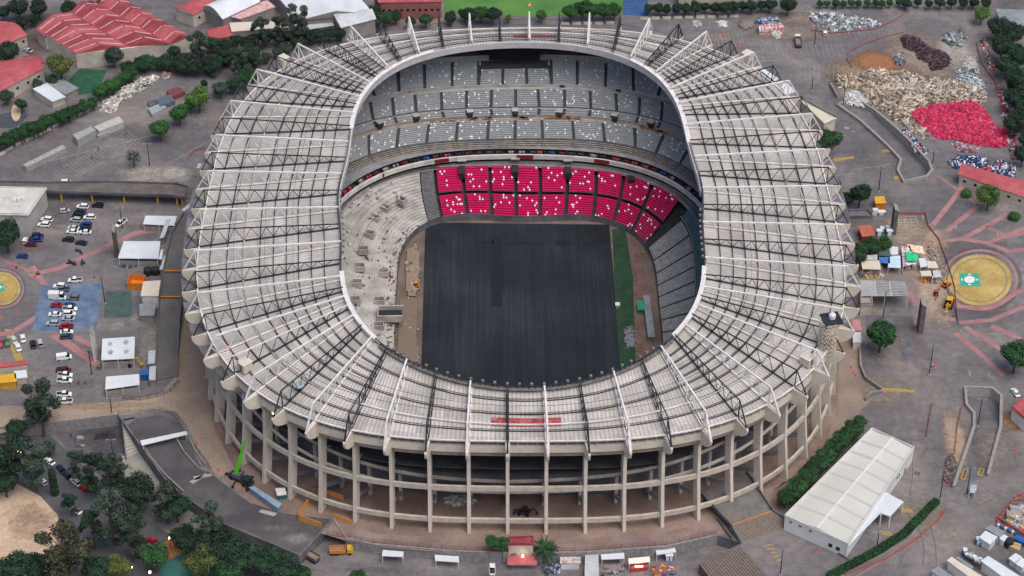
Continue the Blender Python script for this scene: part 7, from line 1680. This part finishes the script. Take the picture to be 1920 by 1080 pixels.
# orange hoardings at lower left of the stadium
def hoard(label,pts,h,z0=0):
    q=[P(x,y,z0) for x,y in pts]; mb=MB(); mb.wall(q,.15,h); tag(mb.build('orange_hoarding',mat('orange_ply','#c98944','#d99a58',.6,.8),None,origin=q[0]),label,'hoarding')
hoard('long orange plywood hoarding at the end of the curved dark ramp',[(560,975),(603,990)],2.3); hoard('orange plywood hoarding running up from the ramp end towards the columns',[(560,972),(592,925)],2.3); hoard('orange plywood hoarding along the foot of the front left column',[(610,925),(645,938)],2.0); hoard('orange plywood hoarding beside the stone wall at lower left',[(626,972),(660,985)],2.0)
# pergola / cart etc at right
o=canopy('buggy','small blue and white roofed cart near the hedge end at lower right',[(1821,909),(1832,910),(1828,926),(1817,924)],2.2,mat('buggy_roof','#6f8f9c','#bfc7c8',.9),cat='cart'); 
for nm,pts in (('oblong yellow kerb island nearest the lower sunken ramp mouth, left',[(1808,880),(1815,882),(1808,900),(1801,898)]),('oblong yellow kerb island at the mouth of the lower sunken ramp, right',[(1838,879),(1845,881),(1840,893),(1833,891)])):
    mb=MB(); q=[P(x,y) for x,y in pts]; mb.wall(q,.3,.25,closed=True); tag(mb.build('kerb_island',yellow_m,None,origin=q[0]),nm,'kerb')
# frames lying on the pink patch
mb=MB(); q=[P(x,y,.1) for x,y in ((1684,408),(1716,406),(1722,423),(1684,423))]
for i in range(4): mb.beam(q[0].lerp(q[1],i/3),q[3].lerp(q[2],i/3),.35,.4); mb.beam(q[0].lerp(q[3],i/3),q[1].lerp(q[2],i/3),.35,.4)
tag(mb.build('footing_grid',conc,None,origin=q[0]),'concrete grid of footings framed by red tape on the right plaza','footings')
# scattered small bright things
rs=random.Random(11)
CONES=[(1385,88,0),(1353,62,0),(1357,66,0),(1463,68,0),(24,500,0),(66,519,0),(52,570,0),(3,592,0),(30,585,0),(1596,690,0),(1601,700,0),(1604,705,0),(1590,1038-60,0),(1529,1035,0),(1583,1045,0),(1904,846,0),(1766,962,0),(370,832,0),(761,1040,LOW),(1750,498,0),(1748,455,0),(1752,688,0),(470,848,0),(102,262,0),(130,288,0),(410,882,0)]
for i,(x,y,z) in enumerate(CONES):
    p=P(x,y,z); mb=MB(); mb.box((0,0,0),(.7,.7,.08),base=True); mb.tube((0,0,.08),(0,0,1.0),.32,.06,n=8); o=mb.build('traffic_cone',mat('cone_orange','#e5483a',None),None,origin=(0,0,0)); o.location=p; tag(o,'small red orange traffic cone standing on the ground around the stadium','cone','traffic cones around the stadium')
# ================================================================ PEOPLE
def person_mesh():
    me=bpy.data.meshes.new('person'); V=[(0,0,.95),(0,0,1.2),(0,0,1.42),(0,0,1.52),(0,.02,1.62),(0,.02,1.74),(.19,0,1.40),(.27,.05,1.12),(.25,.18,.88),(-.19,0,1.40),(-.27,.0,1.12),(-.27,.05,.85),(.1,0,.9),(.12,.12,.5),(.12,.02,.08),(.12,.16,.04),(-.1,0,.9),(-.12,-.05,.5),(-.12,-.18,.1),(-.12,-.04,.04)]
    Ed=[(0,1),(1,2),(2,3),(3,4),(4,5),(2,6),(6,7),(7,8),(2,9),(9,10),(10,11),(0,12),(12,13),(13,14),(14,15),(0,16),(16,17),(17,18),(18,19)]
    Rd=[.15,.15,.17,.06,.11,.10,.07,.05,.035,.07,.05,.035,.095,.07,.045,.04,.095,.07,.045,.04]
    me.from_pydata(V,Ed,[]); o=bpy.data.objects.new('person',me); col.objects.link(o); md=o.modifiers.new('s','SKIN'); 
    for i,r_ in enumerate(Rd): me.skin_vertices[0].data[i].radius=(r_,r_*.8 if i<3 else r_)
    me.skin_vertices[0].data[0].use_root=True; o.modifiers.new('ss','SUBSURF').levels=1
    dg=bpy.context.evaluated_depsgraph_get(); m2=bpy.data.meshes.new_from_object(o.evaluated_get(dg)); bpy.data.objects.remove(o); return m2
try: pmesh=person_mesh()
except Exception as e: print('person',e); pmesh=None
if pmesh:
    pmesh.name='person'; pmesh.materials.clear(); skin=mat('skin','#8a5f48',None); trou=mat('dark_trousers','#23262e',None)
    variants={}
    for c in ('#d7d94a','#e06a2a','#2b3550','#c23b48','#3a3a3c','#dfe0df'):
        m=pmesh.copy(); m.materials.append(trou); m.materials.append(mat('shirt'+c,c,None)); m.materials.append(skin)
        for pl_ in m.polygons:
            z=pl_.center.z; pl_.material_index=0 if z<.92 else (1 if z<1.5 else 2)
        variants[c]=m
    PEOPLE=[(207,797,LOW,'#e06a2a','person in an orange shirt walking in the dark yard near the wall'),(175,797,LOW,'#c23b48','person in a pink top in the dark yard'),(133,820,LOW,'#2b3550','person in dark blue standing in the dark yard'),(240,878,LOW,'#2b3550','person in dark clothes beside the one in a yellow vest'),(246,879,LOW,'#d7d94a','person in a yellow vest on the pale yard'),(31,505,0,'#3a3a3c','person in black by the left circle'),(177,522,0,'#c23b48','person in a red top near the lamp post on the left lot'),
      (183,694,0,'#3a3a3c','person in black below the white slab tower, left of two'),(188,694,0,'#3a3a3c','person in black below the white slab tower, right of two'),(172,298,0,'#2b3550','person in dark clothes on the upper left parking lines'),(185,282,0,'#3a3a3c','person in black farther up the parking lines'),(237,252,0,'#3a3a3c','person walking near the wrapped stacks'),(1717,890,0,'#3a3a3c','person in black right of the white hall, left of two'),(1722,892,0,'#3a3a3c','person in black right of the white hall, right of two'),
      (1671,385,0,'#2b3550','person beside the yellow stall'),(1707,572,0,'#c23b48','person by the corner of the grey shelter'),(1690,515,0,'#3a3a3c','person in front of the pale blue tent'),(1748,689,0,'#d7d94a','person in a yellow vest on the right plaza'),(725,440,-.5,'#3a3a3c','worker on the pale concrete stand, upper'),(732,515,-1,'#3a3a3c','worker on the pale concrete stand, middle'),(737,522,-1.5,'#e06a2a','worker in orange on the pale concrete stand'),(1205,478,-5,'#d7d94a','person in a yellow vest on the right side track'),(160,722,0,'#3a3a3c','person crossing the lower left lot'),(148,722,0,'#3a3a3c','second person crossing the lower left lot')]
    for x,y,z,c,lab in PEOPLE:
        o=bpy.data.objects.new('person',variants[c]); col.objects.link(o); p=P(x,y,z); o.location=(p.x,p.y,z+.03); o.rotation_euler=(0,0,rs.uniform(0,6.28)); o.scale=(1,1,1.0); tag(o,lab,'person',None)
# dugout shed and green box beside the right stand
hall('dugout','long grey roofed dugout beside the right hand track','dugout',[(1206,556),(1218,556),(1228,632),(1215,632)],2.2,grnr,greyw,z0=-5); hall('green_container','green net box beside the long dugout','container',[(1195,566),(1207,566),(1208,581),(1196,581)],1.8,green_m,green_m,z0=-5)
hall('white_cube','small white box on the turf strip','box',[(1155,569),(1161,569),(1161,573),(1155,573)],1.2,white_m,white_m,z0=-5)
# lit street lamps among the trees
for i,(x,y,zz,lab) in enumerate([(395,1040,2,'lit white park lamp between the dark trees at lower left'),(432,1053,2,'lit park lamp by the ramp wall trees'),(281,1074,2,'lit yellowish lamp in the playground'),(247,1065,2,'lit lamp at the left of the playground'),(318,1010,2,'lit lamp beside the orange paving'),(33,845,2,'warm lit stall lamp under the trees at left'),(40,848,2.5,'second warm lit stall lamp under the trees at left')]):
    p=P(x,y,LOW+zz+2); o=thing('park_lamp',lab,'lamp',(p.x,p.y,LOW)); mb=MB(); mb.tube((0,0,0),(0,0,zz+2),.08); mb.build('pole',steel_d,o,origin=(0,0,0)); mb=MB(); mb.tube((0,0,zz+2),(0,0,zz+2.6),.35,.25,n=10); mb.build('lamp_globe',mat('warm_lamp',''),o,origin=(0,0,0))

rf_=['#6f6865','#a8524c','#9c5a54','#8c4440','#8f7a70','#565254']
heap('fence_debris','tangled red mesh and timber along the upper edge of the material yard',[(1866,975),(1880,962),(1892,945),(1902,930),(1925,928),(1925,938),(1908,938),(1896,955),(1882,972),(1870,982)],.7,rf_,300,.7,41)
heap('fence_debris','tangled red mesh along the lower edge of the material yard',[(1866,978),(1875,982),(1900,988),(1925,1000),(1925,1008),(1898,996),(1874,988)],.6,rf_,260,.7,42)
heap('rubble','small junk under the awnings of the market stalls',[(1612,507),(1650,507),(1654,520),(1612,522)],.9,['#b5814a','#5f7a92','#8c8a88','#c4a03c','#4a4d52','#b0a89c'],160,.8,43)
heap('rubble','odds and ends around the red tent',[(1222,1062),(1262,1058),(1272,1078),(1225,1082)],.8,['#a04a40','#6f7276','#c0954a','#3f6a92','#cfcfcc'],120,.7,44,z0=LOW)
heap('rubble','dark crates and bins left of the white site hut at the bottom',[(1018,1060),(1050,1056),(1050,1076),(1018,1080)],.9,['#2f3338','#4a5058','#56718c','#8c8f92'],90,.8,45,z0=LOW)
heap('rubble','people sized bundles and bins right of the long pale container',[(1126,1060),(1172,1054),(1174,1074),(1128,1080)],.5,['#7d7f80','#3f4348','#a34a44','#9a9c9c'],60,.6,46,z0=LOW)
heap('rubble','small debris scattered between the concrete stand and the pitch',[(745,560),(785,560),(785,700),(740,680)],.25,['#77695d','#93857a','#b0a89e','#8a6a5c'],200,.45,47,z0=-5)
